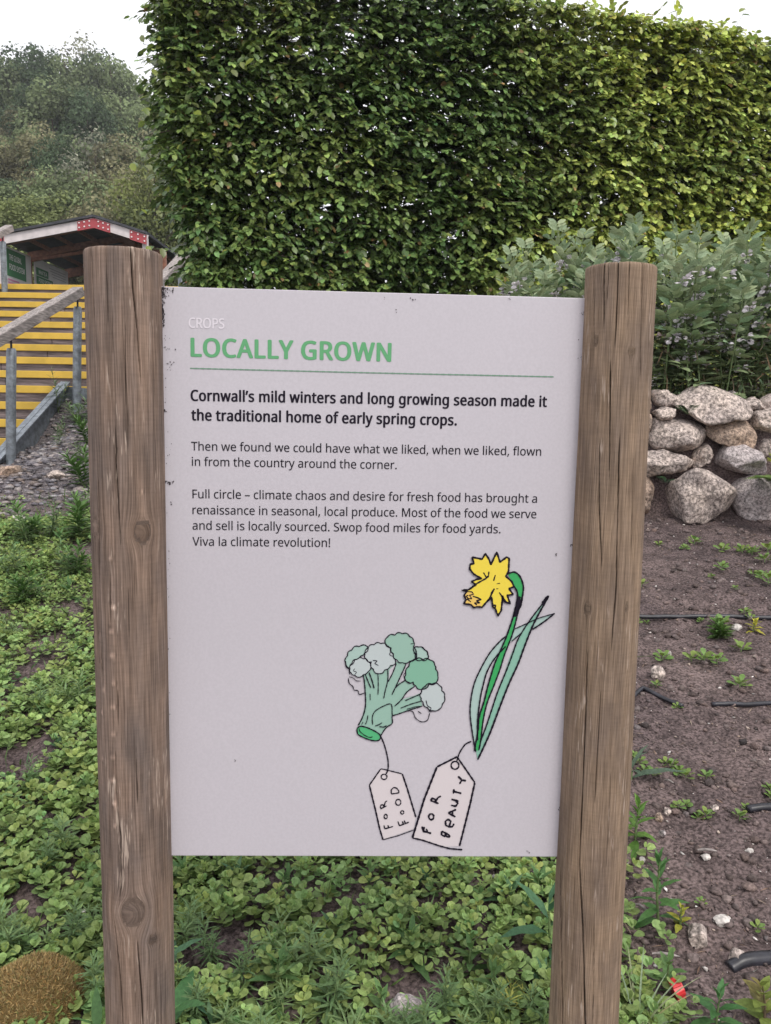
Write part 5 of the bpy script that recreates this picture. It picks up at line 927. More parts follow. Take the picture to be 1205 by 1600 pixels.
for k in range(5): rect(a_, 'text_line', 26.35, 26.9 + 0.15 * (k % 2), 3.80 - k * 0.07, 3.825 - k * 0.07, M['panel_text'], 0.006)
b_ = panel(28.35, 31.25, 3.0, 5.15, 'panel with two stepped green title bars')
rect(b_, 'title_bar', 28.42, 29.42, 4.58, 4.88 - 0.04, M['panel_green'], 0.006); rect(b_, 'title_bar', 28.42, 29.80, 4.28, 4.56, M['panel_green'], 0.006)
ptext(b_, 'WHAT IS A', 28.6, 29.3, 4.64, 0.13, M['bolt'], 0.015); ptext(b_, 'FOOD SYSTEM?', 28.6, 29.7, 4.36, 0.13, M['bolt'], 0.015)
rect(b_, 'brown_picture', 30.2, 31.1, 3.1, 4.52, M['panel_brown'], 0.006)
for k in range(4): rect(b_, 'text_line', 29.5 + 0.1 * k, 31.0, 4.98 - k * 0.09, 5.0 - k * 0.09, M['panel_text'], 0.006)
for k in range(6): rect(b_, 'text_line', 28.6, 29.6 + 0.1 * (k % 3), 4.16 - k * 0.08, 4.18 - k * 0.08, M['panel_text'], 0.006)

# ================================================================== DRIP PIPES, RED CAP, LOOSE STONES on the soil
def pipe(pxs, r, label, name='drip_pipe', parent=None, bury=0.3):
    W = [on_ground(x, y) for x, y in pxs]; W = [np.array([p.x, p.y, float(gsurf(p.x, p.y)) + r * (1 - bury) + 0.004]) for p in W]
    P = []
    for a, b in zip(W[:-1], W[1:]):
        for t in np.linspace(0, 1, 8, endpoint=False):
            p = a + (b - a) * t; p[2] = max(p[2], float(gsurf(p[0], p[1])) + r * (1 - bury) + 0.003); P.append(p)
    P.append(W[-1]); P = np.array(P); P[:, 2] = np.convolve(np.pad(P[:, 2], 2, 'edge'), np.ones(5) / 5, 'valid')
    V, q = tube(P, r, 12); n = len(P); e = np.arange(12)
    V = np.vstack([V, P[0], P[-1]]); tri = np.vstack([np.stack([np.roll(e, -1), e, np.full(12, n * 12)], 1), np.stack([e, np.roll(e, -1), np.full(12, n * 12 + 1)], 1) + np.array([[(n - 1) * 12, (n - 1) * 12, 0]])])
    L0 = P[len(P) // 2]; o = link(name, npmesh(name, V - L0, [q, tri], None, True), M['pipe'], None, tuple(L0))
    if label: tag(o, label, 'pipe', 'black irrigation pipes on the soil')
    return o
pipe([(870, 961), (990, 966), (1090, 969), (1210, 971), (1300, 973)], 0.009, 'long straight black drip pipe crossing the soil below the stone wall')
pipe([(985, 1098), (1004, 1083), (1035, 1096), (1066, 1112)], 0.007, 'short bent black drip pipe just right of the right post')
pipe([(1112, 1111), (1160, 1109), (1210, 1105), (1290, 1100)], 0.0075, 'black drip pipe whose open end lies mid-soil at the right')
pipe([(1168, 1271), (1210, 1268), (1290, 1262)], 0.011, 'short black pipe stub above the white crumbs at the right edge', bury=0.5)
pipe([(1140, 1514), (1160, 1510), (1210, 1502), (1290, 1492)], 0.015, 'thick dark pipe leading off to the right above the nettle-like weed', bury=0.9)
# the red faceted cap
p = on_ground(1057, 1560); cp = empty('pipe_cap', (p.x, p.y, gzs(p.x, p.y)), 'small red faceted plastic cap lying in the weeds by the right post', 'cap', rz=0.5)
bm = bmesh.new()
Mx = Matrix.Translation((0, 0, 0.026)) @ Matrix.Rotation(math.radians(68), 4, 'Y') @ Matrix.Rotation(0.35, 4, 'X')
bmesh.ops.create_cone(bm, cap_ends=True, segments=7, radius1=0.024, radius2=0.019, depth=0.026, matrix=Mx)
for k in range(7):
    a = 2 * math.pi * k / 7; R_ = Mx @ Matrix.Rotation(a, 4, 'Z'); box(bm, 0.019, 0.025, -0.0035, 0.0035, -0.012, 0.010, R_)
bm_obj('cap_body', bm, M['red'], cp, bevel=0.0015); cp.scale = (0.8, 0.8, 0.8)
bm = bmesh.new(); bmesh.ops.create_cone(bm, cap_ends=True, segments=14, radius1=0.013, radius2=0.013, depth=0.02, matrix=Mx @ Matrix.Translation((0, 0, 0.012))); bm_obj('pipe_collar', bm, M['pipe'], cp, smooth=False)
def loose(px, py, wpx, hpx, m, label, seed, cat='stone', name='loose_stone', grp='loose stones lying on the soil'):
    p = on_ground(px, py + hpx * 0.45); dep = (p - Vector((0, 0, CZ))).dot(fwd); wv, hv = wpx / F * dep, hpx / F * dep
    r = random.Random(int(seed * 100)); bm = bmesh.new(); bmesh.ops.create_icosphere(bm, subdivisions=3, radius=0.5)
    cuts = []
    for _ in range(9):
        d = Vector((r.gauss(0, 1), r.gauss(0, 1), r.gauss(0, 1))).normalized(); cuts.append((d, 0.26 + 0.14 * r.random()))
    for v in bm.verts:
        for d, h in cuts:
            e = v.co.dot(d) - h
            if e > 0: v.co -= d * e
        c = v.co; c *= 1.3 + 0.10 * float(vnoise(c.x * 9 + seed, c.y * 9, c.z * 9))
        v.co = Vector((c.x * wv, c.y * wv * 0.85, c.z * hv * 1.1))
    o = bm_obj(name, bm, m, None, (p.x, p.y, gzs(p.x, p.y) + hv * 0.28), smooth=False)
    return tag(o, label, cat, grp)
loose(1088, 1455, 31, 33, M['stone'], 'pointed pale granite chunk left of the white splinter', 1.1)
loose(1152, 1497, 27, 24, M['stone'], 'squarish pale stone leaning above the thick dark pipe', 2.7)
loose(1027, 1050, 19, 19, M['stone'], 'small stone beside the bent drip pipe near the right post', 4.1)
loose(634, 1576, 44, 46, M['stone_grey'], 'grey blue rock chip among the weeds below the sign', 6.6)
loose(1116, 1262, 12, 10, M['stone'], 'little tan pebble between seedlings at mid right', 7.4)
loose(1042, 1266, 11, 11, M['stone'], 'little pale pebble right of the tall weed at the right post', 8.9)
loose(1030, 1275, 12, 14, M['stone_brown'], 'brown pebble wedged beside the weed at the right post', 3.3)
loose(1036, 1300, 11, 10, M['stone_grey'], 'greyish pebble below the pale pebble', 5.3)
loose(212, 398 * 2, 1, 1, M['stone'], 'tiny stone', 1) if False else None
loose(14, 733, 34, 20, M['stone_brown'], 'pale rough block at the foot of the near steel rail post', 9.3)
loose(92, 741, 26, 12, M['stone'], 'flat whitish stone on the gravel', 12.2)
loose(28, 812, 22, 13, M['white_bit'], 'whitest stone at the lower edge of the gravel', 13.9)
loose(62, 861, 12, 11, M['stone'], 'lone pale pebble in the soil between the left weeds', 15.2)
loose(130, 1423, 12, 8, M['white_bit'], 'small white pebble among leaves left of the left post', 16.2)
for px, py, wp, hp, lb in ((1172, 1330, 14, 14, 'curled white shell scrap at the far right of the soil'), (1101, 1339, 14, 7, 'flat white chip above the straw at mid right'), (1126, 1436, 26, 11, 'long white splinter beside the granite chunk'),
                           (1150, 980, 15, 10, 'white scrap beside the yellow weed under the long pipe'), (1046, 1022, 5, 8, 'tiny upright white chip on the soil'), (1003, 1343, 9, 8, 'white crumb close to the right post')):
    loose(px, py, wp, hp, M['white_bit'], lb, px * 0.1, 'scrap', 'white_scrap', 'white scraps on the soil')
# bark sticks
for px, py, l, ang, lb in ((1003, 1428, 30, 2.3, 'brown bark splinter left of the saw-edged weed'), (1040, 1502, 42, -0.15, 'pale twig lying right of the right post'), (1105, 1337, 36, -0.1, 'straw-coloured twig beside the flat white chip'), (1045, 1228, 20, -0.8, 'short pale wood chip below the seedlings')):
    p = on_ground(px, py); L_ = l / F * 1.6
    V, q = tube([np.array([-L_ / 2, 0, 0]), np.array([-L_ / 6, 0.002, 0.002]), np.array([L_ / 5, -0.001, 0.003]), np.array([L_ / 2, 0.001, 0])], [0.002, 0.0035, 0.003, 0.001], 6)
    o = link('twig', npmesh('twig', V, [q], None, True), M['rail_wood'], None, (p.x, p.y, gzs(p.x, p.y) + 0.012)); o.rotation_euler = (0, 0, ang)
    tag(o, lb, 'twig', 'twigs lying on the soil')

# ================================================================== BEECH HEDGE
def jitcol(base, n, v=0.18, h=0.10):
    b = np.asarray(base, float); b = np.broadcast_to(b, (n, 3)).copy()
    k = 1 + v * rng.normal(size=(n, 1)); hue = h * rng.normal(size=(n, 1))
    b = b * np.clip(k, 0.5, 1.7); b[:, 0:1] *= 1 + hue; b[:, 2:3] *= 1 - hue * 0.6
    return np.clip(b, 0.004, 0.9)
HA, HB = np.array([-1.57, 5.94]), np.array([4.9, 7.25])      # front line of the hedge
hdir = (HB - HA) / np.linalg.norm(HB - HA); hn = np.array([hdir[1], -hdir[0]])   # towards the viewer
HL = np.linalg.norm(HB - HA); HTOP = 3.30
hedge = empty('beech_hedge', (0.8, 6.9, gzs(0.8, 6.9)), 'tall clipped beech hedge, dark green with a yellower stretch, standing behind the sign', 'hedge')
hloc = np.array(hedge.location)
def hpos(s, depth, z):
    p = HA[None] + hdir[None] * s[:, None] - hn[None] * depth[:, None]
    return np.stack([p[:, 0], p[:, 1], z], 1)
lt_v, lt_f = leaf_t(0.62, (0.28, 0.68), (0.92, 0.88), 0.22, 0.12)
def yellowness(s, z):
    s = s + 0.5 * vnoise(s * 1.2, z * 1.2, 0.7); zr = z - CZ
    return np.clip(0.10 + 0.62 * sm(2.3, 3.2, s) + 0.35 * sm(1.2, 2.4, s) * sm(2.4, 1.4, zr) + 0.45 * vnoise(s * 0.9 + 3, z * 1.1, 5.1) + 0.25 * vnoise(s * 3.1, z * 3.1, 2.1), 0, 1)
def leaf_cols(s, z, n):
    y = yellowness(s, z)[:, None]
    dark = np.array([0.100, 0.165, 0.050]); lite = np.array([0.37, 0.43, 0.11])
    c = dark * (1 - y) + lite * y
    r = rng.random((n, 1)); c = np.where(r < 0.012, np.array([0.24, 0.16, 0.07]), c); c = np.where(r > 0.93, c * 0.4 + np.array([0.30, 0.37, 0.10]) * 0.6, c)
    return jitcol(c, n, 0.22, 0.08)
def sprays(ns, dmin, dmax, smin=-0.08, smax=None, per=7, droop=(0.1, 0.75), side='front', ztop=HTOP, zbot=0.95, lsz=(0.044, 0.070)):
    """twigs with alternate leaves lying in one plane"""
    smax = smax or HL
    s = smin + rng.random(ns) * (smax - smin); dpt = dmin + (dmax - dmin) * rng.random(ns) ** 1.3
    z = CZ + zbot + (ztop - zbot) * rng.random(ns)
    lim = 0.05 * np.clip((2.7 - (z - CZ)) / 1.5, 0, 1) + 0.15 * np.clip((1.85 - (z - CZ)) / 0.5, 0, 1); s = np.where(s < 0.45, lim + s * (0.45 - lim) / 0.45, s)
    z = np.minimum(z, CZ + 3.29 - 0.058 * s)
    bulge = 0.07 * vnoise(s * 1.7, z * 1.9, 8.8) + 0.05 * vnoise(s * 4.5, z * 4.5, 1.8)
    if side == 'front':
        o = hpos(s, dpt + bulge, z); out = np.concatenate([hn, [0]])[None]
        d = out + 0.75 * rng.normal(size=(ns, 1)) * np.concatenate([hdir, [0]])[None]
    elif side == 'left':
        o = hpos(dpt * 1 - 0.02 + bulge + lim, 0.9 * rng.random(ns), z); s = s * 0 + 0.2; out = np.concatenate([-hdir, [0]])[None]
        d = out + 0.6 * rng.normal(size=(ns, 1)) * np.concatenate([hn, [0]])[None]
    else:
        o = hpos(s, 0.9 * rng.random(ns), CZ + 3.29 - 0.058 * s - 0.15 * rng.random(ns) + 0.05 * vnoise(s * 2.5, 0.5, 0.5) + 0.03 * vnoise(s * 9, 0.5, 0.5)); out = np.array([[0, 0, 1.0]])
        d = out + 0.5 * rng.normal(size=(ns, 3)); d[:, 2] = np.abs(d[:, 2])
    d = d / np.linalg.norm(d, axis=1, keepdims=True)
    if side != 'top': d[:, 2] = -(droop[0] + (droop[1] - droop[0]) * rng.random(ns))
    else: d[:, 2] = 0.25 + 0.5 * rng.random(ns)
    d /= np.linalg.norm(d, axis=1, keepdims=True)
    L = 0.12 + 0.12 * rng.random(ns)
    sd_ = np.cross(d, np.array([0, 0, 1.0])); sd_ /= np.linalg.norm(sd_, axis=1, keepdims=True); pn = np.cross(sd_, d)   # up-facing plane normal
    pn = pn + 0.25 * rng.normal(size=pn.shape)
    T, D, Nn, Sz, Ss, Zs = [], [], [], [], [], []
    for k in range(per):
        t = (k + 0.6) / per; sg = 1 if k % 2 else -1
        T.append(o + d * (L * t)[:, None] + np.array([0, 0, -0.02]) * t * t)
        a = 0.9 - 0.75 * t
        dd = d * math.cos(a) + sg * sd_ * math.sin(a) + 0.20 * rng.normal(size=d.shape) + np.array([0, 0, -0.35]) * rng.random((ns, 1))
        D.append(dd); Nn.append(pn + 0.30 * rng.normal(size=pn.shape)); Sz.append(lsz[0] + (lsz[1] - lsz[0]) * rng.random(ns)); Ss.append(s); Zs.append(z)
    T, D, Nn, Sz, Ss, Zs = map(np.concatenate, (T, D, Nn, Sz, Ss, Zs))
    return T, frames(D, Nn, Sz), leaf_cols(Ss, Zs, len(T)), (o, d, L)
P_ = [sprays(7600, 0.0, 0.18), sprays(420, 0.0, 0.25, side='left'), sprays(620, 0, 0, side='top')]
P2_ = [sprays(6000, 0.14, 0.55, lsz=(0.06, 0.085)), sprays(5600, 0.5, 1.05, lsz=(0.085, 0.12)), sprays(1100, 0.02, 0.3, zbot=-0.1, ztop=1.0)]
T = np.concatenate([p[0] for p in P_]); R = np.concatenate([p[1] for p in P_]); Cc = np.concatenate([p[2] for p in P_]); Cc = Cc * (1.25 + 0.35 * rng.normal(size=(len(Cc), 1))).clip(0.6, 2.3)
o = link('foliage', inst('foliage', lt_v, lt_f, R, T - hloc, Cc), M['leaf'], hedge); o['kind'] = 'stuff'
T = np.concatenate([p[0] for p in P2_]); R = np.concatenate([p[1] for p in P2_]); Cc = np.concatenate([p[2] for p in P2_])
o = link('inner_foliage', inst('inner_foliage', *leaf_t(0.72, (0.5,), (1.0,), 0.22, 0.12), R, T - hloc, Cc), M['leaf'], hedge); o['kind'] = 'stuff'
# twigs inside, and upright stems
parts = []
for p in (P_[0], P2_[0], P2_[1]):
    o_, d_, L_ = p[3]
    for i in range(0, len(o_), 6): parts.append(tube([o_[i] - d_[i] * 0.25 - np.array([0, 0, 0.08]), o_[i], o_[i] + d_[i] * L_[i]], [0.005, 0.003, 0.0012], 4))
for k in range(34):
    s0 = HL * (k + rng.random()) / 34; x = hpos(np.array([s0, s0 + 0.1 * rng.normal(), s0 + 0.2 * rng.normal(), s0 + 0.25 * rng.normal()]), np.array([0.45, 0.4, 0.5, 0.42]), np.array([1.0, 2.2, 3.4, CZ + HTOP - 0.15]))
    x[0, 2] = gzs(x[0, 0], x[0, 1]) - 0.05; parts.append(tube(x, [0.03, 0.022, 0.014, 0.006], 6))
V, Fq = join_parts([(v, [q]) for v, q in parts]); o = link('branches', npmesh('branches', V - hloc, [np.concatenate(Fq)], None, True), M['bark'], hedge); o['kind'] = 'stuff'
# individual leaves that stand clear: long shoots with hanging leaves, each leaf its own piece
shoot_cols = [(0.14, 0.20, 0.05), (0.20, 0.25, 0.04), (0.09, 0.15, 0.045), (0.16, 0.19, 0.07)]
leafmes = []
for c in shoot_cols:
    me = inst('leaf', lt_v, lt_f, np.eye(3)[None], np.zeros((1, 3)), np.array([c])); me.materials.append(M['leaf']); leafmes.append(me)
n_leaf = 0
shoots = [(at(x, y, 5.85 + (x - 240) * 0.0012), n_, dr) for x, y, n_, dr in
          [(275, 25, 5, 0), (330, 118, 5, 0), (385, 88, 5, 1), (345, 130, 4, 1), (400, 60, 5, 1), (298, 150, 5, 1), (375, 215, 4, 1), (337, 262, 4, 1), (280, 238, 4, 1), (410, 90, 4, 1), (470, 60, 5, 1), (395, 255, 4, 1),
           (430, 235, 4, 1), (455, 265, 3, 1), (520, 150, 5, 1), (560, 205, 5, 1), (590, 225, 4, 1), (500, 320, 4, 1), (620, 100, 5, 1), (660, 190, 4, 1), (700, 60, 5, 1), (730, 140, 4, 1), (780, 200, 5, 1), (820, 60, 5, 1), (870, 130, 5, 1),
           (850, 250, 4, 1), (900, 180, 4, 1), (940, 90, 5, 1), (985, 210, 5, 1), (1010, 290, 4, 1), (1050, 140, 5, 1), (1090, 250, 4, 1), (1120, 180, 4, 1), (1160, 120, 5, 1), (1180, 290, 4, 1), (1100, 330, 4, 1), (960, 320, 5, 1), (900, 330, 4, 1),
           (560, 380, 4, 1), (640, 420, 4, 1), (420, 400, 4, 1), (310, 350, 4, 1), (470, 180, 5, 1), (600, 300, 4, 1), (740, 330, 5, 1), (690, 260, 4, 1), (1140, 60, 5, 0), (900, 15, 5, 0), (1060, 45, 5, 0), (262, 60, 4, 2), (256, 110, 3, 2), (266, 180, 4, 2), (262, 150, 3, 2), (246, 260, 4, 2), (262, 330, 4, 2), (270, 390, 4, 2)]]
sv = []
for P0, n_, dr in shoots:
    P0 = np.array(P0); lat = 0.4 * rng.normal()
    d = np.array([lat, -0.55, -0.8]) if dr == 1 else (np.array([lat, -0.3, 0.9]) if dr == 0 else np.array([-0.9, -0.3, 0.1 * rng.normal()]))
    d /= np.linalg.norm(d); L = 0.05 * n_; pts = [P0 - d * 0.2, P0, P0 + d * L * 0.5 + np.array([0, 0, -0.01]), P0 + d * L + np.array([0, 0, -0.03])]
    sv.append(tube(pts, [0.003, 0.002, 0.0015, 0.001], 4))
    for k in range(n_):
        if n_leaf >= 296: break
        t = (k + 0.5) / n_; sg = 1 if k % 2 else -1
        dd = d * 0.35 + np.array([sg * 0.75, -0.25, -0.35 - 0.4 * rng.random()]) + 0.15 * rng.normal(size=3); nn = np.array([0.2 * sg, -0.75, 0.65]) + 0.3 * rng.normal(size=3)
        Rm = frames(dd[None], nn[None], np.array([0.06 + 0.022 * rng.random()]))[0]; loc = P0 + d * L * t - hloc
        o = bpy.data.objects.new('leaf', leafmes[(n_leaf * 7) % 4]); C.objects.link(o); o.parent = hedge
        o.matrix_local = Matrix([[*Rm[0], loc[0]], [*Rm[1], loc[1]], [*Rm[2], loc[2]], [0, 0, 0, 1]]); n_leaf += 1
V, Fq = join_parts([(v, [q]) for v, q in sv]); o = link('shoots', npmesh('shoots', V - hloc, [np.concatenate(Fq)], None, True), M['stem'], hedge); o['kind'] = 'stuff'

# ================================================================== BROAD BEANS on the terrace above the wall
el_v, el_f = leaf_t(0.46, (0.2, 0.5, 0.8), (0.80, 1.0, 0.55), 0.35, 0.12)
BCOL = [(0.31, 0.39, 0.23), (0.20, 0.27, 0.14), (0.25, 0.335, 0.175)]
def bean_leaf(nl, c):
    """compound leaf: stalk and paired leaflets"""
    D, T, Sz = [], [], []
    for k in range(nl):
        t = 0.35 + 0.65 * (k // 2) / max(1, nl // 2 - 0.5); sg = 1 if k % 2 else -1
        D.append((sg * 0.9, 0.55, 0.05)); T.append((0.003 * sg, 0.10 * t, -0.02 * t * t)); Sz.append(0.070 + 0.014 * rng.random())
    D, T = np.array(D), np.array(T); Nn = np.array([[0, 0, 1.0]]) + 0.25 * rng.normal(size=D.shape)
    Rm = frames(D, Nn, np.array(Sz)); Vl = (np.einsum('nij,vj->nvi', Rm, el_v) + T[:, None]).reshape(-1, 3); n = len(el_v)
    fs = [(np.asarray(f)[None] + (np.arange(len(D)) * n)[:, None, None]).reshape(-1, np.asarray(f).shape[1]) for f in el_f]
    cols = np.repeat(jitcol(c, len(D), 0.12, 0.05), n, 0)
    tv, tq = tube([(0, 0, 0), (0, 0.05, 0.0), (0, 0.10, -0.02)], 0.0016, 4)
    V, Fs = join_parts([(Vl, fs), (tv, [tq])]); cols = np.vstack([cols, np.tile(np.array(c) * 1.2, (len(tv), 1))])
    me = npmesh('leaf', V, Fs, cols, True); me.materials.append(M['soft_leaf']); return me
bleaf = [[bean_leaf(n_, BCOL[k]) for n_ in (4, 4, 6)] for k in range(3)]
def flower_mesh():
    pv, pf = leaf_t(0.7, (0.25, 0.6, 0.85), (0.8, 1.0, 0.6), 0.5, -0.2); N = 10
    a = rng.random(N) * 6.28; D = np.stack([np.cos(a), np.sin(a), 0.2 - 0.7 * rng.random(N)], 1); T = np.stack([np.cos(a) * 0.012, np.sin(a) * 0.012, 0.02 * rng.normal(size=N)], 1)
    D2, T2 = np.repeat(D, 2, 0), np.repeat(T, 2, 0); Nn = rng.normal(size=D2.shape)
    cols = np.tile(np.array([[0.78, 0.74, 0.78], [0.70, 0.62, 0.70]]), (N, 1)); cols[1::4] = (0.03, 0.02, 0.04)
    sz = np.tile([0.038, 0.02], N)
    me = inst('flower_cluster', pv, pf, frames(D2, Nn, sz), T2, cols); me.materials.append(M['soft_leaf']); return me
flow = [flower_mesh() for _ in range(3)]
def bean_plant(k):
    h = 1.02; root = bpy.data.objects.new('bean_plant', None); C.objects.link(root)
    for sidx in range(2):
        bx, by = 0.05 * rng.normal(), 0.05 * rng.normal(); hh = h * (1 if sidx == 0 else 0.85)
        ln = 0.08 * rng.normal(size=2); P = [np.array([bx, by, 0]), np.array([bx + ln[0] * 0.5, by + ln[1] * 0.5, hh * 0.5]), np.array([bx + ln[0], by + ln[1], hh])]
        V, q = tube(P, [0.006, 0.0055, 0.003], 4); me = npmesh('stem', V, [q]); link('stem', me, M['stem'], root)
        nl = 18
        for i in range(nl):
            t = 0.10 + 0.90 * (i / (nl - 1)) ** 0.85; az = i * 2.4 + rng.random(); p = P[0] + (P[1] - P[0]) * min(1, t * 2) + (P[2] - P[1]) * max(0, t * 2 - 1)
            elv = 0.2 + 1.15 * max(0, t - 0.45) / 0.55 + 0.15 * rng.normal()
            d = np.array([math.cos(az) * math.cos(elv), math.sin(az) * math.cos(elv), math.sin(elv)]); nn = np.array([-math.cos(az) * math.sin(elv), -math.sin(az) * math.sin(elv), math.cos(elv)]) + 0.15 * rng.normal(size=3)
            s_ = (0.72 + 0.5 * (1 - abs(t - 0.6))) * (1.0 if t < 0.93 else 0.8)
            Rm = frames(d[None], nn[None], np.array([s_]))[0]
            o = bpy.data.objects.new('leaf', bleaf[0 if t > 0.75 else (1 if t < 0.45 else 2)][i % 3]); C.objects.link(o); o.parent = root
            o.matrix_local = Matrix([[*Rm[0], p[0]], [*Rm[1], p[1]], [*Rm[2], p[2]], [0, 0, 0, 1]])
            if 0.45 < t < 0.9 and rng.random() < 0.42:
                o = bpy.data.objects.new('flower_cluster', flow[i % 3]); C.objects.link(o); o.parent = root; o.location = tuple(p + np.array([math.cos(az), math.sin(az), 0]) * 0.055); o.rotation_euler = (0, 0, az); o['kind'] = 'stuff'
    return root
protos = [bean_plant(k) for k in range(3)]
spots = []; spx = []
# (photo x of the crown, photo y of its top, distance)
for x, yt, Y in [(775, 447, 5.2), (800, 425, 5.1), (835, 395, 5.15), (862, 372, 5.2), (890, 360, 5.25), (925, 352, 5.3), (965, 345, 5.35), (1005, 352, 5.2), (1045, 365, 5.0), (1080, 372, 4.95), (1110, 385, 5.0), (1140, 380, 5.1), (1170, 365, 5.1), (1198, 348, 5.15),
                 (1225, 345, 5.1), (1020, 400, 4.9), (1062, 395, 4.85), (1120, 400, 4.88), (1160, 400, 4.85), (1200, 385, 4.9), (985, 395, 4.95), (945, 385, 5.0), (905, 392, 5.0), (870, 402, 4.95), (1035, 560, 4.82), (1252, 370, 4.95), (1000, 360, 5.6), (1060, 355, 5.6), (1130, 362, 5.6), (1190, 340, 5.6), (930, 362, 5.6), (1090, 460, 4.86), (1180, 470, 4.84)]:
    spx.append(x); t_ = at(x, yt, Y); g0 = gzs(t_.x, t_.y); spots.append((t_.x, t_.y, g0, max(0.3, (t_.z - g0) / 1.10)))
left = {i: True for i in range(3)}
for i, (x, y, z, s) in enumerate(spots):
    k = i % 3
    if left[k]: o = protos[k]; left[k] = False
    else: o = copy_tree(protos[k])
    w_ = 0.55 + 0.45 * s; o.location = (x, y, z - 0.01); o.scale = (w_ * 1.08, w_ * 1.08, s); o.rotation_euler = (0, 0, rng.random() * 6.28)
    tag(o, 'flowering broad bean plant ' + ('back row' if y > 5.35 else ('front row' if y < 4.93 else 'middle row')) + (' seen over the board' if spx[i] < 915 else (' behind the right post' if spx[i] < 1025 else (' above the biggest top stone' if spx[i] < 1135 else ' towards the right edge'))), 'bean plant', 'broad bean plants above the stone wall')
o = spots[24]
# dead lower growth and grass at the beans' feet
bl_v, bl_f = leaf_t(0.07, (0.35, 0.7), (1.0, 0.7), 0.2, 0.25)
n = 2600; X = 0.7 + rng.random(n) * 2.4; Y = 4.72 + rng.random(n) * 1.0; Z = gz(X, Y); z2 = Z + rng.random(n) ** 1.5 * 0.38
D = rng.normal(size=(n, 3)) * 0.6; D[:, 2] = np.abs(D[:, 2]) + 0.3
cols = np.where(rng.random((n, 1)) < 0.4, np.array([[0.19, 0.15, 0.10]]), np.array([[0.075, 0.105, 0.035]])); cols = jitcol(cols, n)
o = link('dry_undergrowth', inst('dry_undergrowth', bl_v, bl_f, frames(D, rng.normal(size=(n, 3)), 0.04 + 0.12 * rng.random(n)), np.stack([X, Y, z2], 1), cols), M['soft_leaf']); o['kind'] = 'stuff'
n = 4400; X = 0.6 + rng.random(n) * 2.6; Y = 4.80 + rng.random(n) * 1.0; z2 = gz(X, Y) + rng.random(n) * 0.62
D = rng.normal(size=(n, 3)); D[:, 2] *= 0.5
o = link('withered_leaves', inst('withered_leaves', el_v, el_f, frames(D, rng.normal(size=(n, 3)), 0.025 + 0.035 * rng.random(n)), np.stack([X, Y, z2], 1), jitcol(np.where(rng.random((n, 1)) < 0.72, np.array([[0.11, 0.145, 0.07]]), np.array([[0.19, 0.14, 0.085]])), n)), M['soft_leaf']); o['kind'] = 'stuff'

# ================================================================== GROUND COVER, SOIL CRUMBS, GRAVEL
def cover_mask(x, y):
    """how densely the seedlings cover the soil"""
    m = 1.5 + 0.45 * vnoise(x * 2.3, y * 2.3, 4.2) + 0.45 * vnoise(x * 8, y * 8, 1.2)
    edge = sm(0.62, 0.36, x + 0.05 * vnoise(x * 5, y * 5, 2) + 0.02 * (y - 1.4))        # gives way to bare soil behind the right post
    m = m * edge * (1 - 0.35 * sm(2.6, 4.2, y))
    m = m * (1 - sm(4.0, 4.9, y - 0.35 * (x + 2) + 0.25 * vnoise(x * 3, y * 3, 6)))
    for cx, cy, r in bare: m = m - 1.6 * np.exp(-(((x - cx) / r) ** 2 + ((y - cy) / (r * 1.3)) ** 2))
    return m
bare = []
for px, py, r in ((10, 1205, 0.09), (55, 1185, 0.10), (60, 1060, 0.13), (95, 800, 0.2), (110, 960, 0.09), (200, 1440, 0.07), (560, 1400, 0.05), (310, 1500, 0.08), (380, 1490, 0.06), (640, 1560, 0.07), (800, 1500, 0.05), (60, 1440, 0.05), (30, 1420, 0.04), (130, 870, 0.14), (850, 1370, 0.07), (620, 1350, 0.06), (75, 1010, 0.1)):
    p = on_ground(px, py); bare.append((p.x, p.y, r * 0.72))
ro_v, ro_f = leaf_t(0.86, (0.30, 0.62, 0.88), (0.60, 1.0, 0.68), 0.16, -0.10, 0.03)
n = 31000; X = -2.6 + rng.random(n) * 3.4; Y = 1.12 + rng.random(n) ** 1.15 * 4.1
keep = (rng.random(n) < np.clip(cover_mask(X, Y), 0, 1)) & (X > -0.50 * Y - 0.30) ; X, Y = X[keep], Y[keep]; n = len(X)
sz = (0.0165 + 0.010 * rng.random(n) + 0.003 * vnoise(X * 5, Y * 5, 3)); hgt = 0.012 + 0.035 * rng.random(n)
T, D, Nn, Sz, Cl = [], [], [], [], []
base = jitcol((0.265, 0.37, 0.13), n, 0.2, 0.09); yl = (0.5 + 0.5 * vnoise(X * 3, Y * 3, 9))[:, None]; base = base * (1 - 0.25 * yl) + np.array([0.17, 0.23, 0.05]) * 0.25 * yl
az0 = rng.random(n) * 6.28
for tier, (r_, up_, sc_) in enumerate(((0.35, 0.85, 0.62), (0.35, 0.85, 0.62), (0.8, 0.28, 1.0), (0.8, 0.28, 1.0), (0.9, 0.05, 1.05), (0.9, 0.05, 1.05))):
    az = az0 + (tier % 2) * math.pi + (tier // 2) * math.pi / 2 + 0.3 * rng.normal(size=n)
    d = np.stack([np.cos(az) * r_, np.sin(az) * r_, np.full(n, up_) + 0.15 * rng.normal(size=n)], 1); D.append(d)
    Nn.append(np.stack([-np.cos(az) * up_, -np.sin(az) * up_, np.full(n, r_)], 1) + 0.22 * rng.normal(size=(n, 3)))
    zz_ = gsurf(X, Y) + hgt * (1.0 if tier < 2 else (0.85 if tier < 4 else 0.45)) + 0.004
    T.append(np.stack([X + np.cos(az) * 0.002, Y + np.sin(az) * 0.002, zz_], 1)); Sz.append(sz * sc_ * (0.9 + 0.2 * rng.random(n))); Cl.append(base * (1.12 if tier < 2 else (1.0 if tier < 4 else 0.82)))
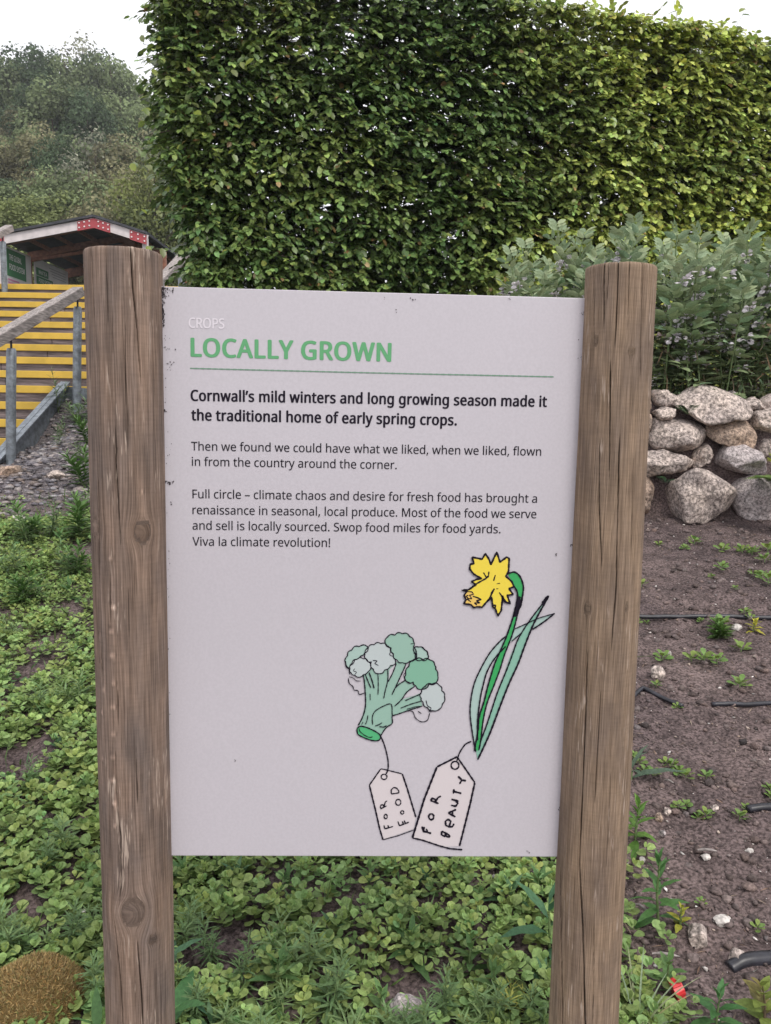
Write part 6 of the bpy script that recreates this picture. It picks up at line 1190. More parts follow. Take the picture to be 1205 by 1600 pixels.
D, Nn, Sz, T, Cl = map(np.concatenate, (D, Nn, Sz, T, Cl)); nr = T[:, 1] < 1.75
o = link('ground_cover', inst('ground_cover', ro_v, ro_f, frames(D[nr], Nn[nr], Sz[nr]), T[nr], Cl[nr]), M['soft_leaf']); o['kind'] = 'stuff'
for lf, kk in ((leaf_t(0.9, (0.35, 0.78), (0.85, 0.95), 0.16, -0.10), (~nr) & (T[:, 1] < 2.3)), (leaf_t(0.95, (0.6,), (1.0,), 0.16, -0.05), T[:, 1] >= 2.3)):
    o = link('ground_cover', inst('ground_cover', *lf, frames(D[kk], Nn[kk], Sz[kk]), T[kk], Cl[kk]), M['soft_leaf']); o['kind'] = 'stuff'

# fine weedy grass between them
n = 5200; X = -2.5 + rng.random(n) * 3.2; Y = 1.15 + rng.random(n) * 3.6; pk = (vnoise(X * 3.3, Y * 3.3, 7.3) > 0.12) & (X < 0.5); X, Y = X[pk], Y[pk]; n = len(X)
D = rng.normal(size=(n, 3)) * 0.45; D[:, 2] = 0.6 + 0.5 * rng.random(n)
o = link('grass', inst('grass', *leaf_t(0.08, (0.35, 0.7), (1.0, 0.75), 0.3, 0.35), frames(D, rng.normal(size=(n, 3)), 0.03 + 0.05 * rng.random(n)), np.stack([X, Y, gsurf(X, Y)], 1), jitcol((0.105, 0.175, 0.055), n)), M['soft_leaf']); o['kind'] = 'stuff'

oc_v = np.array([(1, 0, 0), (-1, 0, 0), (0, 1, 0), (0, -1, 0), (0, 0, 1), (0, 0, -1)], float); oc_f = [np.array([(0, 2, 4), (2, 1, 4), (1, 3, 4), (3, 0, 4), (2, 0, 5), (1, 2, 5), (3, 1, 5), (0, 3, 5)])]
def blob_t(seed):
    bm = bmesh.new(); bmesh.ops.create_icosphere(bm, subdivisions=1, radius=1); v = np.array([tuple(x.co) for x in bm.verts]); f = np.array([[q.index for q in x.verts] for x in bm.faces]); bm.free()
    v = v * (1 + 0.42 * np.random.default_rng(seed).normal(size=(len(v), 1)).clip(-1, 1.2)) * np.array([1.2, 0.9, 0.8]); return v, [f]
ic_v, ic_f = blob_t(1); ic2_v, ic2_f = blob_t(2)
def scatter(name, n, xr, yr, s0, s1, flat, cols, tv, tf, mask=None, ypow=1.0, lift=0.3, m=None):
    X = xr[0] + rng.random(n) * (xr[1] - xr[0]); Y = yr[0] + rng.random(n) ** ypow * (yr[1] - yr[0])
    if mask is not None: k = mask(X, Y); X, Y = X[k], Y[k]; n = len(X)
    s = s0 + (s1 - s0) * rng.random(n) ** 3; R = rot_rand(n, s); R = R * np.array([1, 1, flat])[None, :, None]
    c = cols[(rng.random(n) * len(cols)).astype(int)]; c = jitcol(c, n, 0.18, 0.03)
    o = link(name, inst(name, tv, tf, R, np.stack([X, Y, gsurf(X, Y) + s * lift], 1), c, False), m or M['crumb']); o['kind'] = 'stuff'; return o
M['crumb'] = mat('crumbs', attr='col', rough=0.9, spec=0.25, vec='world', n1=(160, 4, 0.6, 1.25))
sc_ = np.array([(0.13, 0.10, 0.095), (0.15, 0.117, 0.11), (0.085, 0.066, 0.062), (0.155, 0.12, 0.11)])
inbed = lambda x, y: (x > 0.30 + 0.05 * y) | (rng.random(len(x)) < 0.4)
scatter('soil_crumbs', 9500, (-1.0, 2.5), (1.12, 4.55), 0.003, 0.015, 0.7, sc_, ic_v, ic_f, inbed, 1.5)
oc_v = oc_v * (1 + 0.3 * rng.normal(size=(6, 1)).clip(-1, 1))
scatter('fine_soil_crumbs', 28000, (0.1, 2.5), (1.12, 4.55), 0.0014, 0.006, 0.7, np.array([(0.14, 0.108, 0.10), (0.085, 0.064, 0.06), (0.17, 0.13, 0.12), (0.06, 0.045, 0.045), (0.22, 0.18, 0.165)]), oc_v, oc_f, None, 1.7, 0.5)
scatter('pale_crumbs', 2600, (0.2, 2.5), (1.12, 4.5), 0.0015, 0.0062, 0.6, np.array([(0.5, 0.47, 0.45), (0.62, 0.58, 0.55), (0.33, 0.25, 0.2), (0.4, 0.33, 0.28)]), ic2_v, ic2_f, None, 1.4, 0.7)
# chopped straw and bark fibres
n = 4200; X = 0.1 + rng.random(n) * 2.3; Y = 1.12 + rng.random(n) ** 1.3 * 3.4; D = rng.normal(size=(n, 3)); D[:, 2] *= 0.12
o = link('chopped_straw', inst('chopped_straw', *leaf_t(0.10, (0.5,), (1.0,), 0.1, 0.08), frames(D, np.tile([[0, 0, 1.0]], (n, 1)) + 0.2 * rng.normal(size=(n, 3)), 0.008 + 0.032 * rng.random(n) ** 2), np.stack([X, Y, gsurf(X, Y) + 0.006], 1), jitcol(np.where(rng.random((n, 1)) < 0.6, np.array([[0.27, 0.20, 0.15]]), np.array([[0.12, 0.085, 0.065]])), n)), M['soft_leaf']); o['kind'] = 'stuff'
gr = np.array([(0.17, 0.155, 0.165), (0.24, 0.22, 0.225), (0.12, 0.11, 0.12), (0.20, 0.165, 0.15), (0.33, 0.30, 0.29), (0.15, 0.14, 0.155)])
def ingrav(x, y):
    k = sm(-1.0, -1.75, x + 0.3 * (6 - y)) * sm(4.0, 4.9, y - 0.15 * vnoise(x * 3, y * 3))
    return (rng.random(len(x)) < k) & ~((x < -3.1) & (y > 5.9)) & ~((x < -2.4) & (y > 7.8))
scatter('gravel', 11500, (-4.2, -0.9), (4.0, 8.6), 0.009, 0.034, 0.45, gr, ic_v, ic_f, ingrav, 1.0)
scatter('gravel', 7000, (-4.2, -0.9), (4.0, 8.6), 0.007, 0.026, 0.55, gr, ic2_v, ic2_f, ingrav, 1.0)

# dry moss mound at the lower left
mp = on_ground(70, 1560); mo = empty('moss_mound', (mp.x - 0.02, mp.y + 0.0, gzs(mp.x, mp.y)), 'low golden brown dry moss mound in the lower left corner', 'moss')
ml = np.array(mo.location); g = 60; a = np.linspace(0, 2 * math.pi, g, endpoint=False); rr = np.linspace(0.02, 1, 24)
A, Rr = np.meshgrid(a, rr); rxy = 0.105 * (1 + 0.12 * vnoise(np.cos(A) * 1.5, np.sin(A) * 1.5, 0.4)); Hh = 0.062 * (1 - Rr ** 2.6) + 0.005 * vnoise(np.cos(A) * Rr * 5, np.sin(A) * Rr * 5, 2.2)
V = np.stack([np.cos(A) * Rr * rxy, np.sin(A) * Rr * rxy * 0.9, Hh - 0.01 * (Rr > 0.97)], -1).reshape(-1, 3); idx = np.arange(24 * g).reshape(24, g); nx_ = np.roll(idx, -1, 1)
link('mound', npmesh('mound', V, [np.stack([idx[:-1], idx[1:], nx_[1:], nx_[:-1]], -1).reshape(-1, 4)[:, ::-1]], None, True), mat('moss_base', (0.14, 0.09, 0.03), 0.95), mo)
n = 9000; aa = rng.random(n) * 6.28; r_ = np.sqrt(rng.random(n)); rx = 0.105 * (1 + 0.12 * vnoise(np.cos(aa) * 1.5, np.sin(aa) * 1.5, 0.4)); X = np.cos(aa) * r_ * rx; Y = np.sin(aa) * r_ * rx * 0.9
Z = 0.062 * (1 - r_ ** 2.6) + 0.005 * vnoise(np.cos(aa) * r_ * 5, np.sin(aa) * r_ * 5, 2.2); D = np.stack([X * 6, Y * 6, np.full(n, 0.8)], 1) + 0.55 * rng.normal(size=(n, 3))
cols = jitcol(np.where(rng.random((n, 1)) < 0.75, np.array([[0.36, 0.255, 0.115]]), np.array([[0.25, 0.21, 0.085]])), n, 0.25, 0.06)
o = link('moss_strands', inst('moss_strands', *leaf_t(0.22, (0.5,), (1.0,), 0.2, 0.3), frames(D, rng.normal(size=(n, 3)), 0.006 + 0.006 * rng.random(n)), np.stack([X, Y, Z - 0.001], 1), cols), M['soft_leaf'], mo); o['kind'] = 'stuff'

# ================================================================== WEEDS
def narrow_weed(h, nl, ll, c, wd=0.13, tipc=None):
    """upright weed with whorled narrow leaves: stem and foliage, standing at the origin"""
    root = bpy.data.objects.new('narrow_leaved_weed', None); C.objects.link(root)
    ns_ = 3; Vs = []; D, T, Sz, Cl, Nn = [], [], [], [], []
    for s_ in range(ns_):
        ln = 0.22 * rng.normal(size=2) * h; hh = h * (1 if s_ == 0 else 0.55 + 0.3 * rng.random())
        P = np.array([(0.006 * s_, 0.004 * s_, 0), (ln[0] * 0.5, ln[1] * 0.5, hh * 0.55), (ln[0], ln[1], hh)]); Vs.append(tube(P, [0.0018, 0.0014, 0.0007], 4))
        for i in range(nl):
            t = 0.12 + 0.88 * i / (nl - 1); az = i * 2.4 + rng.random() * 0.5; p = P[0] + (P[1] - P[0]) * min(1, t * 2) + (P[2] - P[1]) * max(0, t * 2 - 1)
            e = 0.25 + 0.75 * t ** 2 + 0.12 * rng.normal(); l = ll * (0.7 + 0.5 * math.sin(math.pi * min(1, t * 0.9 + 0.1))) * (1 if t < 0.85 else 0.7)
            D.append((math.cos(az) * math.cos(e), math.sin(az) * math.cos(e), math.sin(e))); Nn.append((-math.cos(az) * math.sin(e), -math.sin(az) * math.sin(e), math.cos(e))); T.append(p); Sz.append(l)
            cc = np.array(c) * (0.8 + 0.35 * t); Cl.append(cc if tipc is None else cc * (1 - t) + np.array(tipc) * t)
    V, Fq = join_parts([(v, [q]) for v, q in Vs]); link('stem', npmesh('stem', V, [np.concatenate(Fq)], None, True), M['stem'], root)
    D, Nn, T, Sz = np.array(D), np.array(Nn) + 0.2 * rng.normal(size=(len(D), 3)), np.array(T), np.array(Sz)
    o = link('foliage', inst('foliage', *leaf_t(wd, (0.25, 0.6), (1.0, 0.85), 0.25, 0.22), frames(D, Nn, Sz), T, jitcol(np.array(Cl), len(D), 0.1, 0.04)), M['soft_leaf'], root); o['kind'] = 'stuff'
    return root
def broad_weed(h, nl, ll, c, wd=0.30, e0=0.25, e1=1.2, name='broad_leaved_weed', teeth=False, red=None):
    root = bpy.data.objects.new(name, None); C.objects.link(root)
    V, q = tube([(0, 0, -0.01), (0.004, 0, h * 0.5), (0.0, 0.004, h)], [0.0032, 0.0026, 0.001], 6); link('stem', npmesh('stem', V, [q], None, True), M['brown_stem'] if red else M['stem'], root)
    st_ = (0.12, 0.3, 0.5, 0.7, 0.88); ws = (0.55, 0.95, 1.0, 0.72, 0.34)
    for i in range(nl):
        t = i / max(1, nl - 1); az = i * 2.4 + 0.3 * rng.normal(); e = e0 + (e1 - e0) * t; l = ll * (1.05 - 0.55 * t) * (0.9 + 0.2 * rng.random())
        v, f = leaf_t(wd, st_, ws, 0.22, 0.16 + 0.2 * (1 - t), 0.012); cc = np.array(c) * (0.85 + 0.3 * t) if not red else np.array(c) * (1 - 0.5 * (i % 3 == 0)) + np.array(red) * 0.5 * (i % 3 == 0)
        d = np.array([math.cos(az) * math.cos(e), math.sin(az) * math.cos(e), math.sin(e)]); nn = np.array([-math.cos(az) * math.sin(e), -math.sin(az) * math.sin(e), math.cos(e)]) + 0.12 * rng.normal(size=3)
        me = inst('leaf', v, f, frames(d[None], nn[None], np.array([l])), np.array([[0.0, 0.002, h * (0.1 + 0.88 * t)]]), jitcol(cc, 1, 0.08, 0.03)); link('leaf', me, M['soft_leaf'], root)
    return root
def put(o, px, py, s=1.0, label=None, cat='weed', group=None, rz=None, sink=0.0):
    """stand a plant where the photo shows its foot"""
    p = on_ground(px, py); o.location = (p.x, p.y, float(gsurf(p.x, p.y)) - sink); o.scale = (s, s, s); o.rotation_euler = (0.06 * rng.normal(), 0.06 * rng.normal(), rng.random() * 6.28 if rz is None else rz)
    tag(o, label, cat, group); return o
NW = [narrow_weed(0.14, 26, 0.048, (0.15, 0.235, 0.095)), narrow_weed(0.17, 30, 0.042, (0.125, 0.205, 0.085)), narrow_weed(0.10, 20, 0.05, (0.165, 0.245, 0.10), 0.11)]
def place(x, y):
    if x < 165: return 'near the gravel, left of the left post' if y < 1000 else ('among seedlings left of the left post' if y < 1400 else 'beside the moss mound in the lower left corner')
    k = 'against the left post' if x < 300 else ('left of centre' if x < 460 else ('at centre' if x < 600 else ('right of centre' if x < 760 else 'close to the right post')))
    return ('just below the board, ' if y < 1460 else ('midway in the gap under the board, ' if y < 1560 else 'at the bottom edge under the board, ')) + k
GN = ('bushy upright weed with fine narrow leaves among the seedlings behind the sign', 'weed', 'narrow-leaved weeds among the seedlings')
sp_ = [(290, 1490, .8), (332, 1510, .8), (350, 1620, .8), (405, 1650, .85), (300, 1600, .7), (440, 1510, .9), (482, 1540, .95), (515, 1600, 1.0), (540, 1640, .9), (600, 1650, .8), (690, 1600, .8), (740, 1650, .8), (765, 1620, .8), (620, 1640, .7),
       (470, 1660, .8), (270, 1450, .6), (705, 1370, .5), (680, 1362, .45), (100, 1345, .9), (75, 1370, .7), (145, 1350, .6), (150, 1560, .7), (110, 1475, .8), (70, 1480, .7), (10, 1500, .9), (35, 1490, .7), (150, 1500, .6), (275, 1560, .6), (380, 1560, .8),
       (430, 1600, .75), (830, 1640, .7), (50, 1240, .7), (20, 1000, .8), (45, 860, 1.1), (80, 845, 1.0), (130, 800, 1.2), (20, 905, 1.0), (110, 905, .9), (122, 1110, .9), (60, 1120, .6), (90, 700, 1.1), (128, 720, 1.0), (160, 1450, .7), (655, 1650, .8), (250, 1650, .8)]
for i, (x, y, s) in enumerate(sp_):
    o = NW[i % 3] if i < 3 else copy_tree(NW[i % 3]); put(o, x, y, s * (1.25 if y < 1150 else 0.86), 'fine narrow-leaved weed ' + place(x, y), *GN[1:])
put(narrow_weed(0.10, 24, 0.045, (0.22, 0.27, 0.07), 0.12, (0.50, 0.50, 0.12)), 792, 1610, 0.62, 'narrow-leaved weed with bright yellow tips near the foot of the right post')
put(narrow_weed(0.26, 22, 0.07, (0.14, 0.21, 0.10), 0.08), 92, 645, 1.5, 'wispy tall weed rising at the corner of the steel stair edging')
o = put(narrow_weed(0.2, 30, 0.09, (0.16, 0.24, 0.11), 0.10), 122, 660, 1.3, 'grassy weed clump at the foot of the second steel rail post')
for x, y, s, lb in ((133, 760, 2.2, 'lush green weed clump on the gravel edge against the left post, upper'), (128, 850, 2.0, 'lush green weed clump against the left post, below the upper one'), (45, 852, 1.7, 'bushy green weed at the edge of the gravel on the left'), (118, 905, 1.4, 'weed clump beside the left post level with the pale chips'), (40, 950, 1.5, 'spreading green weed over bare soil at the left edge'), (138, 700, 2.0, 'feathery weed on top of the gravel beside the left post')):
    put(narrow_weed(0.12, 30, 0.045, (0.10, 0.19, 0.05), 0.22), x, y, s, lb)
BW = [broad_weed(0.08, 10, 0.085, (0.085, 0.165, 0.055)), broad_weed(0.10, 12, 0.07, (0.10, 0.185, 0.06), 0.34), broad_weed(0.05, 8, 0.10, (0.075, 0.15, 0.07), 0.26)]
GB = ('low dark green weed with lance-shaped leaves among the seedlings', 'weed', 'lance-leaved weeds among the seedlings')
for i, (x, y, s) in enumerate([(640, 1510, .9), (735, 1530, .9), (800, 1430, .8), (430, 1560, .9), (575, 1400, .7), (370, 1385, .8), (290, 1390, .8), (60, 940, 1.2), (25, 930, 1.1), (110, 935, 1.0), (130, 1100, .9), (665, 1400, .6), (840, 1410, .8), (600, 1600, .9), (520, 1480, .7),
                               (450, 1400, .6), (770, 1570, .8), (330, 1620, .8), (95, 860, 1.1), (70, 1380, .7), (845, 1560, .7), (20, 1310, .6), (135, 1250, .6), (90, 1180, .6)]):
    o = BW[i] if i < 3 else copy_tree(BW[i % 3]); put(o, x, y, s * 0.85, 'dark lance-leaved weed ' + place(x, y), *GB[1:])
put(broad_weed(0.08, 7, 0.17, (0.06, 0.155, 0.055), 0.30, 0.2, 0.8), 268, 1640, 0.95, 'large broad-leaved weed hugging the foot of the left post', rz=0.4)
put(broad_weed(0.12, 6, 0.15, (0.065, 0.15, 0.075), 0.26, 0.1, 0.9), 262, 1560, 0.8, 'weed with big grey-green drooping leaves right of the left post')
put(broad_weed(0.10, 7, 0.14, (0.06, 0.14, 0.07), 0.24, 0.3, 1.1), 858, 1500, 1.0, 'dark weed with long hanging leaves half behind the right post')
put(broad_weed(0.06, 6, 0.12, (0.085, 0.18, 0.06), 0.24, 0.2, 0.9), 155, 1660, 1.0, 'wide-leaved weed between the moss mound and the left post')
put(broad_weed(0.10, 14, 0.065, (0.115, 0.225, 0.045), 0.36, -0.1, 1.35), 992, 1318, 1.0, 'bright green leafy weed touching the right post at mid height')
put(broad_weed(0.15, 18, 0.068, (0.075, 0.175, 0.05), 0.30, -0.1, 1.4), 1029, 1446, 1.0, 'tall dark green saw-edged weed alone on the bare soil')
put(broad_weed(0.05, 10, 0.032, (0.34, 0.34, 0.05), 0.45, 0.2, 1.2), 1063, 1457, 1.0, 'small yellowing weed between the tall weed and granite chunk')
put(broad_weed(0.09, 12, 0.085, (0.07, 0.175, 0.055), 0.34, 0.0, 1.2), 1118, 1615, 0.8, 'dark green pointed-leaf weed just right of the red cap')
put(broad_weed(0.09, 14, 0.062, (0.20, 0.26, 0.06), 0.58, 0.05, 1.1, red=(0.16, 0.055, 0.04)), 1192, 1620, 0.9, 'yellow-green nettle-like weed with reddish stems at the lower right corner')
put(broad_weed(0.07, 8, 0.05, (0.10, 0.19, 0.06), 0.45, 0.1, 1.2), 1046, 1545, 1.0, 'small two-leaved weed directly above the red cap')
put(broad_weed(0.05, 7, 0.12, (0.10, 0.15, 0.10), 0.16, 0.5, 1.1), 985, 1225, 1.0, 'grey-green strap-leaved weed curving out from the right post')
o = broad_weed(0.03, 7, 0.11, (0.12, 0.19, 0.07), 0.12, 0.5, 1.2); put(o, 985, 1030, 0.8, 'grassy weed peeping out behind the right post below the long pipe')
gt = bpy.data.objects.new('grass_tuft', None); C.objects.link(gt)
for i in range(34):
    az = rng.random() * 6.28; e = 0.5 + 0.8 * rng.random(); l = 0.09 + 0.09 * rng.random(); v, f = leaf_t(0.028, (0.15, 0.35, 0.55, 0.75, 0.9), (1, 1, 0.9, 0.7, 0.4), 0.3, 0.5)
    d = np.array([math.cos(az) * math.cos(e), math.sin(az) * math.cos(e), math.sin(e)]); nn = np.array([-math.cos(az) * math.sin(e), -math.sin(az) * math.sin(e), math.cos(e)])
    link('blade', inst('blade', v, f, frames(d[None], nn[None], np.array([l])), np.array([[0.008 * math.cos(az), 0.008 * math.sin(az), 0]]), jitcol((0.25, 0.31, 0.19), 1, 0.1)), M['soft_leaf'], gt)
put(gt, 996, 1625, 0.85, 'pale grey-green grass tuft with long arching blades at the right post foot', 'grass tuft')
# small seedlings dotted over the bare bed
def seedling(k):
    root = bpy.data.objects.new('seedling', None); C.objects.link(root); nl = 7 + 2 * k
    V, q = tube([(0, 0, -0.004), (0, 0, 0.012)], 0.0012, 5); link('stem', npmesh('stem', V, [q], None, True), M['stem'], root)
    for i in range(nl):
        az = i * 2.4; e = 0.15 + 0.8 * i / nl; v, f = leaf_t(0.72, (0.30, 0.62, 0.88), (0.62, 1.0, 0.7), 0.16, 0.02, 0.03); d = np.array([math.cos(az) * math.cos(e), math.sin(az) * math.cos(e), math.sin(e)]); nn = np.array([-math.cos(az) * math.sin(e), -math.sin(az) * math.sin(e), math.cos(e)]) + 0.2 * rng.normal(size=3)
        link('leaf', inst('leaf', v, f, frames(d[None], nn[None], np.array([0.022 - 0.0008 * i])), np.array([[0.004 * math.cos(az), 0.004 * math.sin(az), 0.006 + 0.001 * i]]), jitcol((0.16, 0.25, 0.065), 1, 0.12)), M['soft_leaf'], root)
    return root
SD = [seedling(k) for k in range(3)]
GS = ('tiny light green seedling rosette on the bare brown soil', 'seedling', 'seedlings dotted over the bare soil')
sds = [(1030, 850, 1.3), (1085, 850, 2.0), (1070, 858, 1.2), (1128, 862, 2.0), (1160, 865, 2.0), (1175, 866, 1.9), (1200, 862, 2.2), (1195, 878, 2.0), (1128, 890, 1.7), (1178, 898, 1.5), (1190, 905, 1.6), (1200, 918, 2.4), (1165, 960, 1.2), (1125, 985, 2.0), (1095, 972, .8), (1002, 922, 1.5), (1010, 970, .8),
       (1035, 1032, 1.6), (1080, 1038, 1.6), (1100, 1040, 1.9), (1120, 1040, 1.6), (1158, 1018, 1.9), (1155, 1083, 1.8), (1025, 1078, 1.0), (998, 1205, 1.1), (1006, 1218, 1.1), (1020, 1217, 1.1), (1040, 1200, 1.1), (1050, 1203, 1.2), (1060, 1210, 1.1), (1072, 1215, 1.3), (1104, 1215, 1.2), (1203, 1240, 1.1), (1104, 1275, 1.2), (1092, 1276, .9),
       (1155, 1288, 1.2), (1165, 1264, .8), (1060, 1262, .9), (1072, 1258, .9), (1183, 1455, .9), (1095, 1420, .7), (1205, 1250, 1.0), (995, 975, 1.0), (1058, 1112, .8), (990, 1195, 1.0), (1172, 972, 1.2), (1112, 905, 1.0), (1148, 930, .9)]
for i, (x, y, s) in enumerate(sds):
    o = SD[i] if i < 3 else copy_tree(SD[i % 3]); put(o, x, y, s * (0.9 if y > 1190 else 1.0), 'tiny light green seedling on bare soil ' + ('above the long pipe' if y < 965 else ('between the long pipe and the open-ended pipe' if y < 1110 else ('below the open-ended pipe, near the right post' if x < 1080 else 'below the open-ended pipe, near the right edge'))), *GS[1:])
put(broad_weed(0.05, 14, 0.05, (0.42, 0.40, 0.05), 0.5, 0.0, 1.2), 1178, 990, 0.9, 'small yellow-headed weed just under the long pipe at the right')
put(narrow_weed(0.06, 24, 0.04, (0.11, 0.20, 0.05), 0.3), 1126, 996, 1.2, 'fresh green feathery weed hanging just under the long pipe')
# ferns by the wall at the right edge and in the wall's joints
def fern(nf, L, c):
    root = bpy.data.objects.new('fern', None); C.objects.link(root)
    for k in range(nf):
        az = 3.4 + 1.5 * (k / max(1, nf - 1) - 0.5) * 2; e = 0.55 + 0.4 * rng.random(); D, T, Sz = [], [], []; dx = np.array([math.cos(az) * math.cos(e), math.sin(az) * math.cos(e), math.sin(e)]); sd_ = np.cross(dx, [0, 0, 1]); sd_ /= np.linalg.norm(sd_)
        for i in range(26):
            t = (i + 1) / 27; p = dx * L * t + np.array([0, 0, -L * 0.45 * t * t])
            for sg in (1, -1): D.append(sd_ * sg * 0.9 + dx * 0.4); T.append(p); Sz.append(L * 0.26 * math.sin(math.pi * min(1, 0.15 + 0.85 * t)) + 0.006)
        o = link('frond', inst('frond', *leaf_t(0.24, (0.3, 0.7), (1, 0.7), 0.15, 0.1), frames(np.array(D), np.tile([[0, 0, 1.0]], (len(D), 1)) + 0.1 * rng.normal(size=(len(D), 3)), np.array(Sz)), np.array(T), jitcol(c, len(D), 0.08)), M['soft_leaf'], root)
    return root
f1 = fern(6, 0.34, (0.19, 0.29, 0.08)); p = at(1232, 735, 4.30); f1.location = (p.x + 0.05, p.y, p.z - 0.12); tag(f1, 'light green fern leaning in over the wall stones from the right edge', 'fern')
f2 = fern(3, 0.13, (0.05, 0.10, 0.035)); p = at(1075, 648, 4.36); f2.location = (p.x, p.y, p.z); tag(f2, 'small dark fern growing from the joint below the largest top stone', 'fern')
f3 = fern(2, 0.10, (0.05, 0.11, 0.05)); p = at(1040, 755, 4.42); f3.location = (p.x, p.y, p.z); tag(f3, 'little dark fern in the deep gap left of the pointed boulder', 'fern')
f4 = fern(3, 0.22, (0.42, 0.46, 0.08)); p = at(1222, 745, 4.25); f4.location = (p.x, p.y, p.z); f4.rotation_euler = (0, 0.5, 0); tag(f4, 'yellowish fern frond lying across the lower wall stones at the right edge', 'fern')

# ================================================================== HILLSIDE TREES
cl_v, cl_f = leaf_t(0.8, (0.5,), (1.0,), 0.25, 0.1)
def tree_proto(seed, col_, nl, h=1.0, wd=0.36, airy=0.0, leaf=0.029):
    """unit-height tree: trunk, limbs, and a crown of leaf clumps gathered on many small lobes"""
    r = np.random.default_rng(seed); root = bpy.data.objects.new('hill_tree', None); C.objects.link(root)
    nlobe = 34; lo = r.normal(size=(nlobe, 3)); lo /= np.linalg.norm(lo, axis=1, keepdims=True); q = r.random(nlobe) ** 0.4
    cen = np.stack([lo[:, 0] * wd * 0.78 * q, lo[:, 1] * wd * 0.78 * q, 0.56 + lo[:, 2] * 0.38 * q], 1); lr = 0.085 + 0.08 * r.random(nlobe)
    parts = [tube([(0, 0, -0.05), (0.01, 0, 0.3), (0.02, 0.01, 0.62), (0.01, 0.02, 0.9)], [0.022, 0.017, 0.010, 0.003], 7)]
    for c in cen[:16]: parts.append(tube([(0.01, 0, max(0.15, c[2] * 0.55)), tuple(c * np.array([0.5, 0.5, 0.85])), tuple(c)], [0.009, 0.006, 0.002], 5))
    V, Fq = join_parts([(v, [f]) for v, f in parts]); link('trunk', npmesh('trunk', V, [np.concatenate(Fq)], None, True), M['bark'], root)
    k = (r.random(nl) * nlobe).astype(int); d = r.normal(size=(nl, 3)); d /= np.linalg.norm(d, axis=1, keepdims=True)
    T = cen[k] + d * lr[k][:, None] * (0.8 + 0.2 * r.random((nl, 1))) + airy * 0.03 * r.normal(size=(nl, 3)); Nn = d + 0.5 * r.normal(size=(nl, 3)) + np.array([0, 0, 0.5]); D = np.cross(Nn, r.normal(size=(nl, 3)))
    lobe_tint = 1 + 0.36 * r.normal(size=(nlobe, 1)); c = np.array(col_)[None] * lobe_tint[k] * (1 + 0.10 * r.normal(size=(nl, 1)))
    link('crown', inst('crown', cl_v, cl_f, frames(D, Nn, leaf * (0.6 + 0.8 * r.random(nl))), T, np.clip(c, 0.01, 0.5)), M['far_leaf'], root)
    return root
TC = {'dark': (0.095, 0.14, 0.075), 'mid': (0.16, 0.20, 0.10), 'lime': (0.22, 0.26, 0.105), 'grey': (0.23, 0.24, 0.175), 'tan': (0.20, 0.195, 0.11)}
TP = {k: tree_proto(20 + i, c, 6500 if k != 'grey' else 2200, airy=1.0 if k == 'grey' else 0.3) for i, (k, c) in enumerate(TC.items())}
used = set(); ORD = 'first second third fourth fifth sixth seventh eighth ninth tenth eleventh twelfth thirteenth fourteenth'.split()
NAMES = {'dark': 'dark green tree', 'mid': 'mid green tree', 'lime': 'light green tree', 'grey': 'thin greyish tree', 'tan': 'olive brown tree'}
rows = [('on the skyline of the wooded hill', 75, [(-30, 100, 'mid'), (-5, 95, 'dark'), (22, 78, 'mid'), (45, 58, 'dark'), (72, 66, 'dark'), (98, 64, 'mid'), (125, 50, 'grey'), (150, 66, 'dark'), (172, 62, 'mid'), (192, 84, 'mid'), (210, 122, 'mid'), (230, 150, 'mid'), (250, 168, 'dark')]),
        ('in the second rank of the hill', 62, [(-8, 150, 'tan'), (18, 148, 'tan'), (50, 120, 'dark'), (80, 105, 'mid'), (105, 118, 'dark'), (135, 125, 'dark'), (160, 125, 'mid'), (185, 125, 'mid'), (205, 150, 'mid'), (228, 168, 'tan'), (252, 185, 'mid')]),
        ('halfway up the wooded hill', 50, [(5, 205, 'tan'), (35, 185, 'mid'), (62, 180, 'tan'), (92, 200, 'dark'), (118, 190, 'mid'), (150, 195, 'grey'), (175, 185, 'tan'), (205, 200, 'mid'), (232, 215, 'grey')]),
        ('low on the wooded hill', 40, [(-5, 265, 'dark'), (25, 260, 'mid'), (55, 245, 'tan'), (85, 240, 'mid'), (112, 232, 'grey'), (140, 240, 'mid'), (168, 235, 'tan'), (195, 235, 'tan'), (222, 245, 'mid')]),
        ('just above the shelter roof', 32.5, [(-5, 320, 'lime'), (22, 305, 'lime'), (50, 300, 'lime'), (80, 278, 'mid'), (105, 292, 'lime'), (132, 280, 'mid'), (158, 285, 'tan'), (185, 275, 'tan'), (210, 285, 'mid'), (232, 300, 'lime')])]
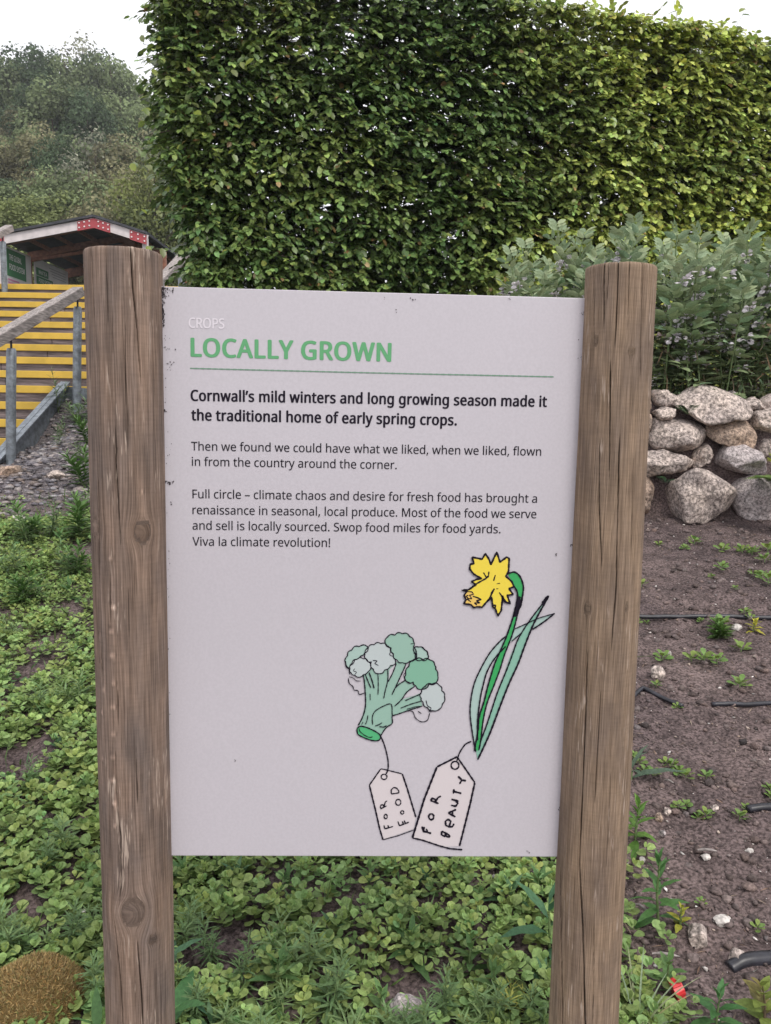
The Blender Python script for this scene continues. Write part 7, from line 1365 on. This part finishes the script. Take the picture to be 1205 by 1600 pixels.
for where, Yd, lst in rows:
    for ti, (x, yt, kd) in enumerate(lst):
        Yj = Yd * (1 + 0.03 * rng.normal()) if Yd > 35 else 34 + rng.random() * 2.5; tp = at(x, yt, Yj); g0 = gzs(tp.x, tp.y); H = max(2.5, tp.z - g0)
        o = TP[kd] if kd not in used else copy_tree(TP[kd]); used.add(kd)
        ws_ = max(0.85, 5.2 / H) * (0.9 + 0.25 * rng.random()); o.location = (tp.x, tp.y, g0 - 0.1); o.scale = (H * ws_, H * ws_, H); o.rotation_euler = (0, 0, rng.random() * 6.28)
        tag(o, f'{NAMES[kd]} {where}, {ORD[ti]} from the left', 'tree', f'trees {where}')
# scrub filling the slope between the trees
n = 34000; X = -60 + rng.random(n) * 75; Y = 29 + rng.random(n) * 50; zz_ = gz(X, Y) + rng.random(n) ** 1.5 * (1.0 + 0.8 * vnoise(X * 0.3, Y * 0.3, 2)); Nn = rng.normal(size=(n, 3)) + np.array([0, -0.4, 0.8])
cb = np.array([0.075, 0.105, 0.045]) * (1 + 0.45 * vnoise(X * 0.35, Y * 0.35, 4))[:, None]
o = link('undergrowth', inst('undergrowth', cl_v, cl_f, frames(np.cross(Nn, rng.normal(size=(n, 3))), Nn, 0.25 + 0.4 * rng.random(n)), np.stack([X, Y, zz_], 1), jitcol(cb, n, 0.2)), M['far_leaf']); o['kind'] = 'stuff'
# yellow-green shrub between the hedge end and the hill
sh2 = tree_proto(77, (0.19, 0.22, 0.075), 5200, leaf=0.026, wd=0.36); sh2.name = 'shrub'; p = at(238, 243, 34.0); g0 = gzs(p.x, p.y); H = p.z - g0
sh2.location = (p.x, p.y, g0 - 0.1); sh2.scale = (H * 0.75, H * 0.75, H); tag(sh2, 'yellow-green shrub glimpsed between the hedge end and shelter roof', 'shrub')

# ================================================================== AIR between here and the hill
hz = bpy.data.materials.new('air'); hz.use_nodes = True; t = hz.node_tree
for nd in list(t.nodes):
    if nd.type != 'OUTPUT_MATERIAL': t.nodes.remove(nd)
pv = t.nodes.new('ShaderNodeVolumePrincipled'); pv.inputs['Color'].default_value = (0.93, 0.95, 1.0, 1); pv.inputs['Density'].default_value = 0.0008; pv.inputs['Anisotropy'].default_value = 0.2
t.links.new(pv.outputs[0], t.nodes['Material Output'].inputs['Volume'])
bm = bmesh.new(); box(bm, -320, 320, -80, 520, -8, 60)
hzo = bm_obj('haze', bm, hz); hzo['kind'] = 'stuff'
